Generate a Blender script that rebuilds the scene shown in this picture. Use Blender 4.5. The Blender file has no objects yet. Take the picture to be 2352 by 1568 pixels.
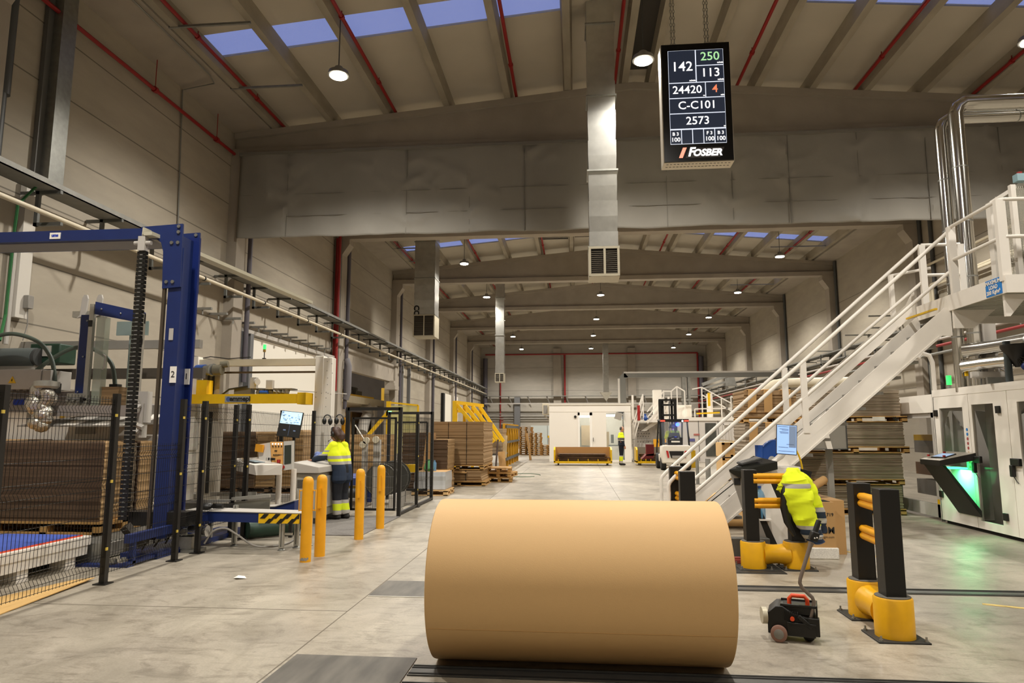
import bpy, math, random
from mathutils import Vector as V, Matrix, Euler
R = math.radians
S = bpy.context.scene
C = S.collection
random.seed(7)

# ---------------------------------------------------------------- camera
cam = bpy.data.objects.new('camera', bpy.data.cameras.new('camera'))
C.objects.link(cam)
cam.data.sensor_width = 36.0
cam.data.lens = 24.0
cam.data.clip_end = 300
cam.location = (0, 0, 1.6)
cam.rotation_euler = (R(90 + 7.4486), 0, R(5.3109))
S.camera = cam

# ---------------------------------------------------------------- view, world
S.view_settings.view_transform = 'Standard'
S.view_settings.look = 'None'
S.view_settings.gamma = 1.0
S.view_settings.use_curve_mapping = False
S.view_settings.exposure = 0.0
S.cycles.use_denoising = True
S.cycles.max_bounces = 8
S.cycles.diffuse_bounces = 4
S.cycles.glossy_bounces = 3
S.cycles.transmission_bounces = 4
S.cycles.transparent_max_bounces = 12
S.cycles.caustics_reflective = False
S.cycles.caustics_refractive = False
S.cycles.sample_clamp_indirect = 6.0
w = bpy.data.worlds.new('dusk_sky')
S.world = w
w.use_nodes = True
w.node_tree.nodes['Background'].inputs[0].default_value = (0.22, 0.28, 0.62, 1)
w.node_tree.nodes['Background'].inputs[1].default_value = 1.0

LAMP_X = (-5.25, 1.55, 9.45)
LAMP_Y = (-3.4, 5.4, 14.1, 22.9, 31.7, 40.0, 48.8, 57.4, 66.5)
LAMP_Z = 9.62
LAMP_W = 1850.0
for ly in LAMP_Y:
    for lx in LAMP_X:
        L = bpy.data.lights.new('high_bay_light', 'SPOT')
        L.energy = LAMP_W * (0.45 if ly < 0 else 1.0)
        L.color = (1.0, 0.945, 0.86)
        L.spot_size = R(150)
        L.spot_blend = 0.55
        L.shadow_soft_size = 0.17
        o = bpy.data.objects.new('high_bay_light', L)
        o.location = (lx, ly, LAMP_Z - 0.16)
        C.objects.link(o)

# ---------------------------------------------------------------- materials
def lin(c):
    c = c / 255.0
    return c / 12.92 if c <= 0.04045 else ((c + 0.055) / 1.055) ** 2.4
def rgb(h):
    if isinstance(h, str):
        h = (int(h[0:2], 16), int(h[2:4], 16), int(h[4:6], 16))
    return tuple(lin(v) for v in h) + (1.0,)
MATS = {}
def mat(name, col, rough=0.5, metal=0.0, noise=None, bump=None, emit=0.0, trans=0.0, alpha=1.0, aniso=None, ecol=None):
    """noise=(scale, amount, stretch xyz)   bump=(scale, strength)"""
    if name in MATS:
        return MATS[name]
    m = bpy.data.materials.new(name)
    m.use_nodes = True
    nt = m.node_tree
    b = nt.nodes['Principled BSDF']
    b.inputs['Base Color'].default_value = rgb(col)
    b.inputs['Roughness'].default_value = rough
    b.inputs['Metallic'].default_value = metal
    if emit:
        b.inputs['Emission Color'].default_value = rgb(ecol or col)
        b.inputs['Emission Strength'].default_value = emit
    if trans:
        b.inputs['Transmission Weight'].default_value = trans
    if alpha < 1:
        b.inputs['Alpha'].default_value = alpha
    if noise or bump:
        tc = nt.nodes.new('ShaderNodeTexCoord')
        mp = nt.nodes.new('ShaderNodeMapping')
        nt.links.new(tc.outputs['Object'], mp.inputs['Vector'])
    if noise:
        st = noise[2] if len(noise) > 2 else (1, 1, 1)
        mp.inputs['Scale'].default_value = st
        n = nt.nodes.new('ShaderNodeTexNoise')
        n.inputs['Scale'].default_value = noise[0]
        n.inputs['Detail'].default_value = 5
        nt.links.new(mp.outputs[0], n.inputs['Vector'])
        rp = nt.nodes.new('ShaderNodeMapRange')
        rp.inputs['From Min'].default_value = 0.3
        rp.inputs['From Max'].default_value = 0.7
        rp.inputs['To Min'].default_value = 1 - noise[1]
        rp.inputs['To Max'].default_value = 1 + noise[1] * 0.6
        nt.links.new(n.outputs[0], rp.inputs['Value'])
        mx = nt.nodes.new('ShaderNodeVectorMath')
        mx.operation = 'SCALE'
        mx.inputs[0].default_value = rgb(col)[:3]
        nt.links.new(rp.outputs[0], mx.inputs['Scale'])
        nt.links.new(mx.outputs[0], b.inputs['Base Color'])
    if bump:
        n2 = nt.nodes.new('ShaderNodeTexNoise')
        n2.inputs['Scale'].default_value = bump[0]
        n2.inputs['Detail'].default_value = 4
        nt.links.new(tc.outputs['Object'], n2.inputs['Vector'])
        bp = nt.nodes.new('ShaderNodeBump')
        bp.inputs['Strength'].default_value = bump[1]
        bp.inputs['Distance'].default_value = 0.02
        nt.links.new(n2.outputs[0], bp.inputs['Height'])
        nt.links.new(bp.outputs[0], b.inputs['Normal'])
    MATS[name] = m
    return m

def stripes(name, cols, axis, edges, rough=0.8):
    """a colour per band along one object axis; edges are the band limits"""
    m = bpy.data.materials.new(name)
    m.use_nodes = True
    nt = m.node_tree
    b = nt.nodes['Principled BSDF']
    b.inputs['Roughness'].default_value = rough
    tc = nt.nodes.new('ShaderNodeTexCoord')
    sp = nt.nodes.new('ShaderNodeSeparateXYZ')
    nt.links.new(tc.outputs['Object'], sp.inputs[0])
    lo, hi = edges[0], edges[-1]
    mr = nt.nodes.new('ShaderNodeMapRange')
    mr.inputs['From Min'].default_value = lo
    mr.inputs['From Max'].default_value = hi
    nt.links.new(sp.outputs['XYZ'.index(axis)], mr.inputs['Value'])
    cr = nt.nodes.new('ShaderNodeValToRGB')
    cr.color_ramp.interpolation = 'CONSTANT'
    el = cr.color_ramp.elements
    el[0].position = 0
    el[0].color = rgb(cols[0])
    el[1].position = (edges[1] - lo) / (hi - lo)
    el[1].color = rgb(cols[1])
    for e, c in zip(edges[2:-1], cols[2:]):
        k = el.new((e - lo) / (hi - lo))
        k.color = rgb(c)
    nt.links.new(mr.outputs[0], cr.inputs[0])
    nt.links.new(cr.outputs[0], b.inputs['Base Color'])
    MATS[name] = m
    return m

def concrete_floor():
    m = bpy.data.materials.new('polished_concrete')
    m.use_nodes = True
    nt = m.node_tree
    b = nt.nodes['Principled BSDF']
    tc = nt.nodes.new('ShaderNodeTexCoord')
    def noise(scale, stretch=(1, 1, 1), det=6, rot=0, rough=0.55, dist=0.0):
        mp = nt.nodes.new('ShaderNodeMapping')
        mp.inputs['Scale'].default_value = stretch
        mp.inputs['Rotation'].default_value = (0, 0, rot)
        nt.links.new(tc.outputs['Object'], mp.inputs['Vector'])
        n = nt.nodes.new('ShaderNodeTexNoise')
        n.inputs['Scale'].default_value = scale
        n.inputs['Detail'].default_value = det
        n.inputs['Roughness'].default_value = rough
        n.inputs['Distortion'].default_value = dist
        nt.links.new(mp.outputs[0], n.inputs['Vector'])
        return n.outputs[0]
    def ramp(sock, stops):
        c = nt.nodes.new('ShaderNodeValToRGB')
        e = c.color_ramp.elements
        e[0].position, e[0].color = stops[0][0], rgb(stops[0][1])
        e[1].position, e[1].color = stops[1][0], rgb(stops[1][1])
        for p, h in stops[2:]:
            k = e.new(p)
            k.color = rgb(h)
        nt.links.new(sock, c.inputs[0])
        return c.outputs[0]
    def mix(a, bb, fac, mode='MULTIPLY'):
        x = nt.nodes.new('ShaderNodeMix')
        x.data_type = 'RGBA'
        x.blend_type = mode
        if isinstance(fac, float):
            x.inputs['Factor'].default_value = fac
        else:
            nt.links.new(fac, x.inputs['Factor'])
        nt.links.new(a, x.inputs['A'])
        nt.links.new(bb, x.inputs['B'])
        return x.outputs['Result']
    base = ramp(noise(0.55, det=8, dist=0.6), [(0.3, '9a9284'), (0.7, 'bdb4a2'), (0.5, 'aea595')])
    clouds = ramp(noise(2.2, (1, 0.5, 1), 8, 0.4, 0.65, 0.8), [(0.32, 'b5b3ac'), (0.62, 'ffffff')])
    streak = ramp(noise(2.6, (0.8, 1.5, 1), 9, 0.5, 0.72, 1.6), [(0.36, '9a948a'), (0.5, 'ffffff')])
    scuff = ramp(noise(7.0, (0.3, 1.6, 1), 5, -0.35, 0.6, 2.0), [(0.28, '8f8a82'), (0.40, 'ffffff')])
    fine = ramp(noise(60, det=3), [(0.3, 'dcdcdc'), (0.7, 'ffffff')])
    c = mix(base, clouds, 0.6)
    c = mix(c, streak, 0.45)
    c = mix(c, scuff, 0.5)
    c = mix(c, fine, 0.6)
    nt.links.new(c, b.inputs['Base Color'])
    rr = nt.nodes.new('ShaderNodeMapRange')
    rr.inputs['To Min'].default_value = 0.28
    rr.inputs['To Max'].default_value = 0.50
    nt.links.new(noise(1.4, det=6), rr.inputs['Value'])
    nt.links.new(rr.outputs[0], b.inputs['Roughness'])
    return m

def panel_wall(name, col, step, z0, dark=0.55, axis='Z'):
    """precast concrete slabs: thin dark joints every `step` metres"""
    m = bpy.data.materials.new(name)
    m.use_nodes = True
    nt = m.node_tree
    b = nt.nodes['Principled BSDF']
    b.inputs['Roughness'].default_value = 0.85
    tc = nt.nodes.new('ShaderNodeTexCoord')
    sp = nt.nodes.new('ShaderNodeSeparateXYZ')
    nt.links.new(tc.outputs['Object'], sp.inputs[0])
    def mth(op, a, bb=None):
        n = nt.nodes.new('ShaderNodeMath')
        n.operation = op
        for i, q in enumerate((a, bb)):
            if q is None:
                continue
            if isinstance(q, (int, float)):
                n.inputs[i].default_value = q
            else:
                nt.links.new(q, n.inputs[i])
        return n.outputs[0]
    z = mth('SUBTRACT', sp.outputs['XYZ'.index(axis)], z0)
    fr = mth('FRACT', mth('DIVIDE', z, step))
    d = mth('ABSOLUTE', mth('SUBTRACT', fr, 0.5))
    joint = mth('GREATER_THAN', d, 0.5 - 0.014 / step)
    mp = nt.nodes.new('ShaderNodeMapping')
    mp.inputs['Scale'].default_value = (0.4, 0.4, 1.6)
    nt.links.new(tc.outputs['Object'], mp.inputs[0])
    n = nt.nodes.new('ShaderNodeTexNoise')
    n.inputs['Scale'].default_value = 1.6
    n.inputs['Detail'].default_value = 8
    n.inputs['Roughness'].default_value = 0.6
    nt.links.new(mp.outputs[0], n.inputs['Vector'])
    rp = nt.nodes.new('ShaderNodeMapRange')
    rp.inputs['From Min'].default_value = 0.3
    rp.inputs['From Max'].default_value = 0.7
    rp.inputs['To Min'].default_value = 0.88
    rp.inputs['To Max'].default_value = 1.06
    nt.links.new(n.outputs[0], rp.inputs['Value'])
    f = mth('MULTIPLY', rp.outputs[0], mth('SUBTRACT', 1.0, mth('MULTIPLY', joint, dark)))
    sc = nt.nodes.new('ShaderNodeVectorMath')
    sc.operation = 'SCALE'
    sc.inputs[0].default_value = rgb(col)[:3]
    nt.links.new(f, sc.inputs['Scale'])
    nt.links.new(sc.outputs[0], b.inputs['Base Color'])
    return m

def see_through(name, col, amount, rough=0.1):
    m = bpy.data.materials.new(name)
    m.use_nodes = True
    nt = m.node_tree
    b = nt.nodes['Principled BSDF']
    b.inputs['Base Color'].default_value = rgb(col)
    b.inputs['Roughness'].default_value = rough
    b.inputs['Alpha'].default_value = 1 - amount
    MATS[name] = m
    return m

FLOOR = concrete_floor()
WALL_L = panel_wall('wall_slabs_left', 'a69d8d', 1.15, 9.3)
WALL_R = panel_wall('wall_slabs_right', 'a69d8d', 2.4, 0.9)
WALL_B = panel_wall('wall_slabs_back', 'b3ada2', 2.4, 1.0)
CONC = mat('precast_concrete', 'a0978a', 0.85, 0, (1.3, 0.10), (14, 0.15))
CONC2 = mat('purlin_concrete', '99907f', 0.85, 0, (3, 0.16, (1, 0.4, 1)))
ROOF = mat('roof_sheet', 'b3ab9b', 0.8, 0, (0.8, 0.06))
SKYL = see_through('skylight_sheet', 'c8d2f0', 0.85, 0.4)
GALV = mat('galvanised_steel', '9a9a94', 0.42, 0.85, (9, 0.14))
GALVD = mat('galvanised_dull', '8d8c86', 0.6, 0.5, (6, 0.12))
DUCT = mat('duct_sheet', 'c9c8c2', 0.3, 0.9, (5, 0.10))
CHROME = mat('insulation_cladding', 'd8d6d0', 0.16, 1.0)
ALU = mat('aluminium_profile', 'b9b7ae', 0.4, 0.75, (30, 0.06))
WHITE = mat('white_paint', 'e6e0d6', 0.42, 0, (4, 0.03))
WHITE2 = mat('white_panel', 'e9e3d8', 0.55, 0, (2, 0.02))
CREAM = mat('cream_paint', 'd2c8b0', 0.5, 0, (4, 0.05))
GREYP = mat('grey_paint', '8d8982', 0.5, 0, (5, 0.05))
LGREY = mat('light_grey_paint', 'b7b2aa', 0.5, 0, (5, 0.04))
DGREY = mat('dark_grey', '3c3d3c', 0.55)
BLACK = mat('black_plastic', '14130f', 0.45)
BLACKF = mat('black_fence_paint', '15120d', 0.5)
RUBBER = mat('rubber', '1c1b19', 0.75)
BLUE = mat('blue_paint', '17295e', 0.42, 0, (5, 0.08))
BLUE2 = mat('blue_motor', '1a4690', 0.4)
YEL = mat('yellow_paint', 'e6b80e', 0.42, 0, (6, 0.05))
YELB = mat('yellow_bollard', 'e3a00c', 0.45, 0, (7, 0.07))
YELG = mat('yellow_guard', 'e0a70c', 0.42, 0, (9, 0.07))
ORANGE = mat('orange_plastic', 'd8481c', 0.45)
RED = mat('red_paint', '9a1a16', 0.5)
REDP = mat('red_pipe', '8c1a18', 0.5)
GREEN = mat('green_cable', '2c6a3a', 0.5)
DGREEN = mat('dark_green_paint', '1f3a2b', 0.5)
WOOD = mat('pallet_wood', 'b78e52', 0.8, 0, (12, 0.22, (1, 5, 5)))
WOODL = mat('crate_wood', 'd3ae78', 0.8, 0, (8, 0.14, (1, 4, 4)))
KRAFT = mat('kraft_paper', 'cba570', 0.65, 0, (2.5, 0.03, (0.3, 1, 1)), (160, 0.05))
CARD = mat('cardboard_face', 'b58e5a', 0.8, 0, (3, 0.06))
CARDD = mat('cardboard_edges_shaded', '54402c', 0.9, 0, (2.2, 0.34, (1.2, 1.2, 60)))  # cut edges; the dark brown also paints in shade on the left stack fronts
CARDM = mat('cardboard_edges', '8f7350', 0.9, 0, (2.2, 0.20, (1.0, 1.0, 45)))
CARDG = mat('cardboard_edges_grey', '8f806c', 0.9, 0, (2.6, 0.42, (0.9, 0.9, 42)))
CARDS = mat('cardboard_side', '96784f', 0.85, 0, (3, 0.12, (1, 1, 8)))
STEELPL = mat('floor_plate_steel', '615d55', 0.5, 0.25, (9, 0.42, (1.0, 0.22, 1)))
RAILST = mat('rail_steel', '5c5b57', 0.45, 0.6, (8, 0.2))
DARKGAP = mat('dark_gap', '16130f', 0.9)
TARP = mat('tarpaulin', '8f8b82', 0.8, 0, (1.2, 0.05), (2.2, 0.6))
HIVIS = mat('hi_vis_yellow', 'e2f01a', 0.8, 0, (18, 0.06), (25, 0.3))
NAVY = mat('navy_cloth', '1b2838', 0.85, 0, None, (30, 0.3))
NAVYD = mat('black_trousers', '10131b', 0.85, 0, None, (30, 0.3))
REFL = mat('reflective_band', 'a8a49b', 0.5, 0.2)
SKIN = mat('skin', 'c9937a', 0.55)
HAIR = mat('brown_hair', '3d2413', 0.6, 0, (60, 0.35, (1, 1, 0.2)))
GREYHAIR = mat('grey_hair', '4b443d', 0.7)
SHOE = mat('shoe', '24221f', 0.7)
GLASS = see_through('clear_glass', 'b9c4c0', 0.82, 0.05)
SMOKED = see_through('machine_glass', '3a3a36', 0.78, 0.05)
ACRYL = see_through('acrylic', 'aab2a0', 0.45, 0.15)
FOIL = mat('crumpled_foil', 'd0cbc0', 0.22, 0.9, None, (26, 1.0))
FILM = see_through('stretch_film', 'd8dcdf', 0.45, 0.2)
PAPERW = mat('white_paper', 'efebe0', 0.7)
LED = mat('lamp_lens', 'fff6e4', 0.4, 0, emit=60.0)
INK = mat('ink_black', '1b1a18', 0.6)
SIGNB = mat('sign_blue', '1f7ac8', 0.5)
LOGOB = mat('logo_blue', '1c3cae', 0.5)
# ---------------------------------------------------------------- mesh building
class MB:
    def __init__(s):
        s.v = []; s.f = []; s.mi = []; s.k = 0
    def add(s, vs, fs, k=None):
        b = len(s.v)
        s.v += [tuple(p) for p in vs]
        s.f += [tuple(i + b for i in f) for f in fs]
        s.mi += [s.k if k is None else k] * len(fs)
        return s
    def box(s, x0, y0, z0, x1, y1, z1, k=None):
        x0, x1 = min(x0, x1), max(x0, x1); y0, y1 = min(y0, y1), max(y0, y1); z0, z1 = min(z0, z1), max(z0, z1)
        return s.add([(x0, y0, z0), (x1, y0, z0), (x1, y1, z0), (x0, y1, z0), (x0, y0, z1), (x1, y0, z1), (x1, y1, z1), (x0, y1, z1)],
                     [(0, 3, 2, 1), (4, 5, 6, 7), (0, 1, 5, 4), (1, 2, 6, 5), (2, 3, 7, 6), (3, 0, 4, 7)], k)
    def obox(s, c, size, rot=(0, 0, 0), k=None):
        M = Euler(rot).to_matrix(); c = V(c); h = V(size) / 2
        vs = [c + M @ V((sx * h.x, sy * h.y, sz * h.z)) for sz in (-1, 1) for sx, sy in ((-1, -1), (1, -1), (1, 1), (-1, 1))]
        return s.add(vs, [(0, 3, 2, 1), (4, 5, 6, 7), (0, 1, 5, 4), (1, 2, 6, 5), (2, 3, 7, 6), (3, 0, 4, 7)], k)
    def bar(s, p0, p1, wd, ht, k=None, up=(0, 0, 1)):
        """square-section bar from p0 to p1: wd across, ht along `up`"""
        p0, p1 = V(p0), V(p1); d = (p1 - p0).normalized(); u = V(up)
        if abs(d.dot(u)) > 0.99: u = V((1, 0, 0))
        a = d.cross(u).normalized(); u = a.cross(d).normalized()
        vs = []
        for p in (p0, p1):
            for sa, su in ((-1, -1), (1, -1), (1, 1), (-1, 1)):
                vs.append(p + a * (sa * wd / 2) + u * (su * ht / 2))
        return s.add(vs, [(0, 1, 2, 3), (7, 6, 5, 4), (0, 4, 5, 1), (1, 5, 6, 2), (2, 6, 7, 3), (3, 7, 4, 0)], k)
    def cyl(s, p0, p1, r, n=16, r2=None, k=None, caps=True):
        p0, p1 = V(p0), V(p1); r2 = r if r2 is None else r2
        d = (p1 - p0).normalized(); u = V((0, 0, 1)) if abs(d.z) < 0.9 else V((1, 0, 0))
        a = d.cross(u).normalized(); u = a.cross(d).normalized()
        vs = []
        for p, q in ((p0, r), (p1, r2)):
            vs += [p + (a * math.cos(2 * math.pi * i / n) + u * math.sin(2 * math.pi * i / n)) * q for i in range(n)]
        fs = [(i, i + n, (i + 1) % n + n, (i + 1) % n) for i in range(n)]
        if caps:
            fs += [tuple(range(n)), tuple(range(2 * n - 1, n - 1, -1))]
        return s.add(vs, fs, k)
    def tube(s, pts, r, n=8, k=None, caps=True):
        pts = [V(p) for p in pts]; rs = r if isinstance(r, (list, tuple)) else [r] * len(pts)
        t0 = (pts[1] - pts[0]).normalized(); u = V((0, 0, 1)) if abs(t0.z) < 0.9 else V((1, 0, 0))
        vs = []
        for i, p in enumerate(pts):
            a = pts[min(i + 1, len(pts) - 1)] - pts[max(i - 1, 0)]
            t = a.normalized(); sd = t.cross(u).normalized(); u = sd.cross(t).normalized()
            vs += [p + (sd * math.cos(2 * math.pi * j / n) + u * math.sin(2 * math.pi * j / n)) * rs[i] for j in range(n)]
        fs = []
        for i in range(len(pts) - 1):
            fs += [(i * n + j, (i + 1) * n + j, (i + 1) * n + (j + 1) % n, i * n + (j + 1) % n) for j in range(n)]
        if caps:
            fs += [tuple(range(n)), tuple(range(len(vs) - 1, len(vs) - n - 1, -1))]
        return s.add(vs, fs, k)
    def prism(s, poly, axis, a, b, k=None):
        """extrude a 2D outline along an axis; outline is in the two other axes, in xyz order"""
        n = len(poly); ix = 'XYZ'.index(axis)
        def P(q, t):
            r = [q[0], q[1]]; r.insert(ix, t); return tuple(r)
        vs = [P(q, a) for q in poly] + [P(q, b) for q in poly]
        fs = [(i, (i + 1) % n, (i + 1) % n + n, i + n) for i in range(n)] + [tuple(range(n - 1, -1, -1)), tuple(range(n, 2 * n))]
        return s.add(vs, fs, k)
    def lathe(s, c, prof, n=20, axis='Z', k=None):
        """prof: (radius, height) pairs round an axis through c"""
        c = V(c); vs = []
        for r, h in prof:
            for i in range(n):
                a = 2 * math.pi * i / n; q = (r * math.cos(a), r * math.sin(a), h)
                if axis == 'X': q = (q[2], q[0], q[1])
                if axis == 'Y': q = (q[0], q[2], q[1])
                vs.append(c + V(q))
        m = len(prof); fs = []
        for j in range(m - 1):
            for i in range(n):
                q = (j * n + i, j * n + (i + 1) % n, (j + 1) * n + (i + 1) % n, (j + 1) * n + i)
                fs.append(q if axis != 'Y' else q[::-1])
        e = [tuple(range(n - 1, -1, -1)), tuple(range((m - 1) * n, m * n))]
        fs += [q if axis != 'Y' else q[::-1] for q in e]
        return s.add(vs, fs, k)
    def ball(s, c, r, n=12, sc=(1, 1, 1), k=None):
        c = V(c); vs = []; h = n // 2
        for j in range(1, h):
            th = math.pi * j / h
            for i in range(n):
                ph = 2 * math.pi * i / n
                vs.append(c + V((r * sc[0] * math.sin(th) * math.cos(ph), r * sc[1] * math.sin(th) * math.sin(ph), r * sc[2] * math.cos(th))))
        b = len(vs); vs += [c + V((0, 0, r * sc[2])), c - V((0, 0, r * sc[2]))]
        fs = []
        for j in range(h - 2):
            for i in range(n):
                fs.append((j * n + i, (j + 1) * n + i, (j + 1) * n + (i + 1) % n, j * n + (i + 1) % n))
        for i in range(n):
            fs.append((b, i, (i + 1) % n)); fs.append((b + 1, (h - 2) * n + (i + 1) % n, (h - 2) * n + i))
        return s.add(vs, fs, k)
    def limb(s, pts, rs, n=12, k=None):
        """overlapping tapered segments and joints, fused later by a remesh"""
        for i in range(len(pts) - 1):
            s.cyl(pts[i], pts[i + 1], rs[i], n, rs[i + 1], k)
        for p, r in zip(pts, rs):
            s.ball(p, r, n, k=k)
        return s
    def text(s, txt, size, org, xdir, updir, k=None, depth=0.0, align='CENTER', shear=0.0, bold=0.0):
        cu = bpy.data.curves.new('t', 'FONT'); cu.body = txt; cu.size = size
        cu.align_x = align; cu.align_y = 'CENTER'; cu.extrude = depth; cu.shear = shear; cu.offset = bold; cu.resolution_u = 3
        ob = bpy.data.objects.new('t', cu)
        me = bpy.data.meshes.new_from_object(ob)
        x = V(xdir).normalized(); u = V(updir).normalized(); z = x.cross(u); o = V(org)
        s.add([o + x * q.co.x + u * q.co.y + z * q.co.z for q in me.vertices], [tuple(p.vertices) for p in me.polygons], k)
        bpy.data.objects.remove(ob); bpy.data.curves.remove(cu); bpy.data.meshes.remove(me)
        return s
    def build(s, name, mats, parent=None, bevel=0.0, smooth=True, loc=None, seg=2, remesh=0.0, flat=False):
        root = V((0, 0, 0))
        if parent is not None:
            p = parent
            while p.parent is not None: p = p.parent
            root = V(p.location)
        elif loc is not None:
            root = V(loc)
        me = bpy.data.meshes.new(name)
        me.from_pydata([tuple(V(q) - root) for q in s.v], [], s.f)
        for mm in (mats if isinstance(mats, (list, tuple)) else [mats]):
            me.materials.append(mm)
        me.polygons.foreach_set('material_index', s.mi)
        if smooth:
            me.polygons.foreach_set('use_smooth', [True] * len(s.f))
            me.set_sharp_from_angle(angle=R(38))
        me.update()
        o = bpy.data.objects.new(name, me)
        C.objects.link(o)
        if parent is not None: o.parent = parent
        elif loc is not None: o.location = loc
        if remesh:
            q = o.modifiers.new('fuse', 'REMESH'); q.mode = 'VOXEL'; q.voxel_size = remesh; q.use_smooth_shade = True
            q = o.modifiers.new('soft', 'SMOOTH'); q.factor = 0.5; q.iterations = 3
        if bevel:
            q = o.modifiers.new('edge', 'BEVEL'); q.width = bevel; q.segments = seg; q.limit_method = 'ANGLE'; q.angle_limit = R(40)
        return o

def tag(o, label, cat, group=None):
    o['label'] = label; o['category'] = cat
    if group: o['group'] = group
    return o
def thing(name, label, cat, loc, group=None):
    o = bpy.data.objects.new(name, None); o.location = loc; o.empty_display_size = 0.2
    C.objects.link(o)
    return tag(o, label, cat, group)
def struct(o, label=None):
    o['kind'] = 'structure'
    if label: o['label'] = label
    return o
def kids(o):
    return [c for c in C.objects if c.parent is o]
KIDS = {}
def copy_tree(o, parent=None):
    c = o.copy(); C.objects.link(c); c.parent = parent
    for ch in [q for q in bpy.data.objects if q.parent is o]:
        copy_tree(ch, c)
    return c
def B(x0, y0, z0, x1, y1, z1):
    return MB().box(x0, y0, z0, x1, y1, z1)
def arc(c, r, a0, a1, n, ax='XZ'):
    out = []
    for i in range(n + 1):
        a = R(a0 + (a1 - a0) * i / n); q = [c[0], c[1], c[2]]
        q['XYZ'.index(ax[0])] += r * math.cos(a); q['XYZ'.index(ax[1])] += r * math.sin(a)
        out.append(tuple(q))
    return out
def sm(pts, k=5):
    """smooth a polyline (Catmull-Rom)"""
    p = [V(q) for q in pts]; p = [p[0]] + p + [p[-1]]; out = []
    for i in range(1, len(p) - 2):
        for j in range(k):
            u = j / k; a, b, c, d = p[i - 1], p[i], p[i + 1], p[i + 2]
            out.append(0.5 * ((2 * b) + (c - a) * u + (2 * a - 5 * b + 4 * c - d) * u * u + (3 * b - a - 3 * c + d) * u ** 3))
    return out + [p[-1]]
ORD = ['first', 'second', 'third', 'fourth', 'fifth', 'sixth', 'seventh', 'eighth', 'ninth', 'tenth', 'eleventh', 'twelfth', 'thirteenth', 'fourteenth', 'fifteenth', 'sixteenth']
# ---------------------------------------------------------------- the hall
XL, XR, Y0, YB = -10.0, 13.5, -9.0, 72.0
RIDGE = 1.75
def ztop(x):
    return 10.35 + (x - XL) * 1.05 / 11.75 if x < RIDGE else 11.4 - (x - RIDGE) * 1.05 / 11.75
COLS = (-16.5, -7.6, 1.2, 9.9, 18.65, 27.5, 36.4, 45.2, 54.0, 62.8)[1:]

struct(B(XL - 14, Y0, -0.2, XR + 0.3, YB + 0.3, 0).build('floor', FLOOR, smooth=False))
# left wall with the opening to the next hall between two columns
m = MB()
m.box(XL - 0.25, Y0, 0, XL, 28.3, 11.2)
m.box(XL - 0.25, 36.0, 0, XL, YB, 11.2)
m.box(XL - 0.25, 28.3, 4.25, XL, 36.0, 11.2)
struct(m.build('wall_left', WALL_L, smooth=False))
struct(B(XR, Y0, 0, XR + 0.25, YB, 11.2).build('wall_right', WALL_R, smooth=False))
struct(B(XL - 0.25, YB, 0, XR + 0.25, YB + 0.25, 12).build('wall_back', WALL_B, smooth=False))
struct(B(XL - 0.25, Y0 - 0.25, 0, XR + 0.25, Y0, 12).build('wall_front_added', WALL_B, smooth=False))  # unseen end wall, added to close the hall off for the light
# the neighbouring hall seen through the opening
m = MB()
m.box(-22.2, 27.0, 0, -22, 50, 6.0)
m.box(-22, 27.0, 0, XL - 0.25, 27.2, 6.0)
m.box(-22, 49.8, 0, XL - 0.25, 50, 6.0)
m.box(-22.2, 27.0, 6.0, XL - 0.25, 50, 6.15)
struct(m.build('wall_annex', CONC, smooth=False))
struct(MB().box(-21.98, 40, 2.6, -21.9, 49, 4.6).build('window_1', mat('dusk_window', '5f7fd0', 0.3, emit=0.55), smooth=False))
m = MB()
for i in range(6):
    m.box(-21.9, 40 + i * 1.75, 2.6, -21.84, 40.12 + i * 1.75, 4.6)
struct(m.build('trim_1', DGREY, smooth=False))

# roof: two slopes of sheet with a skylight strip in each bay, concrete purlins, beams
SKY0 = (-2.9, 5.8, 14.25, 23.1, 33.0, 41.2, 50.0, 58.6, 67.6)
SKYLEN = 0.95
def slope_panel(mb, x0, x1, y0, y1, up=0.34, th=0.06):
    za, zb = ztop(x0) + up, ztop(x1) + up
    mb.add([(x0, y0, za), (x1, y0, zb), (x1, y1, zb), (x0, y1, za), (x0, y0, za + th), (x1, y0, zb + th), (x1, y1, zb + th), (x0, y1, za + th)],
           [(0, 3, 2, 1), (4, 5, 6, 7), (0, 1, 5, 4), (1, 2, 6, 5), (2, 3, 7, 6), (3, 0, 4, 7)])
PURL = [-8.75, -7.1, -5.4, -3.62, -1.85, -0.12, 1.5, 2.25, 3.7, 5.15, 6.62, 8.05, 9.52, 10.95, 12.3]
m = MB(); g = MB()
edges = [Y0] + [e for s in SKY0 for e in (s, s + SKYLEN)] + [YB]
for i in range(len(edges) - 1):
    a, b = edges[i], edges[i + 1]
    if i % 2 == 0:
        slope_panel(m, XL, RIDGE, a, b); slope_panel(m, RIDGE, XR, a, b)
    else:
        slope_panel(m, XL, -8.7, a, b); slope_panel(m, -0.1, RIDGE, a, b); slope_panel(m, RIDGE, 5.2, a, b); slope_panel(m, 12.2, XR, a, b)
        slope_panel(g, -8.7, -0.1, a, b, 0.345, 0.03); slope_panel(g, 5.2, 12.2, a, b, 0.345, 0.03)
struct(m.build('ceiling', ROOF, smooth=False))
struct(g.build('window_2', SKYL, smooth=False))
for px in PURL:
    z = ztop(px) + 0.0
    m = MB().prism([(px - 0.09, z), (px + 0.09, z), (px + 0.14, z + 0.36), (px - 0.14, z + 0.36)], 'Y', Y0, YB)
    struct(m.build('roof_purlin', CONC2, smooth=False))
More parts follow.
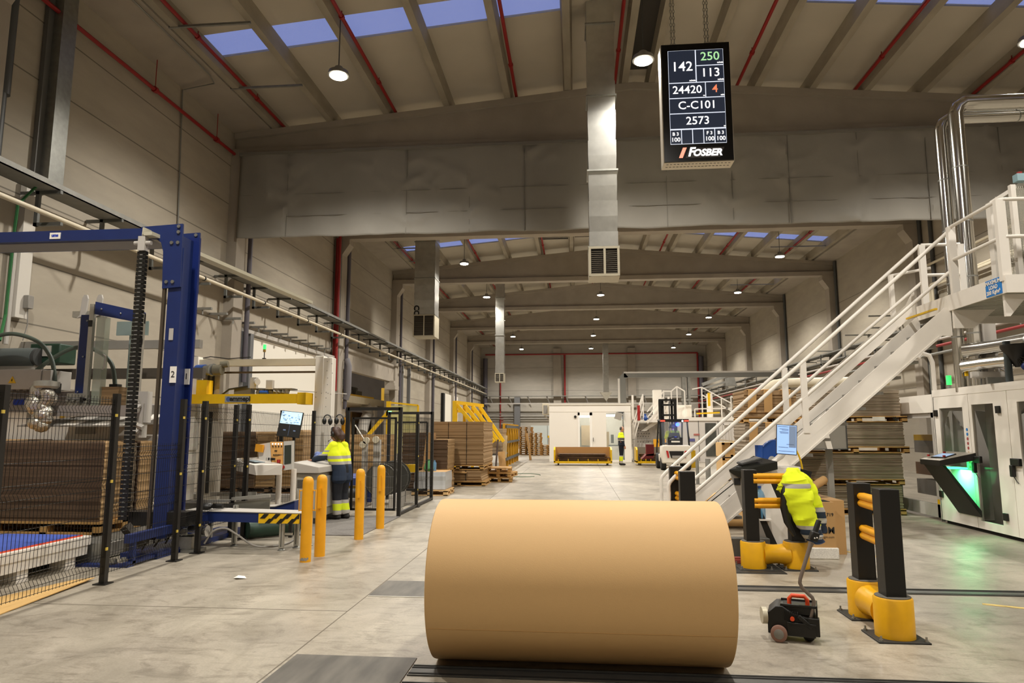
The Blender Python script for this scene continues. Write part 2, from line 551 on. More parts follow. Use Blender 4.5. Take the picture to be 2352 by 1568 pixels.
# gutter slabs along both walls
for xa, xb in ((XL, XL + 1.12), (XR - 1.0, XR)):
    m = MB(); slope_panel(m, xa, xb, Y0, YB, 0.0, 0.2)
    struct(m.build('trim_2', CONC, smooth=False))
for cy in COLS:
    m = MB()
    y0, y1 = cy - 0.2, cy + 0.2
    pts = [(XL + 0.02, 9.84), (XR - 0.02, 9.84), (XR - 0.02, ztop(XR) - 0.16), (RIDGE, 11.22), (XL + 0.02, ztop(XL) - 0.16)]
    m.prism(pts, 'Y', cy - 0.09, cy + 0.09)
    m.box(XL + 0.02, y0 - 0.05, 9.62, XR - 0.02, y1 + 0.05, 9.84)
    fl = [(XL + 0.02, ztop(XL) - 0.18), (RIDGE, 11.2), (XR - 0.02, ztop(XR) - 0.18), (XR - 0.02, ztop(XR)), (RIDGE, 11.39), (XL + 0.02, ztop(XL))]
    m.prism(fl, 'Y', y0, y1)
    struct(m.build('roof_beam', CONC, smooth=False))
    for x0, x1, sgn in ((XL, XL + 0.3, 1), (XR - 0.35, XR, -1)):
        c = B(x0, cy - 0.28, 0, x1, cy + 0.28, 9.62)
        xa = x1 if sgn > 0 else x0
        c.add([(xa, cy - 0.28, 8.95), (xa, cy + 0.28, 8.95), (xa + sgn * 0.3, cy + 0.28, 9.4), (xa + sgn * 0.3, cy - 0.28, 9.4), (xa, cy - 0.28, 9.62), (xa, cy + 0.28, 9.62), (xa + sgn * 0.3, cy + 0.28, 9.62), (xa + sgn * 0.3, cy - 0.28, 9.62)],
              [(0, 1, 2, 3), (4, 5, 6, 7), (0, 3, 7, 4), (1, 2, 6, 5), (2, 3, 7, 6), (0, 1, 5, 4)])
        struct(c.build('wall_column', CONC, smooth=False))
for bx in (-1.9, 5.85):
    struct(B(bx - 0.4, YB - 0.35, 0, bx + 0.4, YB, 10.2).build('wall_column', CONC, smooth=False))
# lintel beams over the opening and along the left wall
struct(B(XL, 27.8, 4.2, XL + 0.22, 36.1, 5.15).build('trim_3', CONC, smooth=False))
m = MB()
for i, (a, b) in enumerate(((0, 0.5), (0.14, 0.36), (0.28, 0.22))):
    m.box(XL, 35.2 + a * 0.5, 3.75 + a, XL + 0.55 - a * 0.4, 36.0, 3.95 + a)
struct(m.build('trim_4', CONC, smooth=False))

# roof vents: a dark open one in the near bay and two louvred ones in the second bay
tag(B(1.62, 9.0, ztop(1.7) + 0.28, 2.14, 18.3, ztop(1.7) + 0.35).build('ridge_vent', mat('vent_dark', '35312b', 0.8), smooth=False, loc=(1.9, 13, 11.65)), 'long dark ridge vent between two purlins above the hanging display', 'roof vent')
for k, (x0, x1) in enumerate(((-1.7, -0.28), (0.05, 1.38))):
    t = thing('louvred_vent', ('louvred roof vent left of the large duct in the second bay', 'louvred roof vent partly hidden by the large duct in the second bay')[k], 'roof vent', ((x0 + x1) / 2, 33.3, 11.5), 'louvred roof vents')
    m = MB()
    for i in range(6):
        m.obox(((x0 + x1) / 2, 32.5 + i * 0.3, 11.42 + x0 * 0.05), (x1 - x0, 0.26, 0.02), (R(28), 0, 0))
    m.build('louvre', GREYP, t, smooth=False)
    m = MB().box(x0, 32.3, 11.5, x1, 34.2, 11.53); m.build('back_plate', DGREY, t, smooth=False)

# ---------------------------------------------------------------- things under the roof
def tarp_curtain():
    nx, nz = 240, 40
    x0, x1, z0, z1 = -9.68, 13.0, 7.08, 9.62
    rnd = random.Random(3)
    seams = [-9.68, -8.2, -4.7, -2.9, -1.35, 2.55, 4.3, 5.8, 7.6, 9.35, 11.2, 13.0]
    fold = []
    for _ in range(120):
        fx = rnd.choice(seams[1:-1]) if rnd.random() < 0.75 else rnd.uniform(x0, x1)
        fold.append((fx, rnd.uniform(z0, z1), rnd.choice((-1, 1)), rnd.uniform(0.35, 1.1), rnd.uniform(0.25, 0.8), rnd.uniform(0.02, 0.07)))
    m = MB(); vs = []
    for j in range(nz + 1):
        for i in range(nx + 1):
            x = x0 + (x1 - x0) * i / nx; z = z0 + (z1 - z0) * j / nz
            d = 0.03 * math.sin(x * 1.9) + 0.02 * math.sin(x * 5.1 + z)
            for fx, fz, sg, ln, sl, am in fold:
                u = (x - fx) * sg
                if 0 < u < ln:
                    q = (z - fz - u * sl) / 0.13
                    d += am * math.exp(-q * q) * (1 - u / ln)
            for sx in seams:
                d -= 0.03 * math.exp(-((x - sx) / 0.03) ** 2)
            vs.append((x, 18.28 - d, z + 0.015 * math.sin(x * 2.3) * (1 - j / nz)))
    n = nx + 1
    fs = [(j * n + i, j * n + i + 1, (j + 1) * n + i + 1, (j + 1) * n + i) for j in range(nz) for i in range(nx)]
    m.add(vs, fs)
    o = m.build('curtain', TARP, loc=(1.66, 18.28, 7.08))
    q = o.modifiers.new('thick', 'SOLIDIFY'); q.thickness = 0.008; q.offset = 0
    tag(o, 'wide grey tarpaulin curtain hanging under the first roof beam', 'curtain')
    sm = MB()
    for sx in seams[1:-1]:
        sm.box(sx - 0.008, 18.265, 7.09, sx + 0.008, 18.30, 9.6)
    for sz in (7.7, 8.35):
        sm.box(x0, 18.262, sz - 0.003, x1, 18.29, sz + 0.003)
    sm.box(x0, 18.2, 9.56, x1, 18.36, 9.64)
    sm.build('seam', mat('tarp_seam', '7b776f', 0.8), o, smooth=False).location = -V(o.location) * 0
tarp_curtain()

ROWS = ('left row', 'middle row', 'right row')
lamp0 = None
for i, lx in enumerate(LAMP_X):
    for j, ly in enumerate(LAMP_Y):
        if lamp0 is None:
            lamp0 = thing('high_bay_lamp', '', 'lamp', (lx, ly, LAMP_Z), 'high bay lamps under the roof')
            rt = V(lamp0.location)
            MB().lathe(rt, [(0.06, 0.16), (0.09, 0.14), (0.1, 0.05), (0.22, 0.03), (0.24, -0.06), (0.2, -0.07)], 20).build('housing', mat('lamp_housing', '8f8d88', 0.4, 0.6), lamp0)
            MB().cyl(rt + V((0, 0, -0.07)), rt + V((0, 0, -0.085)), 0.19, 20).build('lens', LED, lamp0)
            MB().cyl(rt + V((0, 0, 0.15)), rt + V((0, 0, 1.25)), 0.012, 6).build('suspension_wire', DGREY, lamp0).scale.z = (ztop(lx) + 0.34 - LAMP_Z) / 1.25
            o = lamp0
        else:
            o = copy_tree(lamp0); o.location = (lx, ly, LAMP_Z)
            for c in [q for q in bpy.data.objects if q.parent is o and q.name.startswith('suspension')]: c.scale.z = (ztop(lx) + 0.34 - LAMP_Z) / 1.25
        where = 'behind the camera' if ly < 0 else 'just above the camera' if ly < 8 else 'nearest under the first bay' if ly < 15 else 'hidden behind the curtain, second from the front' if ly < 25 else ORD[j - 2] + ' from the front'
        o['label'] = 'bright round lamp in the %s, %s' % (ROWS[i], where)

SPR = [(-8.33, 0), (-4.95, 1), (-1.4, 2), (1.42, 3), (4.8, 4), (7.95, 5), (11.0, 6)]
names = ['nearest the left wall, under the gutter slab', 'second from the left wall', 'third from the left wall', 'just left of the roof ridge', 'first right of the roof ridge', 'second right of the roof ridge', 'nearest the right wall']
for x, i in SPR:
    m = MB(); z = ztop(x) + 0.055
    m.cyl((x - 0.2, Y0, z), (x - 0.2, YB, z), 0.045, 8)
    for y in [8 + k * 2.95 for k in range(22)]:
        m.cyl((x - 0.2, y - 0.04, z), (x - 0.2, y + 0.04, z), 0.065, 8)
        m.cyl((x - 0.2, y, z), (x - 0.2, y, z + 0.14), 0.012, 6)
    tag(m.build('sprinkler_pipe', REDP, loc=(x - 0.2, 30, z)), 'thin red sprinkler pipe under the roof, ' + names[i], 'pipe', 'red sprinkler pipes')
m = MB(); m.cyl((-9.82, 10.2, 9.6), (-9.82, 18.2, 9.6), 0.045, 8)
for y in (11.6, 14.4, 17.2):
    m.cyl((-9.82, y - 0.05, 9.6), (-9.82, y + 0.05, 9.6), 0.075, 8)
    m.cyl((-9.82, y, 9.6), (-9.82, y, 10.35), 0.01, 6)
tag(m.build('sprinkler_pipe', REDP, loc=(-9.82, 14, 9.6)), 'red pipe along the top of the left wall with thin hanger rods', 'pipe', 'red sprinkler pipes')
for k, (y, x0, x1) in enumerate(((13.35, -8.95, -7.0), (16.1, -8.95, -6.95), (32.0, -9.0, -7.1), (34.6, -9.0, -7.0))):
    m = B(x0, y - 0.025, ztop(-8) - 0.08, x1, y + 0.025, ztop(-8) - 0.03)
    tag(m.build('strut_channel', GALVD, smooth=False, loc=(x0, y, ztop(-8) - 0.05)), 'slotted steel channel under the left roof purlins, ' + ORD[k] + ' from the front', 'channel', 'ceiling strut channels')
for k, y in enumerate((33.6, 42.4)):
    m = B(9.6, y - 0.025, ztop(11) - 0.08, 12.6, y + 0.025, ztop(11) - 0.03)
    tag(m.build('strut_channel', GALVD, smooth=False, loc=(11, y, ztop(11) - 0.05)), 'slotted steel channel under the right roof purlins, ' + ORD[k] + ' from the front', 'channel', 'ceiling strut channels')
m = MB().tube([(-9.96, 15.9, 6.3), (-9.96, 15.7, 10.28), (-9.0, 15.5, 10.30), (-8.95, 15.2, 10.36), (-8.95, 9, 10.36)], 0.018, 6)
tag(m.build('conduit', GALVD, loc=(-9.96, 15.9, 6.3)), 'thin grey conduit climbing the left wall to the roof', 'conduit')

def duct(x0, x1, y, z0, z1, n, label, bent=False):
    t = thing('air_duct', label, 'air duct', ((x0 + x1) / 2, y + 0.3, z0), 'square air ducts from the roof')
    wd = x1 - x0
    m = MB(); zb = z0 + wd * 1.05
    h = (z1 - zb) / n
    for i in range(n):
        a = zb + i * h; e = 0.012 if i % 2 else 0.0
        m.add([(x0 + e, y + e, a), (x1 - e, y + e, a), (x1 - e, y + wd - e, a), (x0 + e, y + wd - e, a),
               (x0 - 0.0, y - 0.02, a + h), (x1, y - 0.02, a + h), (x1, y + wd, a + h), (x0, y + wd, a + h)],
              [(0, 1, 5, 4), (1, 2, 6, 5), (2, 3, 7, 6), (3, 0, 4, 7), (0, 3, 2, 1), (4, 5, 6, 7)])
    m.build('shaft', DUCT, t, smooth=False)
    fl = MB()
    for i in range(0, n + 1, 5):
        a = zb + i * h; q = 0.03
        fl.box(x0 - q, y - q - 0.02, a - 0.02, x1 + q, y + wd + q, a + 0.02)
    fl.build('seam_joint', GALV, t, smooth=False)
    oz = z0 + 0.04; oy = y - 0.06; hh = wd * 0.98
    b = MB().box(x0 - 0.02, oy + 0.02, z0, x1 + 0.02, y + wd, zb)
    b.build('outlet_box', mat('outlet_paint', 'b5ad98', 0.5, 0.3), t, smooth=False)
    fr = MB()
    for q in (x0 - 0.02, (x0 + x1) / 2 - 0.015, x1 - 0.03):
        fr.box(q, oy - 0.02, z0, q + 0.05, oy + 0.03, zb)
    for q in (z0, zb - 0.05):
        fr.box(x0 - 0.02, oy - 0.021, q, x1 + 0.02, oy + 0.03, q + 0.05)
    f = fr.build('grille', mat('outlet_paint', 'b5ad98'), t, smooth=False)
    lv = MB()
    k = int((zb - z0 - 0.1) / 0.045)
    lv.box(x0, oy + 0.012, z0 + 0.02, x1, oy + 0.03, zb - 0.02, 1)
    for i in range(k):
        lv.obox(((x0 + x1) / 2, oy, z0 + 0.07 + i * 0.045), (wd - 0.08, 0.03, 0.008), (R(35), 0, 0), 0)
    lv.build('louvre', [mat('grille_slat', '6f675a', 0.6, 0.3), DARKGAP], f, smooth=False)
    return t
duct(0.35, 0.99, 15.0, 5.0, 11.75, 17, 'large shiny square duct hanging beside the display')
d2 = duct(-7.5, -6.52, 31.0, 5.95, 10.85, 11, 'galvanised square duct with a printed name, near the left wall')
MB().text('COOL', 0.34, (-7.38, 30.96, 6.95), (0, 0, -1), (1, 0, 0), bold=0.015).build('lettering', INK, d2, smooth=False)
duct(-4.83, -4.3, 41.0, 4.5, 11.1, 13, 'narrow square duct hanging left of the hall centre')
t = thing('air_duct', 'farthest square duct, ending in a pointed diffuser above the white booth', 'air duct', (2.95, 66.3, 4.4), 'square air ducts from the roof')
m = MB()
for i in range(17):
    z = 5.2 + i * 0.38; m.box(2.66 + (i % 2) * 0.012, 66 + (i % 2) * 0.012, z, 3.2 - (i % 2) * 0.012, 66.5, z + 0.38)
m.build('shaft', DUCT, t, smooth=False)
MB().add([(2.36, 65.8, 5.25), (3.5, 65.8, 5.25), (3.5, 66.7, 5.25), (2.36, 66.7, 5.25), (2.93, 66.2, 4.42)], [(0, 1, 2, 3), (0, 4, 1), (1, 4, 2), (2, 4, 3), (3, 4, 0)]).build('diffuser', DUCT, t, smooth=False)

# hanging production display
t = thing('production_display', 'tall black display with numbers in a white case, hanging on chains', 'display', (2.35, 12.6, 6.55))
x0, x1, z0, z1 = 1.70, 3.0, 6.58, 8.95
m = MB().box(x0 - 0.0, 12.5, z0, x1 + 0.0, 12.85, z1)
m.build('case', mat('display_case', 'cfc6b3', 0.5), t, bevel=0.01)
m = MB()
for r in range(2):
    for i in range(18):
        m.box(x0 + 0.06 + i * 0.067, 12.56 + r * 0.13, z0 - 0.004, x0 + 0.1 + i * 0.067, 12.575 + r * 0.13, z0 + 0.001)
m.build('slot_vent', DARKGAP, t, smooth=False)
bz = MB().box(x0 + 0.015, 12.47, z0 + 0.015, x1 - 0.015, 12.505, z1 - 0.015).build('bezel', mat('display_bezel', '0b0b0c', 0.25), t)
sx0, sx1, sz0, sz1 = 1.835, 2.865, 6.93, 8.80
m = MB().box(sx0, 12.462, sz0, sx1, 12.472, sz1)
m.build('screen', mat('screen_line', 'e8f0ff', 0.3, emit=0.9), bz, smooth=False)
cells = [(0, 0, .49, .345), (.51, 0, 1, .165), (.51, .175, 1, .345), (0, .355, .655, .51), (.67, .355, 1, .51), (0, .52, 1, .675), (0, .685, 1, .84),
         (0, .855, .19, 1), (.205, .855, .39, 1), (.405, .855, .59, 1), (.605, .855, .79, 1), (.805, .855, 1, 1)]
m = MB(); W_, H_ = sx1 - sx0, sz1 - sz0
for a, b, c, d in cells:
    m.box(sx0 + .006 + a * (W_ - .012), 12.458, sz1 - .006 - b * (H_ - .012), sx0 + .006 + c * (W_ - .012), 12.464, sz1 - .006 - d * (H_ - .012))
m.build('screen_tile', mat('screen_navy', '333c50', 0.4, emit=0.35), bz, smooth=False)
m = MB()
def T(s, u, v, size, k=0):
    m.text(s, size, (sx0 + u * W_, 12.455, sz1 - v * H_), (1, 0, 0), (0, 0, 1), k, bold=0.002)
T('142', .25, .18, .27); T('250', .76, .08, .24, 1); T('113', .76, .255, .24); T('24420', .33, .43, .22); T('4', .83, .43, .22, 2)
T('C-C101', .5, .597, .22); T('2573', .5, .762, .22)
for u, s in ((.095, 'B 3'), (.70, 'F 3'), (.9, 'B 3')):
    T(s, u, .895, .09); T('100', u, .955, .115)
for u, v, s in ((.43, .33, 'm/min'), (.94, .148, 'm/min'), (.94, .33, 'm/min'), (.63, .495, 'm'), (.96, .495, 'min'), (.975, .825, 'm')):
    T(s, u, v, .045)
m.build('display_text', [mat('digit_white', 'ffffff', emit=1.1), mat('digit_green', 'a8e0a0', emit=1.0), mat('digit_red', 'e0805c', emit=1.0)], bz, smooth=False)
m = MB()
m.add([(1.98, 12.462, 6.66), (2.05, 12.462, 6.66), (2.13, 12.462, 6.86), (2.06, 12.462, 6.86)], [(0, 1, 2, 3)], 0)
m.add([(2.1, 12.464, 6.655), (2.74, 12.464, 6.655), (2.82, 12.464, 6.85), (2.18, 12.464, 6.85)], [(0, 1, 2, 3)], 1)
m.text('F', 0.24, (2.2, 12.458, 6.762), (1, 0, 0), (0, 0, 1), 2, shear=0.25, bold=0.008)
m.text('OSBER', 0.18, (2.5, 12.458, 6.745), (1, 0, 0), (0, 0, 1), 2, shear=0.25, bold=0.008)
m.build('brand_plate', [mat('logo_glow', 'ff9a80', emit=1.2), mat('logo_plate', '4a4747', 0.4), mat('logo_white', 'ffffff', emit=1.1)], bz, smooth=False)
for k, xc in enumerate((1.94, 2.58)):
    m = MB()
    for dx in (0, 0.055):
        for i in range(38):
            z = 8.97 + i * 0.07
            n = 6; rr = [(0.016, 0.03), (0.016, -0.03)]
            ring = [(0.018 * math.cos(a), 0.042 * math.sin(a)) for a in [2 * math.pi * q / 8 for q in range(9)]]
            m.tube([((xc + dx + a, 12.66, z + b) if i % 2 else (xc + dx, 12.66 + a, z + b)) for a, b in ring], 0.006, 4, caps=False)
    m.build('chain', GALV, t)
# ---------------------------------------------------------------- floor details
k = 0
def flat(name, x0, y0, x1, y1, mt, z=0.004):
    return struct(B(x0, y0, -0.01, x1, y1, z).build(name, mt, smooth=False))
JOINT = mat('floor_joint', '6e6658', 0.8)
flat('trim_5', -2.06, Y0, -2.05, 31, JOINT, 0.0015)
flat('trim_5', 1.0, 12, 1.01, 60, JOINT, 0.0015)
flat('trim_5', XL, 6.2, -2.06, 6.21, JOINT, 0.0015)
flat('trim_5', XL, 12.1, XR, 12.11, JOINT, 0.0015)
flat('trim_5', XL, 24.1, XR, 24.115, JOINT, 0.0015)
m = MB().add([(-1.62, 6.78, 0.006), (-2.04, 6.78, 0.006), (-2.04, 7.45, 0.006), (0.6, 7.45, 0.006), (0.6, 6.78, 0.006)], [(0, 4, 3, 2, 1)])
struct(m.build('floor_plate', STEELPL, smooth=False))
flat('floor_plate', -2.04, 6.755, 0.6, 6.775, mat('worn_steel', 'c9c5ba', 0.35, 0.4), 0.006)
struct(B(-2.02, 4.0, -0.01, -1.14, 5.0, 0.007).build('floor_plate', STEELPL, smooth=False))
def track(y0, y1, x0, x1):
    m = MB()
    m.box(x0, y0, -0.01, x1, y1, 0.003, 0)
    m.box(x0, y0 + 0.035, 0.003, x1, y0 + 0.055, 0.006, 1)
    m.box(x0, y1 - 0.055, 0.003, x1, y1 - 0.035, 0.006, 1)
    m.box(x0, y0, -0.01, x1, y0 + 0.012, 0.009, 0)
    m.box(x0, y1 - 0.012, -0.01, x1, y1, 0.009, 0)
    return struct(m.build('floor_track', [RAILST, DARKGAP], smooth=False))
track(7.33, 7.56, 0.6, 6.3)
track(4.66, 4.86, -1.13, 6.3)
track(4.34, 4.54, -1.13, 6.3)
m = MB()
m.box(1.55, 8.2, -0.01, 2.35, 9.4, 0.002, 1)
for i in range(26):
    m.box(1.55, 8.22 + i * 0.046, 0.002, 2.35, 8.24 + i * 0.046, 0.008, 0)
struct(m.build('floor_grate', [RAILST, DARKGAP], smooth=False))
def painted(name, pts, wd, mt):
    m = MB()
    for a, b in zip(pts, pts[1:]):
        m.bar((a[0], a[1], 0.001), (b[0], b[1], 0.001), wd, 0.004)
    return struct(m.build(name, mt, smooth=False))
YFADE = mat('worn_yellow_line', 'c9b068', 0.7, 0, (14, 0.3))
painted('floor_line', [(3.3, 10.4), (3.5, 9.9), (3.9, 9.3)], 0.07, YFADE)
painted('floor_line', [(3.75, 7.0), (4.4, 6.7), (5.2, 6.55)], 0.06, YFADE)
painted('floor_line', [(-4.9, 25.0), (-2.8, 24.4), (-1.5, 24.4)], 0.08, YFADE)
tag(B(-4.7, 10.5, 0.0, -3.3, 12.85, 0.012).build('floor_mat', mat('grey_mat', '6f6b66', 0.9, 0, (40, 0.2)), smooth=False, loc=(-4, 11.7, 0)), 'thin grey floor mat under the operator at the console', 'mat')
MBp = MB().add([(-3.75, 7.42, 0.006), (-3.68, 7.36, 0.02), (-3.6, 7.42, 0.004), (-3.66, 7.5, 0.012), (-3.72, 7.47, 0.025)], [(0, 1, 4), (1, 2, 3, 4), (0, 4, 3)])
tag(MBp.build('paper_scrap', PAPERW, smooth=False, loc=(-3.7, 7.4, 0)), 'crumpled white paper scrap on the floor near the yellow bollards', 'litter')

# ---------------------------------------------------------------- the paper roll
t = thing('paper_roll', 'huge roll of brown kraft paper lying on the floor in front', 'paper roll', (0, 5.1, 0))
r = 0.549
m = MB().lathe((0, 5.1, r), [(0.06, -1.0), (r - 0.012, -1.0), (r - 0.003, -0.995), (r, -0.985), (r, 0.985), (r - 0.003, 0.995), (r - 0.012, 1.0), (0.06, 1.0)], 128, 'X')
m.build('wound_paper', KRAFT, t)
MB().lathe((0, 5.1, r), [(0.045, -0.998), (0.062, -0.998), (0.062, 0.998), (0.045, 0.998)], 32, 'X').build('core_tube', CARDS, t)
m = MB()
a0 = R(205)
m.tube([(-0.985, 5.1 + (r + 0.0006) * math.cos(a0), r + (r + 0.0006) * math.sin(a0)), (0.985, 5.1 + (r + 0.0006) * math.cos(a0), r + (r + 0.0006) * math.sin(a0))], 0.0015, 4)
m.build('paper_edge', mat('paper_edge', 'b98f55', 0.7), t)

# ---------------------------------------------------------------- guard barriers (yellow feet, black posts)
def guard_foot(cx, cy, t):
    m = MB().box(cx - 0.19, cy - 0.17, 0, cx + 0.19, cy + 0.17, 0.014)
    m.build('base_plate', mat('guard_plate', '33322f', 0.6, 0.3), t, bevel=0.004)
    b = MB()
    for sx, sy in ((-1, -1), (1, -1), (1, 1), (-1, 1)):
        b.cyl((cx + sx * 0.165, cy + sy * 0.145, 0.01), (cx + sx * 0.165, cy + sy * 0.145, 0.05), 0.008, 8)
        b.cyl((cx + sx * 0.165, cy + sy * 0.145, 0.014), (cx + sx * 0.165, cy + sy * 0.145, 0.026), 0.015, 6)
    b.build('anchor_bolt', GALV, t)
    f = MB().lathe((cx, cy, 0), [(0.143, 0.014), (0.143, 0.30), (0.135, 0.312)], 40)
    f.build('foot', YELG, t)
    MB().lathe((cx, cy, 0), [(0.128, 0.311), (0.128, 0.318), (0.1, 0.321)], 40).build('foot_cap', mat('guard_cap', '5c5850', 0.7), t)
def guard_post(cx, cy, t, wx=0.15, wy=0.15, top=1.14):
    B(cx - wx / 2, cy - wy / 2, 0.30, cx + wx / 2, cy + wy / 2, top).build('post', mat('guard_post', '0f0d0a', 0.42), t, bevel=0.004)
def guard_rail(p, q, z, t):
    p, q = V((p[0], p[1], z)), V((q[0], q[1], z))
    d = (q - p).normalized(); sd = V((-d.y, d.x, 0))
    prof = []
    for i in range(19):
        dz = -0.06 + i * 0.12 / 18; prof.append((0.020 + 0.022 * abs(math.sin(math.pi * (dz + 0.06) / 0.06)) ** 0.7, dz))
    prof = prof + [(-o, z_) for o, z_ in reversed(prof)]
    vs = [w_ + sd * o + V((0, 0, 1)) * z_ for w_ in (p, q) for o, z_ in prof]
    n = len(prof)
    m = MB().add(vs, [(i, (i + 1) % n, (i + 1) % n + n, i + n) for i in range(n)] + [tuple(range(n - 1, -1, -1)), tuple(range(n, 2 * n))])
    m.build('guard_rail', YELB, t)
def guard_link(p, q, t):
    p, q = V((p[0], p[1], 0.165)), V((q[0], q[1], 0.165)); d = q - p
    pts = [p + d * u for u in (0.2, 0.3, 0.4, 0.5, 0.6, 0.7, 0.8)]
    m = MB().tube(pts, [0.13, 0.118, 0.11, 0.108, 0.11, 0.118, 0.13], 24)
    m.build('connector', YELG, t)
t = thing('guard_barrier', 'black and yellow guard barrier, nearest one, beside the roll mover', 'barrier', (2.48, 6.1, 0), 'black and yellow guard barriers')
guard_foot(2.46, 5.83, t); guard_foot(2.5, 6.46, t)
guard_post(2.46, 5.83, t); guard_post(2.5, 6.46, t)
guard_rail((2.46, 5.85), (2.5, 6.45), 1.0, t); guard_rail((2.46, 5.85), (2.5, 6.45), 0.725, t); guard_link((2.46, 5.83), (2.5, 6.46), t)
t = thing('guard_barrier', 'black and yellow guard barrier with a jacket hung on its rails', 'barrier', (2.3, 8.5, 0), 'black and yellow guard barriers')
guard_foot(2.06, 8.52, t); guard_foot(2.56, 8.55, t)
guard_post(2.05, 8.52, t); guard_post(2.57, 8.55, t, top=0.98)
guard_rail((2.08, 8.47), (2.56, 8.5), 1.04, t); guard_rail((2.08, 8.47), (2.56, 8.5), 0.755, t); guard_link((2.06, 8.52), (2.56, 8.55), t)
t = thing('guard_barrier', 'black and yellow guard barrier behind the big roll at the stair foot', 'barrier', (1.46, 9.9, 0), 'black and yellow guard barriers')
guard_foot(1.47, 9.5, t); guard_foot(1.40, 10.0, t); guard_post(1.47, 9.5, t, 0.2, 0.15, 1.06); guard_post(1.40, 10.0, t, 0.18, 0.15, 1.1)
guard_rail((1.46, 9.52), (1.4, 9.98), 0.98, t); guard_rail((1.46, 9.52), (1.4, 9.98), 0.7, t); guard_link((1.47, 9.5), (1.4, 10.0), t)

# hi-vis jacket over the rails: draped surface
def jacket():
    t = thing('work_jacket', 'hi vis yellow and navy work jacket hung over the guard rails', 'jacket', (2.6, 8.42, 0.3))
    def sleeve(pts, rx, name, mt):
        vs = []; n = 20; rnd = random.Random(len(pts) + int(rx[0] * 100))
        ph = [rnd.uniform(0, 6) for _ in range(4)]
        P_ = []
        K = 34
        for i in range(K + 1):
            u = i / K * (len(pts) - 1); a = min(int(u), len(pts) - 2); f = u - a
            p = V(pts[a]).lerp(V(pts[a + 1]), f); rr = rx[a] + (rx[a + 1] - rx[a]) * f
            for j in range(n):
                th = 2 * math.pi * j / n
                w_ = 1 + 0.07 * math.sin(3 * th + ph[0] + i * 0.5) + 0.06 * math.sin(i * 1.3 + 2 * th + ph[1]) + 0.05 * math.sin(i * 2.3 + th + ph[2])
                vs.append(p + V((math.cos(th) * rr * w_, math.sin(th) * rr * 0.62 * w_, 0.012 * math.sin(2 * th + i * 0.9 + ph[3]))))
        fs = [(i * n + j, (i + 1) * n + j, (i + 1) * n + (j + 1) % n, i * n + (j + 1) % n) for i in range(K) for j in range(n)]
        fs += [tuple(range(n)), tuple(range(K * n + n - 1, K * n - 1, -1))]
        return MB().add(vs, fs).build(name, mt, t)
    bandA = stripes('jacket_body_bands', ['20304a', 'a8a49b', '1b2838', 'a8a49b', 'e2f01a', 'e2f01a', 'a8a49b', 'e2f01a'], 'Z', [0, 0.075, 0.12, 0.18, 0.225, 0.45, 0.64, 0.69, 1.2], 0.85)
    sleeve([(2.50, 8.40, 1.15), (2.53, 8.36, 1.04), (2.55, 8.33, 0.85), (2.60, 8.33, 0.62), (2.68, 8.33, 0.42), (2.73, 8.33, 0.33)], [0.05, 0.145, 0.16, 0.145, 0.115, 0.085], 'body', bandA)
    bandB = stripes('jacket_sleeve_bands', ['1b2838', 'a8a49b', '1b2838', 'a8a49b', 'e2f01a'], 'Z', [0, 0.24, 0.30, 0.37, 0.42, 1.2], 0.85)
    sleeve([(2.53, 8.42, 1.16), (2.64, 8.40, 1.05), (2.73, 8.40, 0.85), (2.80, 8.40, 0.62), (2.82, 8.40, 0.44)], [0.06, 0.085, 0.085, 0.07, 0.055], 'sleeve', bandB)
    sleeve([(2.45, 8.44, 1.02), (2.41, 8.39, 0.97), (2.39, 8.39, 0.92), (2.42, 8.39, 0.86)], [0.04, 0.065, 0.06, 0.02], 'collar', mat('collar_cloth', 'd6e018', 0.85))
    m = MB().tube([(2.42, 8.36, 0.98), (2.40, 8.34, 0.9), (2.39, 8.35, 0.72), (2.42, 8.36, 0.56), (2.5, 8.38, 0.4)], [0.02, 0.04, 0.045, 0.04, 0.02], 8)
    m.build('lining', BLACK, t)
jacket()

# electric roll mover with its long handle
t = thing('roll_mover', 'black electric roll pusher with bent grey tiller and orange grip', 'roll pusher', (1.66, 5.75, 0))
m = MB()
m.prism([(-0.02, 0), (0, 0)], 'X', 0, 0) if False else None
side = [(5.52, 0.05), (5.52, 0.13), (5.57, 0.155), (5.63, 0.235), (5.70, 0.245), (5.95, 0.2), (5.97, 0.08), (5.9, 0.05)]
def mv(p):      # small local frame turned on the floor: x right, y away
    a = R(-18); return V((1.66 + p[0] * math.cos(a) - p[1] * math.sin(a), 5.75 + p[0] * math.sin(a) + p[1] * math.cos(a), p[2]))
class MVB(MB):
    def build(s, *a, **kw):
        s.v = [tuple(mv(q)) for q in s.v]; return MB.build(s, *a, **kw)
MATM = mat('mover_black', '1a1916', 0.4, 0.2)
m = MVB().prism([(-0.17, 0.05), (-0.17, 0.2), (-0.11, 0.255), (-0.06, 0.26), (0.02, 0.21), (0.18, 0.175), (0.18, 0.06)], 'Y', -0.12, 0.14)
m.build('chassis', MATM, t, bevel=0.006)
m = MVB().box(-0.03, -0.135, 0.05, 0.17, -0.115, 0.15).box(-0.02, -0.14, 0.135, 0.175, -0.11, 0.15)
for i in range(9):
    m.box(-0.05 + i * 0.012, -0.13, 0.16, -0.044 + i * 0.012, -0.118, 0.23)
m.build('side_cover', MATM, t, bevel=0.003)
m = MVB().box(-0.06, -0.09, 0.2, 0.17, 0.1, 0.262).box(-0.075, -0.1, 0.255, 0.19, -0.085, 0.275).box(-0.075, 0.095, 0.255, 0.19, 0.11, 0.275).box(0.175, -0.1, 0.19, 0.19, 0.11, 0.275)
bp = m.build('battery_pack', MATM, t, bevel=0.004)
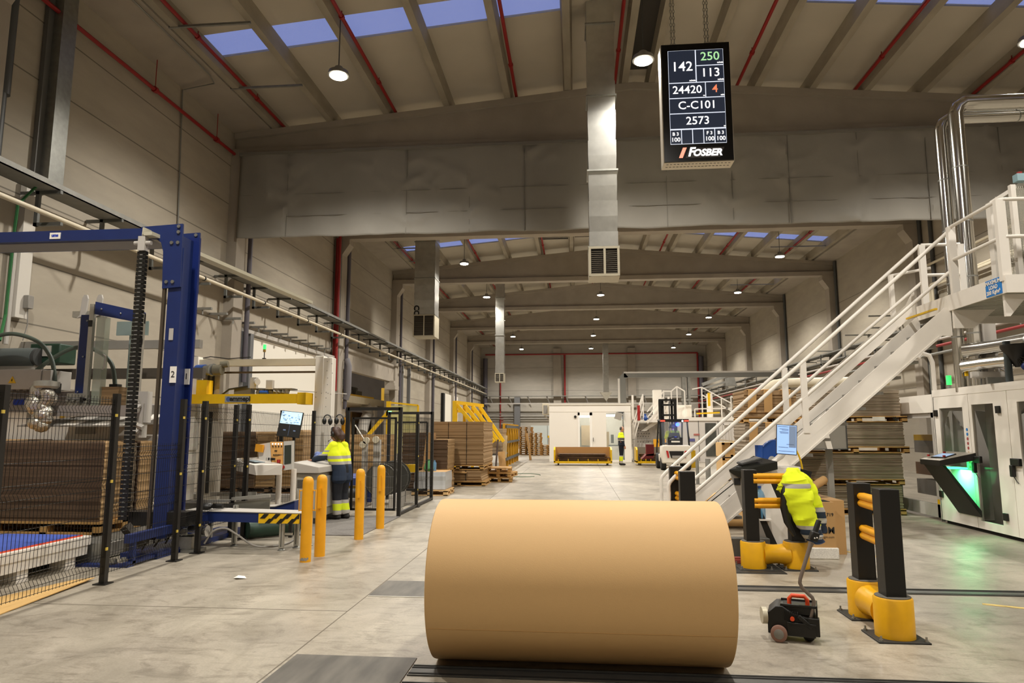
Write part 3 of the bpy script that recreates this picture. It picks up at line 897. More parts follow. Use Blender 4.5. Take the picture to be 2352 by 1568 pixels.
MVB().tube([(-0.01, -0.02, 0.26), (-0.01, -0.02, 0.30), (0.01, -0.02, 0.325), (0.1, -0.02, 0.325), (0.12, -0.02, 0.30), (0.12, -0.02, 0.26)], 0.016, 10).build('grip', ORANGE, bp)
MVB().cyl((0.01, -0.122, 0.175), (0.01, -0.14, 0.175), 0.016, 12).build('button', ORANGE, t)
MVB().cyl((-0.18, -0.075, 0.17), (-0.215, -0.085, 0.17), 0.062, 24).build('motor_cap', mat('mover_disc', 'bdb6a0', 0.45, 0.3), t)
for y in (-0.15, 0.13):
    wq = MVB().lathe((-0.09, y, 0.062), [(0.05, -0.022), (0.06, -0.018), (0.06, 0.018), (0.05, 0.022)], 28, 'Y').build('wheel', mat('wheel_rubber', '8c6a5c', 0.7), t)
    MVB().lathe((-0.09, y, 0.062), [(0.015, -0.03), (0.036, -0.026), (0.04, 0.024), (0.015, 0.026)], 20, 'Y').build('hub', GALVD, wq)
MVB().lathe((0.12, 0.0, 0.045), [(0.03, -0.05), (0.045, -0.045), (0.045, 0.045), (0.03, 0.05)], 20, 'Y').build('wheel', BLACK, t)
m = MVB().box(0.12, -0.13, 0.06, 0.2, -0.06, 0.19).obox((0.1, -0.125, 0.16), (0.12, 0.03, 0.03), (0, R(40), 0))
m.build('tiller_bracket', MATM, t, bevel=0.004)
h = MB().tube([(1.765, 5.63, 0.17), (1.785, 5.62, 0.26), (1.795, 5.62, 0.305), (1.785, 5.62, 0.335), (1.715, 5.63, 0.405), (1.70, 5.63, 0.44), (1.705, 5.63, 0.47), (1.765, 5.65, 0.62), (1.80, 5.66, 0.705), (1.815, 5.665, 0.74)], [0.014] * 7 + [0.015, 0.016, 0.022], 12).build('tiller', mat('tiller_grey', '7b7067', 0.42, 0.4), t)
MB().obox((1.838, 5.67, 0.785), (0.062, 0.06, 0.075), (0, R(20), 0)).build('control_head', BLACK, h, bevel=0.01)
MB().tube([(1.845, 5.67, 0.81), (1.87, 5.675, 0.87), (1.885, 5.68, 0.905)], [0.02, 0.021, 0.019], 14).build('handle_grip', BLACK, h)
MB().ball((1.832, 5.637, 0.775), 0.006, 8).ball((1.85, 5.637, 0.778), 0.006, 8).build('switch', WHITE, h)

# ---------------------------------------------------------------- workstation at the stair
t = thing('operator_desk', 'white and black slanted machine desk behind the hung jacket', 'machine desk', (2.5, 9.4, 0))
m = MB()
m.prism([(1.98, 1.10), (2.12, 1.08), (2.48, 0.05), (2.30, 0.05)], 'Y', 9.25, 9.30)
m.build('front_leg', mat('desk_grey', '8f8b84', 0.35, 0.3), t, bevel=0.004)
m = MB().prism([(2.05, 1.09), (2.16, 1.09), (2.6, 0.05), (2.45, 0.05)], 'Y', 9.3, 9.36)
m.build('slanted_side', BLACK, t, smooth=False)
m = MB().add([(1.98, 9.25, 1.10), (2.12, 9.22, 1.08), (2.62, 9.35, 1.20), (2.42, 9.75, 1.26), (1.98, 9.25, 1.07), (2.12, 9.22, 0.99), (2.62, 9.35, 1.10), (2.42, 9.75, 1.2)],
             [(0, 1, 2, 3), (1, 5, 6, 2), (0, 4, 5, 1), (3, 7, 4, 0), (2, 6, 7, 3), (4, 7, 6, 5)])
m.build('keyboard_shelf', mat('desk_black', '191a15', 0.3), t, smooth=False)
m = MB().prism([(2.2, 0.05), (2.28, 1.02), (2.95, 1.06), (2.95, 1.17), (2.3, 1.14), (2.26, 1.02)], 'Y', 9.4, 9.9) if False else MB()
m.box(2.28, 9.42, 0.95, 2.93, 9.95, 1.13)
m.prism([(2.22, 1.0), (2.5, 1.0), (2.86, 0.05), (2.6, 0.05)], 'Y', 9.37, 9.42)
m.box(2.35, 9.55, 0.05, 2.45, 9.9, 0.95)
m.build('cabinet', WHITE, t, bevel=0.008)
MB().prism([(2.86, 1.13), (3.12, 1.06), (2.72, 0.05), (2.6, 0.05)], 'Y', 9.55, 9.9).build('side_panel', BLACK, t, smooth=False)
MB().prism([(2.72, 0.95), (2.8, 0.5), (2.95, 0.05), (2.86, 0.05), (2.62, 0.5), (2.5, 0.95)], 'Y', 9.38, 9.5).build('inner_panel', BLACK, t, smooth=False)
B(2.0, 9.2, 0, 2.9, 9.95, 0.05).build('plinth', DGREY, t)
MB().box(2.035, 9.245, 0.905, 2.115, 9.252, 0.99).build('cut_out_handle', DARKGAP, t, smooth=False)
ar = MB().tube([(2.42, 9.5, 1.14), (2.6, 9.55, 1.17), (2.75, 9.6, 1.25), (2.86, 9.62, 1.38), (2.90, 9.62, 1.5)], 0.028, 8).build('monitor_arm', WHITE, t)
MB().ball((2.45, 9.46, 1.17), 0.035, 10).build('arm_knob', BLACK, ar)
t2 = thing('monitor', 'black monitor with a light blue page, on the stair side desk', 'monitor', (2.75, 9.35, 1.3))
Mx = Euler((R(-6), R(4), R(-9))).to_matrix()
class MON(MB):
    def build(s, *a, **kw):
        s.v = [tuple(V((2.755, 9.36, 1.485)) + Mx @ V(q)) for q in s.v]; return MB.build(s, *a, **kw)
MON().box(-0.128, 0, -0.195, 0.128, 0.03, 0.195).build('housing', BLACK, t2, bevel=0.004)
m = MON().box(-0.12, -0.003, -0.187, 0.12, 0.0, 0.187, 0)
m.box(0.03, -0.005, -0.1, 0.115, -0.003, 0.18, 1)
for i, (z, a, b) in enumerate(((0.17, -.11, .02), (.14, -.09, .02), (.125, -.06, .02), (.1, -.09, .02), (.085, -.08, .02), (-.1, -.1, .02), (-.15, -.1, .1), (-.06, .0, .09))):
    m.box(a, -0.006, z - 0.004, b, -0.003, z, 2)
m.build('screen', [mat('page_blue', '8fb0e0', 0.4, emit=0.75), mat('page_grey', '6f7f98', 0.4, emit=0.5), mat('page_ink', '2a3550', emit=0.2)], t2, smooth=False)
t2 = thing('keyboard', 'grey and black keyboard on the black desk shelf by the stairs', 'keyboard', (2.25, 9.4, 1.2))
MB().obox((2.28, 9.42, 1.205), (0.3, 0.14, 0.022), (R(6), R(-14), R(14))).build('base', DGREY, t2, bevel=0.004)
m = MB()
for i in range(12):
    for j in range(4):
        q = Euler((R(6), R(-14), R(14))).to_matrix() @ V((-0.13 + i * 0.0235, -0.05 + j * 0.032, 0.014)); m.obox(V((2.28, 9.42, 1.205)) + q, (0.018, 0.024, 0.008), (R(6), R(-14), R(14)))
m.build('keys', mat('key_grey', '6f6d69', 0.6), t2, smooth=False)
tag(MB().ball((2.12, 9.32, 1.125), 0.045, 14, (1.0, 0.7, 0.5)).build('computer_mouse', BLACK, loc=(2.12, 9.32, 1.1)), 'black mouse beside the keyboard on the slanted desk', 'mouse')
t2 = thing('water_bottle', 'clear blue plastic water bottle standing behind the lower guard rail', 'bottle', (2.38, 8.8, 0.5))
MB().lathe((2.38, 9.36, 0.47), [(0.06, 0), (0.062, 0.02), (0.062, 0.12), (0.055, 0.14), (0.062, 0.16), (0.062, 0.29), (0.045, 0.34), (0.02, 0.37), (0.02, 0.39)], 20).build('body', see_through('bottle_blue', '5f9cc0', 0.45, 0.1), t2)
MB().cyl((2.38, 9.36, 0.86), (2.38, 9.36, 0.885), 0.023, 14).build('cap', BLUE2, t2)
t2.location = (2.38, 9.36, 0.47)
for c in list(t2.children): c.data.transform(Matrix.Translation(V((2.38, 8.8, 0.5)) - V((2.38, 9.36, 0.47))))
B(2.28, 9.28, 0.45, 2.5, 9.45, 0.47).build('bottle_shelf', WHITE, t)
t2 = thing('cable_reel', 'blue industrial fan drum with grey badge behind the desk monitor', 'fan', (2.75, 10.6, 0))
m = MB().lathe((2.78, 9.97, 1.27), [(0.1, -0.0), (0.2, 0.0), (0.21, 0.04), (0.16, 0.1), (0.1, 0.12)], 30, 'Y')
t2.location = (2.78, 9.97, 1.0)
m.build('drum', BLUE2, t2); MB().cyl((2.55, 9.96, 1.13), (2.55, 9.96, 1.40), 0.055, 16).build('motor', BLUE2, t2)
MB().cyl((2.72, 9.955, 1.2), (2.72, 9.965, 1.2), 0.05, 20).build('badge', LGREY, t2)
m = MB().tube(sm([(2.86, 9.68, 1.42), (2.93, 9.7, 1.39), (3.0, 9.7, 1.28), (3.04, 9.7, 1.1), (3.05, 9.7, 0.85), (3.03, 9.7, 0.6), (2.99, 9.75, 0.3), (2.95, 9.8, 0.02)]), 0.012, 8)
tag(m.build('power_cable', YEL, loc=(3.0, 9.7, 0)), 'yellow cable looping down from the desk monitor arm', 'cable')

# printed carton on a paper wrapped base, kraft cores behind it
t = thing('carton', 'tall printed cardboard carton open at the top behind the tiller', 'carton', (3.08, 9.3, 0))
m = MB().box(2.92, 9.2, 0.14, 3.25, 9.5, 0.70)
m.build('box', CARD, t, smooth=False)
MB().box(2.9, 9.17, 0, 3.27, 9.52, 0.14).build('wrapped_base', mat('newsprint', 'dcd8cf', 0.8, 0, (60, 0.2)), t, bevel=0.012)
m = MB(); m.text('2 730 719', 0.058, (3.235, 9.196, 0.545), (1, 0, 0), (0, 0, 1), align='RIGHT', bold=0.001)
m.text('CGM', 0.11, (3.24, 9.196, 0.35), (1, 0, 0), (0, 0, 1), align='RIGHT', bold=0.003); m.text('www.    cgm.com', 0.04, (3.23, 9.196, 0.27), (1, 0, 0), (0, 0, 1), align='RIGHT')
m.build('print', INK, t, smooth=False)
MB().box(2.95, 9.25, 0.695, 3.22, 9.48, 0.705).build('opening', DARKGAP, t, smooth=False)
for i, (p, q, rr) in enumerate((((3.05, 9.62, 0.80), (3.4, 9.95, 0.93), 0.055), ((2.98, 9.65, 0.86), (3.15, 10.4, 0.98), 0.085), ((3.02, 9.6, 0.76), (3.3, 10.3, 0.80), 0.08))):
    q2 = V(q) - V(p)
    m = MB().cyl(p, q, rr, 20, caps=False).cyl(q, p, rr * 0.85, 20, caps=False)
    tag(m.build('cardboard_tube', CARD, loc=p), ('thin brown cardboard tube sticking out to the right above the carton', 'thick brown cardboard tube lying upper left above the carton', 'thick brown cardboard tube lowest of three above the carton')[i], 'tube', 'cardboard tubes above the carton')
B(2.95, 9.55, 0, 3.5, 10.5, 0.69).build('tube_bin', CARD, None, smooth=False, loc=(3.2, 10, 0))
tag(bpy.data.objects['tube_bin'], 'brown cardboard bin holding short tubes behind the carton', 'bin')
# wrapped kraft rolls lying past the near barrier
for i in range(4):
    y = 11.9 + (i // 2) * 0.32; z = 0.16 + (i % 2) * 0.26
    m = MB().lathe((0, 0, 0), [(0.0, 0), (0.13, 0), (0.13, 1.5), (0.0, 1.5)], 24, 'X')
    m.v = [(a + 1.62, b + y, c + z) for a, b, c in m.v]
    tag(m.build('kraft_bundle', KRAFT, loc=(1.62, y, z - 0.13)), 'kraft wrapped roll on the floor past the stair foot, %s of the %s pair' % (('lower', 'upper')[i % 2], ('front', 'back')[i // 2]), 'paper roll', 'small kraft rolls past the stair foot')
t = thing('floor_post', 'thin grey steel post standing on the floor behind the stair rails', 'post', (3.64, 21.4, 0))
MB().cyl((3.64, 21.4, 0), (3.64, 21.4, 0.84), 0.05, 12).build('pole', GALVD, t); B(3.54, 21.3, 0, 3.74, 21.5, 0.015).build('base_plate', GALVD, t)
t = thing('floor_post', 'short grey steel post behind the lower stair rails, right of the thin one', 'post', (4.16, 22.5, 0))
MB().cyl((4.16, 22.5, 0), (4.16, 22.5, 0.72), 0.08, 12).build('pole', GALVD, t)
tag(MB().obox((1.95, 8.8, 0.03), (0.2, 0.1, 0.05)).obox((1.93, 8.79, 0.065), (0.12, 0.06, 0.03)).build('scrub_brush', mat('brush_red', '8a3a33', 0.7), loc=(1.95, 8.8, 0), bevel=0.006), 'red scrubbing brush on the floor between roll and guard barrier', 'brush')
B(1.72, 9.05, 0, 2.4, 9.2, 0.26).build('tool_drawer', mat('drawer_grey', '57554f', 0.5, 0.3), None, loc=(2.0, 9.1, 0), bevel=0.006)
tag(bpy.data.objects['tool_drawer'], 'low grey drawer box on the floor behind the roll end', 'drawer box')
# ---------------------------------------------------------------- pallets and cardboard stacks
def pallet(x0, y0, z0, x1, y1, h, label, group, cat='pallet', parts=True, mt=None):
    mt = mt or WOOD
    if parts:
        t = thing('wooden_pallet', label, cat, ((x0 + x1) / 2, (y0 + y1) / 2, z0), group)
    d = MB(); n = 7; L = y1 - y0
    for i in range(n):
        a = y0 + i * L / n; d.box(x0, a, z0 + h * 0.82, x1, a + L / n * 0.78, z0 + h)
    if parts:
        d.build('deck', mt, t, smooth=False); d = MB()
    for j in range(3):
        a = x0 + (x1 - x0 - 0.1) * j / 2
        for q in range(3):
            b = y0 + (L - 0.14) * q / 2; d.box(a, b, z0 + h * 0.17, a + 0.1, b + 0.14, z0 + h * 0.82)
        d.box(a, y0, z0 + h * 0.64, a + 0.1, y1, z0 + h * 0.82); d.box(a, y0, z0, a + 0.1, y1, z0 + h * 0.17)
        if parts:
            d.build('bearer', mt, t, smooth=False); d = MB()
    for q in range(3):
        b = y0 + (L - 0.1) * q / 2
        d.box(x0, b, z0 + 0.001, x1, b + 0.1, z0 + h * 0.16)
    if parts:
        d.build('bottom_board', mt, t, smooth=False); return t
    return tag(d.build('wooden_pallet', mt, loc=((x0 + x1) / 2, (y0 + y1) / 2, z0), smooth=False), label, cat, group)
def sheets(x0, y0, z0, x1, y1, z1, label, group, mt, top=None, wob=0.02, n=24, splits=0, name='cardboard_stack', round_=0.0, seed=1):
    """a stack of flat cardboard sheets with slightly uneven edges"""
    rnd = random.Random(seed); vs = []; fs = []
    for i in range(n + 1):
        z = z0 + (z1 - z0) * i / n
        e = [rnd.uniform(-wob, wob) for _ in range(4)]
        sag = 0.0
        if round_ and z > z1 - round_:
            u = (z - (z1 - round_)) / round_; sag = round_ * (1 - math.sqrt(max(0, 1 - u * u))) * 0.8
        vs += [(x0 + e[0] + sag, y0 + e[1] + sag, z), (x1 + e[2] - sag, y0 + e[1] + sag, z), (x1 + e[2] - sag, y1 + e[3] - sag, z), (x0 + e[0] + sag, y1 + e[3] - sag, z)]
    m = MB(); m.v = vs
    for i in range(n):
        a = i * 4; b = a + 4
        m.f += [(a, a + 1, b + 1, b), (a + 2, a + 3, b + 3, b + 2)]; m.mi += [0, 0]
        m.f += [(a + 1, a + 2, b + 2, b + 1), (a + 3, a, b, b + 3)]; m.mi += [1, 1]
    m.f += [(n * 4, n * 4 + 1, n * 4 + 2, n * 4 + 3), (3, 2, 1, 0)]; m.mi += [2, 2]
    for k in range(splits):
        x = x0 + (x1 - x0) * (k + 1) / (splits + 1) + rnd.uniform(-0.02, 0.02)
        m.box(x - 0.006, y0 - wob - 0.004, z0 + 0.02, x + 0.006, y0 + 0.05, z1 - 0.01, 3)
    o = m.build(name, [mt, top or mt, CARD, DARKGAP], loc=((x0 + x1) / 2, (y0 + y1) / 2, z0), smooth=False)
    return tag(o, label, 'cardboard stack', group)
GR = 'grey cardboard stacks under the stairs'
for i, (x0, z0, x1, z1) in enumerate(((4.48, 0.12, 6.22, 0.55), (4.38, 0.68, 6.26, 1.165), (4.6, 1.30, 6.33, 1.76), (4.7, 1.885, 6.29, 2.39))):
    sheets(x0, 14.0, z0, x1, 15.15, z1, 'grey edged stack of flat cardboard under the stairs, %s from the floor' % ORD[i], GR, CARDG, wob=0.012, n=30, seed=i + 3)
for i, (x0, z0, x1, h) in enumerate(((4.45, 0.0, 6.26, 0.12), (4.38, 0.565, 6.27, 0.115), (4.42, 1.17, 6.40, 0.13), (4.62, 1.765, 6.40, 0.12))):
    t = pallet(x0, 13.97, z0, x1, 15.17, h, 'wooden pallet in the grey stack under the stairs, %s from the floor' % ORD[i], 'pallets in the grey stack under the stairs')
    if i == 3:
        MB().box(5.75, 13.955, 1.79, 5.98, 13.965, 1.87).build('paper_label', PAPERW, t, smooth=False)
        MB().text('SB1', 0.085, (6.18, 13.955, 1.835), (1, 0, 0), (0, 0, 1), bold=0.001).build('marking', INK, t, smooth=False)
# second group further back with folded cardboard corner guards
GR2 = 'brown cardboard stacks behind the stair rails'
for i, (z0, z1) in enumerate(((0.14, 0.75), (0.9, 1.78), (1.93, 2.58))):
    o = sheets(4.1, 17.2, z0, 5.9, 18.4, z1, 'brown cardboard stack with folded corner guards behind the stair rails, %s from the floor' % ORD[i], GR2, CARDM if i == 2 else CARDG, wob=0.015, seed=i + 20)
    if i:
        for j, x in enumerate((4.28, 4.66, 5.1)):
            m = MB().obox((x, 17.14, z1 - 0.26), (0.2, 0.02, 0.56), (R(4), R(3 - 3 * j), 0)).obox((x, 17.3, z1 + 0.015), (0.2, 0.34, 0.02))
            m.build('corner_guard', CARD, o, bevel=0.012)
    pallet(4.1, 17.2, z0 - 0.14, 5.9, 18.4, 0.135, 'wooden pallet in the brown stack behind the stair rails, %s from the floor' % ORD[i], 'pallets in the brown stack behind the stairs')

# ---------------------------------------------------------------- steel stair and platform
t = thing('steel_stair', 'white steel staircase with round handrails rising to the right', 'staircase', (1.3, 10.3, 0))
YN, YF = 9.88, 10.74
def sz(x): return 2.36 + 0.862 * (x - 4.04)
for nm, y, du, dl in (('near_stringer', YN, 0.0, -0.30), ('far_stringer', YF, -0.02, -0.30)):
    pts = [(1.30, 0.0), (1.62, 0.0), (5.02, sz(5.02) + dl), (5.2, sz(5.02) + dl), (5.2, 3.3), (5.02 + du, 3.3), (1.30, sz(1.30) + du)]
    pts[5] = (4.04 + (3.3 - 2.36 - du) / 0.862, 3.3)
    MB().prism(pts, 'Y', y - 0.012, y + 0.012).build('stringer', WHITE, t, smooth=False)
    MB().prism([(1.62, 0.0), (1.66, 0.0), (5.06, sz(5.02) + dl), (5.02, sz(5.02) + dl)], 'Y', y - 0.03, y + 0.03).build('stringer_lip', WHITE, t, smooth=False)
pts = [(1.25, 0.2), (1.55, 0.2), (5.1, sz(5.1) + 0.03), (5.2, sz(5.2)), (5.2, 3.75), (5.06, sz(5.06) + 0.27), (1.25, sz(1.25) + 0.27)]
MB().prism(pts, 'Y', YF + 0.09, YF + 0.11).build('kick_plate', WHITE, t, smooth=False)
for i in range(15):
    z = 0.22 + i * 0.213; x = 4.04 + (z - 2.36) / 0.862 + 0.22
    MB().box(x, YN + 0.012, z - 0.04, x + 0.24, YF - 0.012, z).build('tread', mat('tread_grey', '8f8c85', 0.5, 0.3) if i else GALVD, t, smooth=False)
MB().box(5.0, YN + 0.01, 3.27, 5.04, YF - 0.01, 3.295).build('nosing', YEL, t, smooth=False)
for y in (YN, YF):
    rr = 0.027
    top = [(1.28, y, 0.0), (1.28, y, 0.84), (1.30, y, 0.89), (1.36, y, 0.955), (5.28, y, 4.40)]
    mid = [(1.62, y, 0.74), (5.3, y, 3.86)]
    if y == YF:
        top = [(a, b, c + 0.02) for a, b, c in top]
    MB().tube(top, rr, 10).build('handrail', WHITE, t)
    MB().tube(mid, rr * 0.9, 10).build('knee_rail', WHITE, t)
    MB().tube([(1.42, y, 0.0), (1.42, y, 0.6), (1.47, y, 0.65), (1.62, y, 0.74)], rr * 0.9, 10).build('newel_loop', WHITE, t)
    for x in (3.18,):
        B(x - 0.04, y - 0.022, sz(x) - 0.05, x + 0.04, y + 0.022, 0.955 + (x - 1.36) * 0.879).build('baluster', WHITE, t, smooth=False)
    B(1.2, y - 0.07, 0, 1.5, y + 0.07, 0.012).build('foot_plate', WHITE, t, smooth=False)

t = thing('steel_platform', 'white raised steel platform with railings above the machine enclosure', 'platform', (6.3, 9.7, 0))
m = MB().box(5.2, 8.6, 3.40, 8.6, 10.75, 3.46); m.build('deck', GALVD, t, smooth=False)
m = MB()
for i in range(20):
    y = 8.66 + i * 0.106; m.prism([(y, 3.40), (y + 0.02, 3.31), (y + 0.06, 3.31), (y + 0.08, 3.40)], 'X', 5.24, 8.6)
m.build('corrugated_soffit', mat('soffit', 'a7a596', 0.45, 0.5), t, smooth=False)
MB().box(5.18, 8.62, 3.25, 5.2, 10.76, 3.47).build('toe_board', WHITE, t, smooth=False)
MB().box(5.18, 8.58, 3.25, 8.6, 8.62, 3.47).build('toe_board', WHITE, t, smooth=False)
MB().box(5.2, 10.74, 3.2, 8.6, 10.78, 3.47).build('toe_board', WHITE, t, smooth=False)
for y in (9.82,):
    MB().prism([(5.2, 3.25), (5.2, 3.0), (5.45, 3.0), (5.75, 3.25)], 'Y', y - 0.02, y + 0.02).build('bracket', WHITE, t, smooth=False)
MB().prism([(5.22, 3.25), (5.22, 2.98), (5.27, 2.98), (5.5, 3.25)], 'Y', 8.7, 8.74).build('bracket', WHITE, t, smooth=False)
def rp(x, y, h=1.02, w_=0.045):
    MB().box(x - w_, y - w_ * 0.6, 3.4, x + w_, y + w_ * 0.6, 3.4 + h).build('rail_post', WHITE, t, smooth=False)
rp(5.24, 9.78, 1.02, 0.05); rp(5.22, 8.64, 1.02, 0.055); rp(5.3, 10.72); rp(5.86, 10.72); rp(7.6, 8.64)
for z in (4.42, 3.95):
    MB().tube([(5.24, 9.78, z), (5.22, 8.66, z), (5.26, 8.62, z), (8.6, 8.62, z)], 0.024, 10).build('guard_tube', WHITE, t)
    MB().tube([(5.3, 10.72, z), (5.86, 10.72, z)], 0.024, 10).build('guard_tube', WHITE, t)
MB().tube([(4.95, 11.05, 4.02), (5.5, 10.9, 4.1)], 0.022, 8).build('guard_tube', WHITE, t)
B(4.93, 11.0, 3.3, 4.99, 11.06, 4.03).build('rail_post', WHITE, t, smooth=False)
s = MB().box(5.172, 8.66, 3.26, 5.18, 8.98, 3.465)
sg = s.build('load_sign', SIGNB, t, smooth=False)
m = MB(); 
for i, tx in enumerate(('MAXIMUM', 'LOAD', '200 Kg/m²')):
    m.text(tx, 0.066, (5.168, 8.82, 3.425 - i * 0.062), (0, -1, 0), (0, 0, 1), bold=0.003)
m.build('lettering', WHITE, sg, smooth=False)
for x, y in ((6.02, 10.35),):
    MB().box(x - 0.07, y - 0.07, 0, x + 0.07, y + 0.07, 3.3).build('column', LGREY, t, smooth=False) if False else None

# perforated guard box on the platform, with an emergency stop on top
t = thing('perforated_cabinet', 'white machine cover with perforated panels standing on the platform', 'machine cover', (6.6, 9.4, 3.46))
MB().box(5.52, 9.32, 3.46, 5.62, 9.42, 4.62).build('corner_post', WHITE, t, smooth=False)
MB().box(5.9, 9.0, 3.46, 6.6, 9.06, 4.86).build('front_sheet', WHITE, t, smooth=False)
PERF = mat('perforated_sheet', 'b9b5a6', 0.5, 0.2)
def perf(px0, py0, px1, py1, z0, z1, nm):
    m = MB(); a, b = V((px0, py0, 0)), V((px1, py1, 0)); d = b - a; n = max(2, int(d.length / 0.012))
    rows = int((z1 - z0) / 0.018)
    for i in range(rows):
        z = z0 + i * 0.018
        m.bar(a + V((0, 0, z)), b + V((0, 0, z)), 0.004, 0.008)
    for i in range(n // 2 + 1):
        p = a + d * (i / (n // 2)); m.bar(p + V((0, 0, z0)), p + V((0, 0, z1)), 0.004, 0.007)
    m.build(nm, PERF, t, smooth=False)
perf(5.62, 9.36, 5.85, 9.1, 3.5, 4.7, 'perforated_panel')
perf(5.66, 9.02, 5.9, 9.02, 3.5, 4.72, 'perforated_panel')
m = MB().bar((5.57, 9.38, 4.62), (5.9, 9.04, 4.84), 0.05, 0.05); m.box(5.6, 9.0, 3.46, 5.66, 9.06, 4.74)
m.build('frame', WHITE, t, smooth=False)
s = MB().box(5.68, 8.98, 4.78, 5.8, 9.08, 4.88).build('stop_box', mat('stop_box', '8aa8b0', 0.5), t, bevel=0.004)
MB().cyl((5.74, 9.03, 4.88), (5.74, 9.03, 4.91), 0.03, 14).build('stop_button', RED, s)

# shiny insulated pipes
def steam_pipe(pts, r, label, grp='shiny insulated pipes', nm='insulated_pipe'):
    t = thing(nm, label, 'pipe', pts[0], grp)
    MB().tube(pts, r, 20).build('cladding', CHROME, t)
    m = MB()
    for a, b in zip(pts, pts[1:]):
        a, b = V(a), V(b); L = (b - a).length
        if L > 0.6:
            k = int(L / 1.0)
            for i in range(1, k + 1):
                p = a.lerp(b, i / (k + 1)); d = (b - a).normalized() * 0.012
                m.cyl(p - d, p + d, r * 1.03, 20)
    if m.v: m.build('seam_band', GALV, t)
    return t
for i, (x, y, zt) in enumerate(((6.48, 12.15, 7.02), (6.62, 11.9, 7.18), (6.76, 12.2, 7.2))):
    steam_pipe([(x, y, 2.25), (x, y, zt - 0.15), (x + 0.05, y, zt - 0.02), (x + 0.16, y, zt + 0.06), (x + 0.4, y, zt + 0.06), (10.5, y, zt + 0.06)], 0.095 if i != 1 else 0.12,
               'shiny vertical insulated pipe turning right under the roof, %s of three' % ('leftmost', 'middle', 'rightmost')[i])

# ---------------------------------------------------------------- white machine enclosure on the right
t = thing('machine_enclosure', 'long white machine enclosure with tall dark windows along the right side', 'machine enclosure', (7.2, 10.8, 0))
XF = 6.40
def panel(y0, y1, z0, z1, holes, nm='door_panel', x=XF, th=0.05):
    """a sheet at x with rectangular holes, built of strips"""
    ys = sorted({y0, y1} | {h[0] for h in holes} | {h[1] for h in holes})
    m = MB()
    for a, b in zip(ys, ys[1:]):
        hs = [h for h in holes if h[0] <= a + 1e-6 and h[1] >= b - 1e-6]
        if not hs:
            m.box(x, a, z0, x + th, b, z1)
        else:
            m.box(x, a, z0, x + th, b, hs[0][2]); m.box(x, a, hs[0][3], x + th, b, z1)
    return m.build(nm, WHITE2, t, smooth=False)
p = panel(11.87, 12.97, 0.06, 2.2, [(12.05, 12.78, 1.0, 1.99)])
MB().box(XF + 0.02, 12.05, 1.0, XF + 0.03, 12.78, 1.99).build('window_pane', SMOKED, p, smooth=False)
p = panel(10.85, 11.86, 0.06, 2.2, [(11.2, 11.78, 0.18, 2.02)])
MB().box(XF + 0.02, 11.2, 0.18, XF + 0.03, 11.78, 2.02).build('window_pane', SMOKED, p, smooth=False)
p = panel(9.6, 10.84, 0.06, 2.2, [(9.9, 10.62, 0.18, 2.02)])
MB().box(XF + 0.02, 9.9, 0.18, XF + 0.03, 10.62, 2.02).build('window_pane', SMOKED, p, smooth=False)
panel(6.8, 9.59, 0.06, 2.2, [])
MB().box(XF - 0.005, 6.8, 2.2, XF + 0.35, 12.97, 2.32).box(XF + 1.8, 6.8, 2.2, XF + 2.0, 12.97, 2.32).box(XF + 0.35, 12.7, 2.2, XF + 1.8, 12.97, 2.32).box(XF + 0.35, 10.6, 2.2, XF + 1.8, 10.9, 2.32).build('top_rim', WHITE2, t, smooth=False)
MB().box(XF + 0.05, 6.8, 0, XF + 2, 12.9, 0.06).build('plinth', DARKGAP, t, smooth=False)
MB().box(XF, 12.95, 0.06, XF + 2.0, 12.99, 2.25).build('end_panel', WHITE2, t, smooth=False)
MB().box(XF + 1.95, 6.8, 0.06, XF + 2.0, 12.9, 2.25).build('back_panel', DGREY, t, smooth=False)
for y, z in ((12.88, 1.91), (12.9, 0.5), (11.06, 1.92), (11.1, 0.32), (9.75, 1.92)):
    MB().box(XF - 0.03, y - 0.05, z - 0.055, XF, y + 0.05, z + 0.055).build('hinge', BLACK, t, bevel=0.004)
for y in (11.72, 10.75):
    h = MB().box(XF - 0.05, y - 0.13, 1.09, XF, y + 0.08, 1.2).build('lock_box', BLACK, t, bevel=0.01)
    MB().box(XF - 0.06, y + 0.02, 0.93, XF - 0.01, y + 0.09, 1.1).build('handle', BLACK, h, bevel=0.008)
    MB().tube([(XF - 0.03, y + 0.04, 0.93), (XF - 0.02, y - 0.0, 0.87), (XF - 0.02, y - 0.04, 0.84)], 0.006, 6).build('lead', BLACK, h)
m = MB(); 
cols = []
for i in range(9):
    z = 1.62 - i * 0.075
    if i < 5: m.cyl((XF - 0.003, 11.96, z), (XF, 11.96, z), 0.026, 14, k=0 if i < 2 else 1)
    else: m.prism([(11.935, z - 0.02), (11.985, z - 0.02), (11.96, z + 0.025)], 'X', XF - 0.003, XF, 2)
m.build('sticker_print', [SIGNB, mat('sticker_red', 'a84a48'), mat('sticker_amber', 'c79a3a')], t, smooth=False)
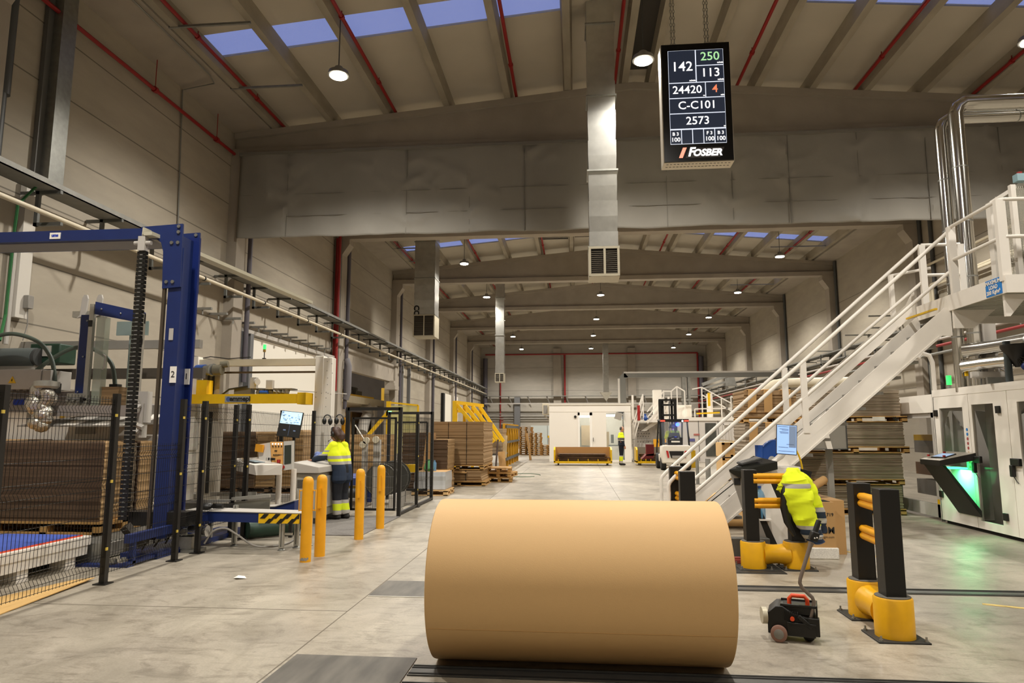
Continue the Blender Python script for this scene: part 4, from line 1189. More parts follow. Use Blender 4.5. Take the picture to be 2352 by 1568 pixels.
# what stands inside: red framed unwinder, grey plates, hoses
m = MB()
for z in (0.35, 0.9, 1.35, 1.75): m.box(XF + 0.9, 9.4, z, XF + 0.95, 11.9, z + 0.07)
for y in (9.6, 10.5, 11.35): m.box(XF + 0.9, y, 0.1, XF + 1.0, y + 0.1, 2.1)
m.build('inner_frame', mat('inner_red', '7a241a', 0.5), t, smooth=False)
m = MB().prism([(11.95, 0.1), (11.62, 0.1), (11.5, 0.9), (11.45, 1.0), (11.62, 1.6), (11.7, 2.05), (11.95, 2.05)], 'X', XF + 0.3, XF + 0.33)
m.prism([(12.9, 1.0), (12.85, 1.95), (12.55, 1.6), (12.2, 1.0)], 'X', XF + 0.25, XF + 0.28)
m.build('inner_plate', LGREY, t, smooth=False)
m = MB().prism([(12.6, 1.95), (12.05, 1.9), (12.05, 1.1), (12.2, 1.0)], 'X', XF + 0.5, XF + 0.53)
m.build('inner_shroud', mat('shroud', '8d8a82', 0.35, 0.5), t, smooth=False)
m = MB().tube([(XF + 0.5, 11.6, 1.9), (XF + 0.5, 11.45, 1.86), (XF + 0.5, 11.25, 1.92)], 0.03, 8).tube([(XF + 0.4, 11.3, 1.15), (XF + 0.4, 11.35, 0.9), (XF + 0.45, 11.45, 0.72)], 0.03, 8)
m.cyl((XF + 0.86, 11.38, 1.35), (XF + 0.9, 11.38, 1.35), 0.13, 20)
m.build('inner_hose', GALVD, t)
m = MB().box(XF + 0.3, 11.25, 1.2, XF + 0.32, 11.27, 2.0); m.build('inner_rod', RED, t, smooth=False)
t2 = t
# green signal lamp and little camera on the enclosure roof
t = thing('signal_lamp', 'glowing green signal lamp standing on the white enclosure', 'signal lamp', (6.55, 12.4, 2.32))
MB().cyl((6.46, 12.5, 2.32), (6.46, 12.5, 2.39), 0.03, 12).build('base', GALVD, t)
MB().cyl((6.46, 12.5, 2.39), (6.46, 12.5, 2.55), 0.04, 16).build('lens', mat('green_glow', '50d880', 0.3, emit=1.8, ecol='28e050'), t)
t = thing('small_motor', 'small pale round motor beside the green signal lamp', 'motor', (6.5, 12.1, 2.32))
MB().cyl((6.5, 12.25, 2.40), (6.62, 12.05, 2.40), 0.06, 14).build('housing', CREAM, t); MB().box(6.5, 12.1, 2.32, 6.56, 12.2, 2.36).build('foot', CREAM, t)
# angled console with green light
t = thing('control_pulpit', 'black wedge shaped control pulpit with green glowing inner faces', 'control pulpit', (6.2, 12.1, 0))
PULP = mat('pulpit_black', '1b1a14', 0.45)
MB().add([(5.92, 12.55, 1.10), (5.92, 11.95, 1.10), (6.38, 11.70, 0.24), (6.38, 12.38, 0.24), (6.0, 12.57, 1.10), (6.0, 11.95, 1.06), (6.39, 11.72, 0.34), (6.39, 12.4, 0.34)],
         [(0, 1, 2, 3), (7, 6, 5, 4), (1, 5, 6, 2), (0, 3, 7, 4), (3, 2, 6, 7), (0, 4, 5, 1)]).build('slanted_front', PULP, t, smooth=False)
MB().add([(5.92, 12.56, 1.12), (5.92, 11.93, 1.12), (6.39, 11.75, 1.25), (6.39, 12.6, 1.25), (5.92, 12.56, 1.08), (5.92, 11.93, 1.08), (6.39, 11.75, 1.15), (6.39, 12.6, 1.15)],
         [(0, 3, 2, 1), (4, 5, 6, 7), (0, 1, 5, 4), (1, 2, 6, 5), (2, 3, 7, 6), (3, 0, 4, 7)]).build('desk_top', [mat('pulpit_top', 'a8a194', 0.35, 0.3)], t, smooth=False)
MB().add([(5.915, 12.57, 1.115), (5.915, 11.925, 1.115), (6.39, 11.745, 1.245), (5.915, 12.57, 1.03), (5.915, 11.925, 1.03), (6.39, 11.745, 1.13)],
         [(0, 1, 4, 3), (1, 2, 5, 4)]).build('desk_rim', PULP, t, smooth=False)
m = MB().obox((6.12, 12.2, 1.185), (0.22, 0.34, 0.02), (0, R(-16), R(8)), 0).obox((6.12, 12.2, 1.197), (0.18, 0.3, 0.004), (0, R(-16), R(8)), 1)
m.build('touch_screen', [BLACK, mat('touch_page', '8fa8c8', emit=0.5)], t, smooth=False)
for x, y, z in ((6.0, 12.44, 1.17), (6.03, 12.0, 1.17), (6.25, 12.42, 1.22)):
    MB().cyl((x, y, z), (x, y, z + 0.03), 0.022, 12).build('push_button', RED, t)
MB().box(6.10, 11.96, 0.98, 6.36, 12.3, 1.0).build('light_strip', mat('green_strip', '7fffae', emit=9.0, ecol='28e878'), t, smooth=False)
gl = bpy.data.lights.new('green_strip_light', 'AREA'); gl.energy = 14; gl.color = (0.12, 1.0, 0.35); gl.size = 0.3
go = bpy.data.objects.new('green_strip_light', gl); go.location = (6.24, 12.1, 0.96); C.objects.link(go)
# recessed glazed doors past the enclosure
t = thing('glazed_cabin', 'white framed machine cabin with tall glass door past the enclosure corner', 'machine cabin', (7.2, 14.4, 0))
MB().box(6.46, 13.0, 1.93, 8.4, 15.6, 2.26).build('head_box', WHITE2, t, smooth=False)
m = MB()
for y in (13.02, 13.2, 14.7, 15.5): m.box(6.5, y, 0.05, 6.55, y + 0.09, 1.93)
m.box(6.5, 13.2, 0.05, 6.55, 15.5, 0.28); m.box(6.5, 13.2, 1.84, 6.55, 15.5, 1.93)
m.build('door_frame', LGREY, t, smooth=False)
MB().box(6.52, 13.29, 0.28, 6.53, 15.5, 1.84).build('glass', SMOKED, t, smooth=False)
m = MB()
for z, h, k in ((0.3, 0.3, 0), (0.7, 0.25, 1), (1.15, 0.25, 0), (1.4, 0.12, 2)): m.box(7.2, 13.2, z, 7.5, 15.5, z + h, k)
m.build('inner_machine', [GREYP, mat('inner_brown', '7a5a40'), YEL], t, smooth=False)
m = MB()
for i in range(3): m.cyl((6.47 + i * 0.025, 13.12, 0.0), (6.47 + i * 0.025, 13.12, 2.2 + (0.6 if i == 0 else 0)), 0.012, 8)
m.build('cable_conduit', GALVD, t)
MB().box(6.44, 13.08, 0.3, 6.52, 13.16, 0.38).build('cable_box', YEL, t, smooth=False)
# hood under the stair
t = thing('machine_hood', 'grey clear plastic machine hood under the staircase', 'hood', (4.5, 13.3, 1.24))
MB().add([(4.02, 13.1, 1.25), (4.92, 13.1, 1.27), (4.92, 13.1, 1.82), (4.35, 13.1, 1.78), (4.02, 13.8, 1.25), (4.92, 13.8, 1.27), (4.92, 13.8, 1.82), (4.35, 13.8, 1.78)],
         [(0, 1, 2, 3), (7, 6, 5, 4), (0, 3, 7, 4), (1, 5, 6, 2), (3, 2, 6, 7), (0, 4, 5, 1)]).build('cover', mat('hood_grey', '8f8b82', 0.25, 0.2), t, smooth=False)
MB().prism([(4.56, 1.27), (4.66, 1.27), (4.55, 1.8), (4.45, 1.8)], 'Y', 13.08, 13.1).build('reflection_stripe', WHITE, t, smooth=False)  # reflected light stripe on the hood, built as a white strip
MB().bar((4.92, 13.09, 1.27), (4.92, 13.09, 1.82), 0.015, 0.015, up=(0, 1, 0)).bar((4.02, 13.09, 1.26), (4.92, 13.09, 1.27), 0.015, 0.015).build('edge_trim', DGREY, t, smooth=False)
MB().box(4.1, 13.5, 0, 4.2, 13.6, 1.25).box(4.7, 13.5, 0, 4.8, 13.6, 1.27).build('leg', GREYP, t, smooth=False)

# pipework above the enclosure
t = thing('pipe_mast', 'pale grey steel mast with clamps carrying the pipes above the enclosure', 'mast', (6.0, 11.1, 0))
t.location = (6.75, 11.75, 2.32)
MB().box(6.66, 11.7, 2.32, 6.84, 11.8, 3.4).box(6.4, 11.68, 2.45, 6.9, 11.74, 2.55).build('profile', LGREY, t, smooth=False)
steam_pipe([(6.46, 11.95, 2.92), (6.62, 11.75, 2.93), (7.3, 10.5, 3.0)], 0.115, 'fat shiny pipe slanting up to the right under the platform, upper one')
steam_pipe([(6.44, 11.98, 2.66), (6.6, 11.7, 2.68), (7.3, 10.4, 2.72)], 0.10, 'fat shiny pipe slanting up to the right under the platform, lower one')
t = thing('pump_unit', 'black and blue pump with hoses on top of the white enclosure', 'pump', (6.95, 10.95, 2.32))
m = MB().cyl((6.95, 10.95, 2.32), (6.95, 10.95, 2.95), 0.05, 12); m.build('riser', mat('pump_grey', '4e5658', 0.4, 0.3), t)
MB().lathe((7.05, 10.9, 2.55), [(0.03, 0), (0.09, 0.1), (0.2, 0.3), (0.2, 0.34)], 20).build('funnel', BLACK, t)
MB().ball((7.12, 10.75, 2.55), 0.1, 12, (1, 1, 0.8)).cyl((7.05, 10.7, 2.5), (7.3, 10.6, 2.56), 0.05, 12).build('pump_body', mat('pump_blue', '1d2f6a', 0.4), t)
MB().box(7.1, 10.62, 2.34, 7.2, 10.7, 2.55).build('lever', BLUE, t, smooth=False)
for i in range(4):
    MB().tube([(6.95, 10.9, 2.9), (7.05, 10.8, 2.7 - i * 0.05), (7.2 + i * 0.05, 10.75, 2.6), (7.35, 10.7, 2.75 + i * 0.04)], 0.02, 8).build('hose', BLACK, t)
MB().box(6.75, 11.15, 2.32, 7.05, 11.2, 2.42).build('perforated_rail', GALV, t, smooth=False)
t.location.x -= 0.42
t = thing('valve_group', 'chrome valve group with orange and red hand wheels hanging below the pipes', 'valves', (6.75, 11.4, 2.5))
MB().cyl((6.56, 11.4, 2.62), (6.6, 11.38, 2.62), 0.045, 14).build('hand_wheel', ORANGE, t)
MB().cyl((6.78, 11.3, 2.62), (6.84, 11.28, 2.62), 0.05, 14, r2=0.03).build('hand_wheel', RED, t)
MB().box(6.5, 11.38, 2.5, 6.54, 11.42, 2.62).build('lever', YEL, t, smooth=False)
m = MB()
for i in range(5): m.cyl((6.8 + i * 0.06, 11.2, 2.6 - (i % 2) * 0.1), (6.86 + i * 0.06, 11.16, 2.55 - (i % 2) * 0.1), 0.035, 12)
m.tube([(6.84, 11.3, 2.6), (6.9, 11.2, 2.5), (7.0, 11.15, 2.5), (7.02, 11.1, 2.58)], 0.022, 8); m.cyl((6.56, 11.41, 2.32), (6.56, 11.41, 2.6), 0.035, 10)
m.build('valve_body', CHROME, t)

t.location.y += 0.55; t.location.x -= 0.06

# right wall: tray, pipes, brackets
t = thing('cable_tray', 'long cable tray with pipes along the right wall', 'cable tray', (13.2, 40, 5.0))
for z, x in ((5.05, 12.9), (5.45, 12.9)):
    MB().box(x - 0.2, 12, z, x + 0.25, YB - 0.5, z + 0.06).build('tray', GALVD, t, smooth=False)
for i in range(18):
    y = 14 + i * 3.2
    MB().box(12.6, y - 0.03, 4.95, 13.49, y + 0.03, 5.02).box(12.6, y - 0.03, 4.5, 12.66, y + 0.03, 5.5).box(12.6, y - 0.03, 5.38, 13.49, y + 0.03, 5.43).build('bracket', GALVD, t, smooth=False)
for i, (x, z, mt, c) in enumerate(((12.6, 4.75, LGREY, 'pale grey'), (12.45, 4.5, REDP, 'dull red'), (12.7, 4.3, GALVD, 'steel'))):
    tag(MB().cyl((x, 11, z), (x, YB - 1, z), 0.05, 10).build('wall_pipe', mt, loc=(x, 40, z)), '%s pipe running along the right wall below the tray' % c, 'pipe', 'pipes on the right wall')
t = thing('pipe_loop', 'thin pale pipes bent like an arch on the right wall above the stairs', 'pipe', (13.2, 24, 3))
for i, (y0, y1, z) in enumerate(((22.0, 27.6, 7.8), (21.6, 26.4, 7.0), (21.2, 26.1, 6.9))):
    MB().tube([(13.3 - i * 0.06, y1, 4.9), (13.3 - i * 0.06, y1, z - 0.1), (13.3 - i * 0.06, y1 - 0.1, z), (13.3 - i * 0.06, y0, z), (13.3 - i * 0.06, 14, z)], 0.05, 8).build('pipe_run', CREAM, t)
for i, (y, z) in enumerate(((36.0, 5.6), (29.6, 6.35), (32.2, 5.9))):
    m = MB().box(12.3, y - 0.03, z, 13.5, y + 0.03, z + 0.06).box(12.3, y - 0.03, z - 0.5, 13.5, y + 0.03, z - 0.44).box(13.3, y - 0.03, z - 0.9, 13.38, y + 0.03, z + 0.06)
    tag(m.build('wall_bracket', GALVD, loc=(13, y, z), smooth=False), 'grey double arm bracket on the right wall, %s from the hall end' % ORD[i], 'bracket', 'double arm brackets on the right wall')
t = thing('lamp_stand', 'grey angled frame with a bent lamp arm beside the right wall', 'lamp', (7.6, 15.6, 0))
t.location = (7.55, 15.3, 0)
MB().tube([(7.6, 15.3, 0), (7.6, 15.3, 3.05), (7.55, 15.3, 3.2), (7.4, 15.3, 3.25), (7.32, 15.3, 3.15)], 0.05, 8).build('arm', LGREY, t)
tag(MB().cyl((8.2, 14.6, 3.05), (13.4, 20, 3.3), 0.045, 8).build('wall_pipe', GREYP, loc=(10, 17, 3.1)), 'long grey rail running back to the right wall under the platform', 'pipe')
for i, y in enumerate((26.4, 27.2, 35.9, 44.6)):
    tag(MB().cyl((13.42, y, 0), (13.42, y, 10.3), 0.07, 10).build('drain_pipe', mat('drain_dark', '4c4d4c', 0.5), loc=(13.42, y, 0)), 'dark vertical drain pipe on the right wall, %s from the front' % ORD[i], 'pipe', 'drain pipes on the right wall')
tag(MB().cyl((10.4, 17.5, 0), (10.4, 17.5, 3.4), 0.06, 10).build('wall_pipe', mat('rust_red', '6c3424', 0.6), loc=(10.4, 17.5, 0)), 'rust red vertical pipe behind the machine enclosure', 'pipe')
# ---------------------------------------------------------------- left wall fittings
t = thing('cable_tray', 'long perforated cable tray on steel brackets along the left wall', 'cable tray', (-9.6, 40, 5.9))
MB().box(-9.69, 8.6, 5.90, -9.22, YB - 0.9, 5.92).box(-9.24, 8.6, 5.90, -9.22, YB - 0.9, 6.01).box(-9.69, 8.6, 5.90, -9.67, YB - 0.9, 6.01).build('tray', GALVD, t, smooth=False)
for i in range(37):
    y = 9.4 + i * 1.68
    MB().box(-9.68, y - 0.03, 5.25, -9.61, y + 0.03, 5.9).box(-9.68, y - 0.03, 5.25, -9.15, y + 0.03, 5.31).box(-9.98, y - 0.03, 5.84, -9.2, y + 0.03, 5.90).build('bracket', mat('bracket_steel', '6f706c', 0.5, 0.5), t, smooth=False)
t = thing('compressed_air_pipe', 'pale pipe running along the left wall under the cable tray', 'pipe', (-9.3, 40, 5.42))
MB().cyl((-9.32, 8.6, 5.42), (-9.32, YB - 0.4, 5.42), 0.045, 10).build('pipe_run', CREAM, t)
m = MB()
for i in range(20): m.cyl((-9.32, 9.4 + i * 3.36 - 0.02, 5.42), (-9.32, 9.4 + i * 3.36 + 0.02, 5.42), 0.06, 10)
m.build('clamp', BLACK, t)
t = thing('cable_channel', 'wide galvanised vertical cable channel high on the left wall', 'cable channel', (-9.85, 11.5, 6.2))
B(-9.98, 11.35, 6.2, -9.72, 11.72, 11.0).build('cover', GALV, t, smooth=False)
B(-9.98, 11.22, 6.2, -9.9, 11.35, 11.0).build('slotted_edge', mat('slotted_edge', '6e6d69', 0.6, 0.3), t, smooth=False)
tag(B(-9.98, 11.05, 3.6, -9.86, 11.32, 6.1).build('cable_channel', mat('channel_white', 'cfcac0', 0.5), loc=(-9.9, 11.1, 3.6), smooth=False), 'white vertical cable channel on the left wall below the tray', 'cable channel')
tag(MB().cyl((-9.86, 10.35, 7.4), (-9.86, 10.35, 11), 0.11, 12).cyl((-9.86, 10.3, 5), (-9.86, 10.3, 7.4), 0.10, 12).build('drain_pipe', mat('drain_dark', '4c4d4c', 0.4), loc=(-9.86, 10.35, 5)), 'dark grey drain pipe in the upper left corner of the left wall', 'pipe')
t = thing('socket_box', 'small grey switch box on the white wall channel', 'switch box', (-9.82, 11.2, 4.0))
B(-9.86, 11.2, 3.78, -9.76, 11.33, 4.02).build('box', GREYP, t, bevel=0.01); MB().tube([(-9.82, 11.27, 3.78), (-9.82, 11.3, 3.5), (-9.83, 11.24, 3.2)], 0.01, 6).build('lead', GREYP, t)
tag(MB().tube([(-9.5, 11.0, 6.1), (-9.6, 10.6, 5.5), (-9.85, 10.85, 5.0), (-9.86, 10.85, 3.6), (-9.6, 10.5, 3.1)], 0.025, 6).build('cable', GREEN, loc=(-9.8, 10.8, 3.1)), 'green cable hanging down the left wall from the cable tray', 'cable')
tag(MB().tube([(-9.9, 10.95, 4.9), (-9.9, 10.95, 3.1)], 0.045, 8).build('conduit', LGREY, loc=(-9.9, 10.95, 3.1)), 'pale conduit pipe on the left wall beside the green cable', 'conduit')
# wall pipes at the second column, drain pipes along the wall
def vpipe(x, y, z0, z1, r, mt, label, name='wall_pipe'):
    tag(MB().cyl((x, y, z0), (x, y, z1), r, 10).build(name, mt, loc=(x, y, z0)), label, 'pipe')
vpipe(-9.7, 26.9, 3.2, 10.2, 0.06, REDP, 'red vertical pipe at the second left wall column')
vpipe(-9.86, 27.05, 3.2, 9.6, 0.06, REDP, 'thinner red vertical pipe behind it at the second left wall column')
tag(B(-9.98, 27.1, 4.3, -9.72, 27.22, 9.6).build('cable_channel', GALV, loc=(-9.9, 27.1, 4.3), smooth=False), 'galvanised vertical channel beside the red pipe on the left wall', 'cable channel')
for i, (y, z0) in enumerate(((19.05, 3.0), (27.9, 2.5), (36.85, 0), (45.7, 0), (54.5, 0), (63.2, 0))):
    vpipe(-9.62, y, z0, 9.5, 0.07 if i != 1 else 0.08, mat('drain_violet', '56525a', 0.5), 'dark drain pipe on the left wall beyond the %s column' % ORD[i], 'drain_pipe')
tag(MB().tube([(-9.6, 27.9, 4.6), (-9.5, 27.9, 4.3), (-9.5, 27.9, 3.2), (-9.6, 27.9, 2.9)], 0.13, 12).build('pipe_bend', mat('bend_grey', '77757a', 0.5), loc=(-9.55, 27.9, 2.9)), 'fat grey pipe bend on the second left wall column', 'pipe')
vpipe(-9.75, 54.2, 0, 9.4, 0.05, REDP, 'red vertical pipe far along the left wall')
# sliding door with its rail
struct(B(-9.96, 19.9, 0.0, -9.86, 25.7, 4.45).build('door_1', mat('door_white', 'e9e4d8', 0.6), smooth=False))
t = thing('door_rail', 'steel rail with roller hangers above the white sliding door', 'door rail', (-9.8, 22, 4.5))
B(-9.9, 18.6, 4.5, -9.75, 27.0, 4.62).build('rail', LGREY, t, smooth=False)
for i in range(12):
    y = 16.8 + i * 0.8
    MB().box(-9.95, y - 0.04, 4.74, -9.45, y + 0.04, 4.8).cyl((-9.7, y, 4.62), (-9.7, y, 4.76), 0.02, 6).build('hanger', GALVD, t, smooth=False)
for i, y in enumerate((19.05, 19.6, 25.9)):
    struct(B(-9.98, y - 0.09, 0, -9.7, y + 0.12, 4.5).build('trim_6', mat('door_post', '77787a', 0.5, 0.3), smooth=False))
struct(B(-9.96, 50.9, 0.0, -9.84, 56.8, 4.4).build('door_2', mat('door_white', 'e9e4d8'), smooth=False))
struct(B(-9.98, 50.3, 0.0, -9.8, 50.9, 4.4).build('trim_6', DARKGAP, smooth=False))
for i, y in enumerate((38.3, 40.0, 47)):
    struct(B(-9.98, y - 0.08, 0, -9.82, y + 0.08, 5.3).build('trim_6', mat('door_post', '77787a'), smooth=False))
# what is seen in the next hall
t = thing('annex_machine', 'machine with yellow top frame on grey beams in the next hall', 'machine', (-12.2, 34, 0))
MB().box(-13.6, 28.5, 3.0, -11.2, 44, 3.35).build('beam', CREAM, t, smooth=False)
MB().box(-13, 33, 3.35, -11.6, 38.6, 3.5).box(-12.6, 30.6, 3.35, -11.8, 32.4, 3.72).box(-11.4, 39.4, 3.35, -11.2, 40.8, 4.1).box(-11.4, 29.8, 3.35, -11.2, 30.4, 4.6).build('yellow_frame', YEL, t, smooth=False)
m = MB().cyl((-12.2, 35.2, 3.5), (-12.2, 35.2, 4.3), 0.28, 14).box(-12.9, 34, 3.5, -11.8, 37, 3.75)
for i in range(7): m.obox((-12.3 + (i % 3) * 0.2, 32.6 + i * 0.6, 3.72), (0.5, 0.4, 0.3), (0.3 * i, 0.2, 0.1))
m.build('drive', DGREY, t)
for q in ((-11.4, 29.4, -11.2, 29.8), (-11.4, 37.6, -11.2, 38.0), (-12.2, 34, -11.9, 34.6)): B(q[0], q[1], 0, q[2], q[3], 3.0).build('post', WHITE, t, smooth=False)
MB().tube([(-11.3, 36.2, 2.9), (-11.3, 36.6, 2.5), (-11.3, 36.0, 2.1), (-11.3, 35.6, 1.5)], 0.3, 12).build('duct_elbow', LGREY, t)
for i, (y, z) in enumerate(((30, 2.6), (33.4, 2.3), (39, 2.7), (41, 2.4))):
    sheets(-14.2, y, 0.2, -13.0, y + 1.9, z, 'brown cardboard stack in the next hall, %s from the front' % ORD[i], 'stacks in the next hall', CARDM, wob=0.01, n=12, seed=60 + i)
for i, y in enumerate((31.6, 40.6)):
    tag(MB().cyl((-10.9, y, 0), (-10.9, y, 2.1), 0.13, 14).ball((-10.9, y, 2.1), 0.13, 12).build('bollard', YELB, loc=(-10.9, y, 0)), 'yellow bollard in the next hall, %s one' % ('nearer', 'farther')[i], 'bollard')
ml = bpy.data.lights.new('annex_light', 'POINT'); ml.energy = 900; ml.color = (1, .93, .82); ml.shadow_soft_size = 0.3
mo = bpy.data.objects.new('annex_light', ml); mo.location = (-15, 34, 5.6); C.objects.link(mo)

# ---------------------------------------------------------------- wire mesh fences
WIRE = mat('fence_wire', '191711', 0.45, 0.2)
def fence_panel(p, q, z0, z1, t, dx=0.045, bends=True, dz=0.2, nm='mesh_panel', r=0.0027):
    p, q = V((p[0], p[1], 0)), V((q[0], q[1], 0)); d = q - p; L = d.length; d.normalize(); nrm = V((-d.y, d.x, 0))
    m = MB()
    zb = [z1 - 0.13, z0 + (z1 - z0) * 0.5, z0 + 0.13] if bends else []
    prof = [(z0, 0)]
    for b in sorted(zb):
        prof += [(b - 0.05, 0), (b, 0.028), (b + 0.05, 0)]
    prof.append((z1, 0))
    for i in range(int(L / dx) + 1):
        a = p + d * (i * dx)
        m.tube([a + nrm * o + V((0, 0, z)) for z, o in prof], r, 3, caps=False)
    zz = [z0 + 0.01]
    while zz[-1] + dz < z1: zz.append(zz[-1] + dz)
    for b in zb: zz += [b - 0.05, b + 0.05]
    for z in zz + [z1 - 0.03]:
        m.tube([p + V((0, 0, z)) + nrm * 0.004, q + V((0, 0, z)) + nrm * 0.004], r * 1.25, 3, caps=False)
    return m.build(nm, WIRE, t, smooth=False)
def fence_post(x, y, t, h=2.0, wd=0.06):
    o = B(x - wd / 2, y - wd / 2, 0, x + wd / 2, y + wd / 2, h).build('post', BLACKF, t, smooth=False)
    B(x - 0.07, y - 0.07, 0, x + 0.07, y + 0.07, 0.012).build('post_foot', BLACKF, o, smooth=False)
    m = MB()
    for z in (0.35, 1.05, 1.75): m.box(x + wd / 2, y - 0.05, z, x + wd / 2 + 0.012, y - 0.02, z + 0.03)
    m.build('clip', [mat('clip_yellow', 'c9b04a')], o, smooth=False)
    return o
t = thing('safety_fence', 'black wire mesh safety fence before the strapping machines at left', 'fence', (-4.98, 9, 0), 'black mesh safety fences')
for y in (5.55, 7.03, 8.32): fence_post(-4.98, y, t)
fence_panel((-4.98, 4.2), (-4.98, 7.0), 0.1, 1.96, t)
fence_panel((-4.98, 7.06), (-4.98, 8.29), 0.1, 1.45, t)
t = thing('safety_fence', 'black wire mesh safety fence behind the tilted console at left', 'fence', (-5.0, 11, 0), 'black mesh safety fences')
for x, y in ((-5.0, 8.87), (-5.0, 10.12), (-5.25, 10.22), (-5.78, 13.1), (-5.25, 13.4)): fence_post(x, y, t)
fence_panel((-5.0, 8.35), (-5.0, 8.84), 0.3, 1.94, t, 0.03)
fence_panel((-5.0, 8.9), (-5.0, 10.09), 0.3, 1.94, t, 0.045)
fence_panel((-5.27, 10.26), (-5.77, 13.06), 0.3, 1.94, t, 0.045, False)
fence_panel((-5.76, 13.12), (-5.28, 13.4), 0.1, 1.94, t, 0.045, False)
fence_panel((-5.22, 13.4), (-4.44, 13.0), 0.1, 1.9, t, 0.045, False)
t = thing('fence_gate', 'black framed mesh gate of the wrapping cage, facing the camera', 'gate', (-3.9, 12.97, 0), 'framed gates of the wrapping cage')
m = MB()
for x in (-4.40, -3.36): m.box(x - 0.035, 12.94, 0, x + 0.035, 13.0, 2.05)
m.box(-4.40, 12.94, 1.99, -3.36, 13.0, 2.05); m.build('gate_frame', BLACKF, t, smooth=False)
m = MB()
for x in (-4.29, -3.45): m.box(x - 0.02, 12.95, 0.1, x + 0.02, 12.99, 1.86)
for z in (0.1, 1.0, 1.82): m.box(-4.29, 12.95, z, -3.45, 12.99, z + (0.04 if z != 1.0 else 0.015))
lf = m.build('gate_leaf', BLACKF, t, smooth=False)
fence_panel((-4.27, 12.97), (-3.46, 12.97), 0.12, 1.83, lf, 0.045, False, 0.2, 'gate_mesh')
t = thing('fence_gate', 'black framed mesh gate at the far end of the wrapping cage', 'gate', (-3.8, 16.1, 0), 'framed gates of the wrapping cage')
m = MB()
for x in (-4.45, -3.40): m.box(x - 0.035, 16.07, 0, x + 0.035, 16.13, 2.05)
m.box(-4.45, 16.07, 1.99, -3.40, 16.13, 2.05).box(-4.3, 16.08, 1.78, -3.52, 16.12, 1.82).box(-3.54, 16.08, 0.2, -3.5, 16.12, 1.8).box(-4.3, 16.08, 0.2, -3.5, 16.12, 0.25)
m.build('gate_frame', BLACKF, t, smooth=False)
fence_panel((-4.3, 16.1), (-3.52, 16.1), 0.22, 1.8, t, 0.05, False, 0.2, 'gate_mesh')
t = thing('safety_fence', 'black wire mesh safety fence on the right side of the wrapping cage', 'fence', (-3.38, 14.5, 0), 'black mesh safety fences')
fence_post(-3.38, 14.5, t); MB().box(-3.41, 13.0, 0.02, -3.35, 16.07, 0.06).build('floor_rail', BLACKF, t, smooth=False)
fence_panel((-3.38, 13.0), (-3.38, 14.47), 0.12, 1.9, t, 0.05, False)
fence_panel((-3.38, 14.53), (-3.38, 16.07), 0.12, 1.9, t, 0.05, False)
for i, (x, y) in enumerate(((-4.86, 13.1), (-4.55, 12.92))):
    t = thing('ear_muffs', 'black ear muffs hung on the fence, %s pair' % ('left', 'right')[i], 'ear muffs', (x, y, 1.78), 'ear muffs on the fence')
    MB().tube(arc((x, y, 1.84), 0.07, 0, 180, 10, 'XZ'), 0.012, 8).build('headband', DGREY, t)
    MB().ball((x - 0.06, y, 1.79), 0.06, 12, (0.7, 0.9, 1.15)).build('cup', BLACK, t); MB().ball((x + 0.06, y, 1.78), 0.06, 12, (0.7, 0.9, 1.15)).build('cup', BLACK, t)

# ---------------------------------------------------------------- strapping line at the far left
t = thing('lift_table', 'low white lift table with blue top behind the nearest fence', 'lift table', (-6.8, 6.8, 0))
m = MB().box(-8.4, 5.0, 0.13, -5.86, 7.95, 0.24).box(-8.42, 4.98, 0.24, -5.84, 7.97, 0.35); m.build('frame', WHITE, t, bevel=0.006)
MB().box(-8.36, 5.04, 0.35, -5.93, 7.9, 0.365).build('table_top', mat('table_blue', '4a62b8', 0.4), t, smooth=False)
MB().box(-5.93, 5.04, 0.35, -5.90, 7.9, 0.362).build('edge_strip', ORANGE, t, smooth=False)
for x in (-8.3, -6.1):
    for y in (5.4, 6.95, 7.65): MB().box(x, y, 0, x + 0.2, y + 0.16, 0.13).build('leg', WHITE, t, smooth=False)
t = thing('roller_conveyor', 'grey roller conveyor under the dark cardboard stack at left', 'conveyor', (-7.5, 9, 0))
m = MB().box(-9.4, 8.0, 0.02, -5.9, 8.05, 0.21).box(-9.4, 10.6, 0.02, -5.9, 10.65, 0.21).box(-5.95, 8.0, 0.02, -5.9, 10.65, 0.19); m.build('frame', GREYP, t, smooth=False)
for i in range(30):
    y = 8.1 + i * 0.085; MB().cyl((-9.38, y, 0.165), (-5.97, y, 0.165), 0.035, 10).build('roller', GALV, t)
MB().box(-6.32, 7.99, 0.0, -5.66, 8.0, 0.25).build('side_plate', GALV, t, smooth=False).location = (0, -0.0, 0)
pallet(-8.05, 8.9, 0.205, -6.42, 10.0, 0.17, 'wooden pallet under the dark cardboard stack on the roller conveyor', None)
pallet(-9.4, 8.9, 0.205, -8.1, 10.0, 0.17, 'wooden pallet under the left dark cardboard stack, at the picture edge', None)
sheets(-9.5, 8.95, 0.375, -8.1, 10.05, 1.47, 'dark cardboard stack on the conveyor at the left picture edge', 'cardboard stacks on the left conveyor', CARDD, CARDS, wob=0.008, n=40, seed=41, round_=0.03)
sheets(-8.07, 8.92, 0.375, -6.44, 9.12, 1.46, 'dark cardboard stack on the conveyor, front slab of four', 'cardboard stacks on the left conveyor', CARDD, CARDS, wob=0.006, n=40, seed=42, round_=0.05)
sheets(-8.05, 9.14, 0.375, -6.46, 9.4, 1.45, 'cardboard stack on the conveyor, second slab of four', 'cardboard stacks on the left conveyor', CARDD, CARDS, wob=0.006, n=40, seed=43, round_=0.07)
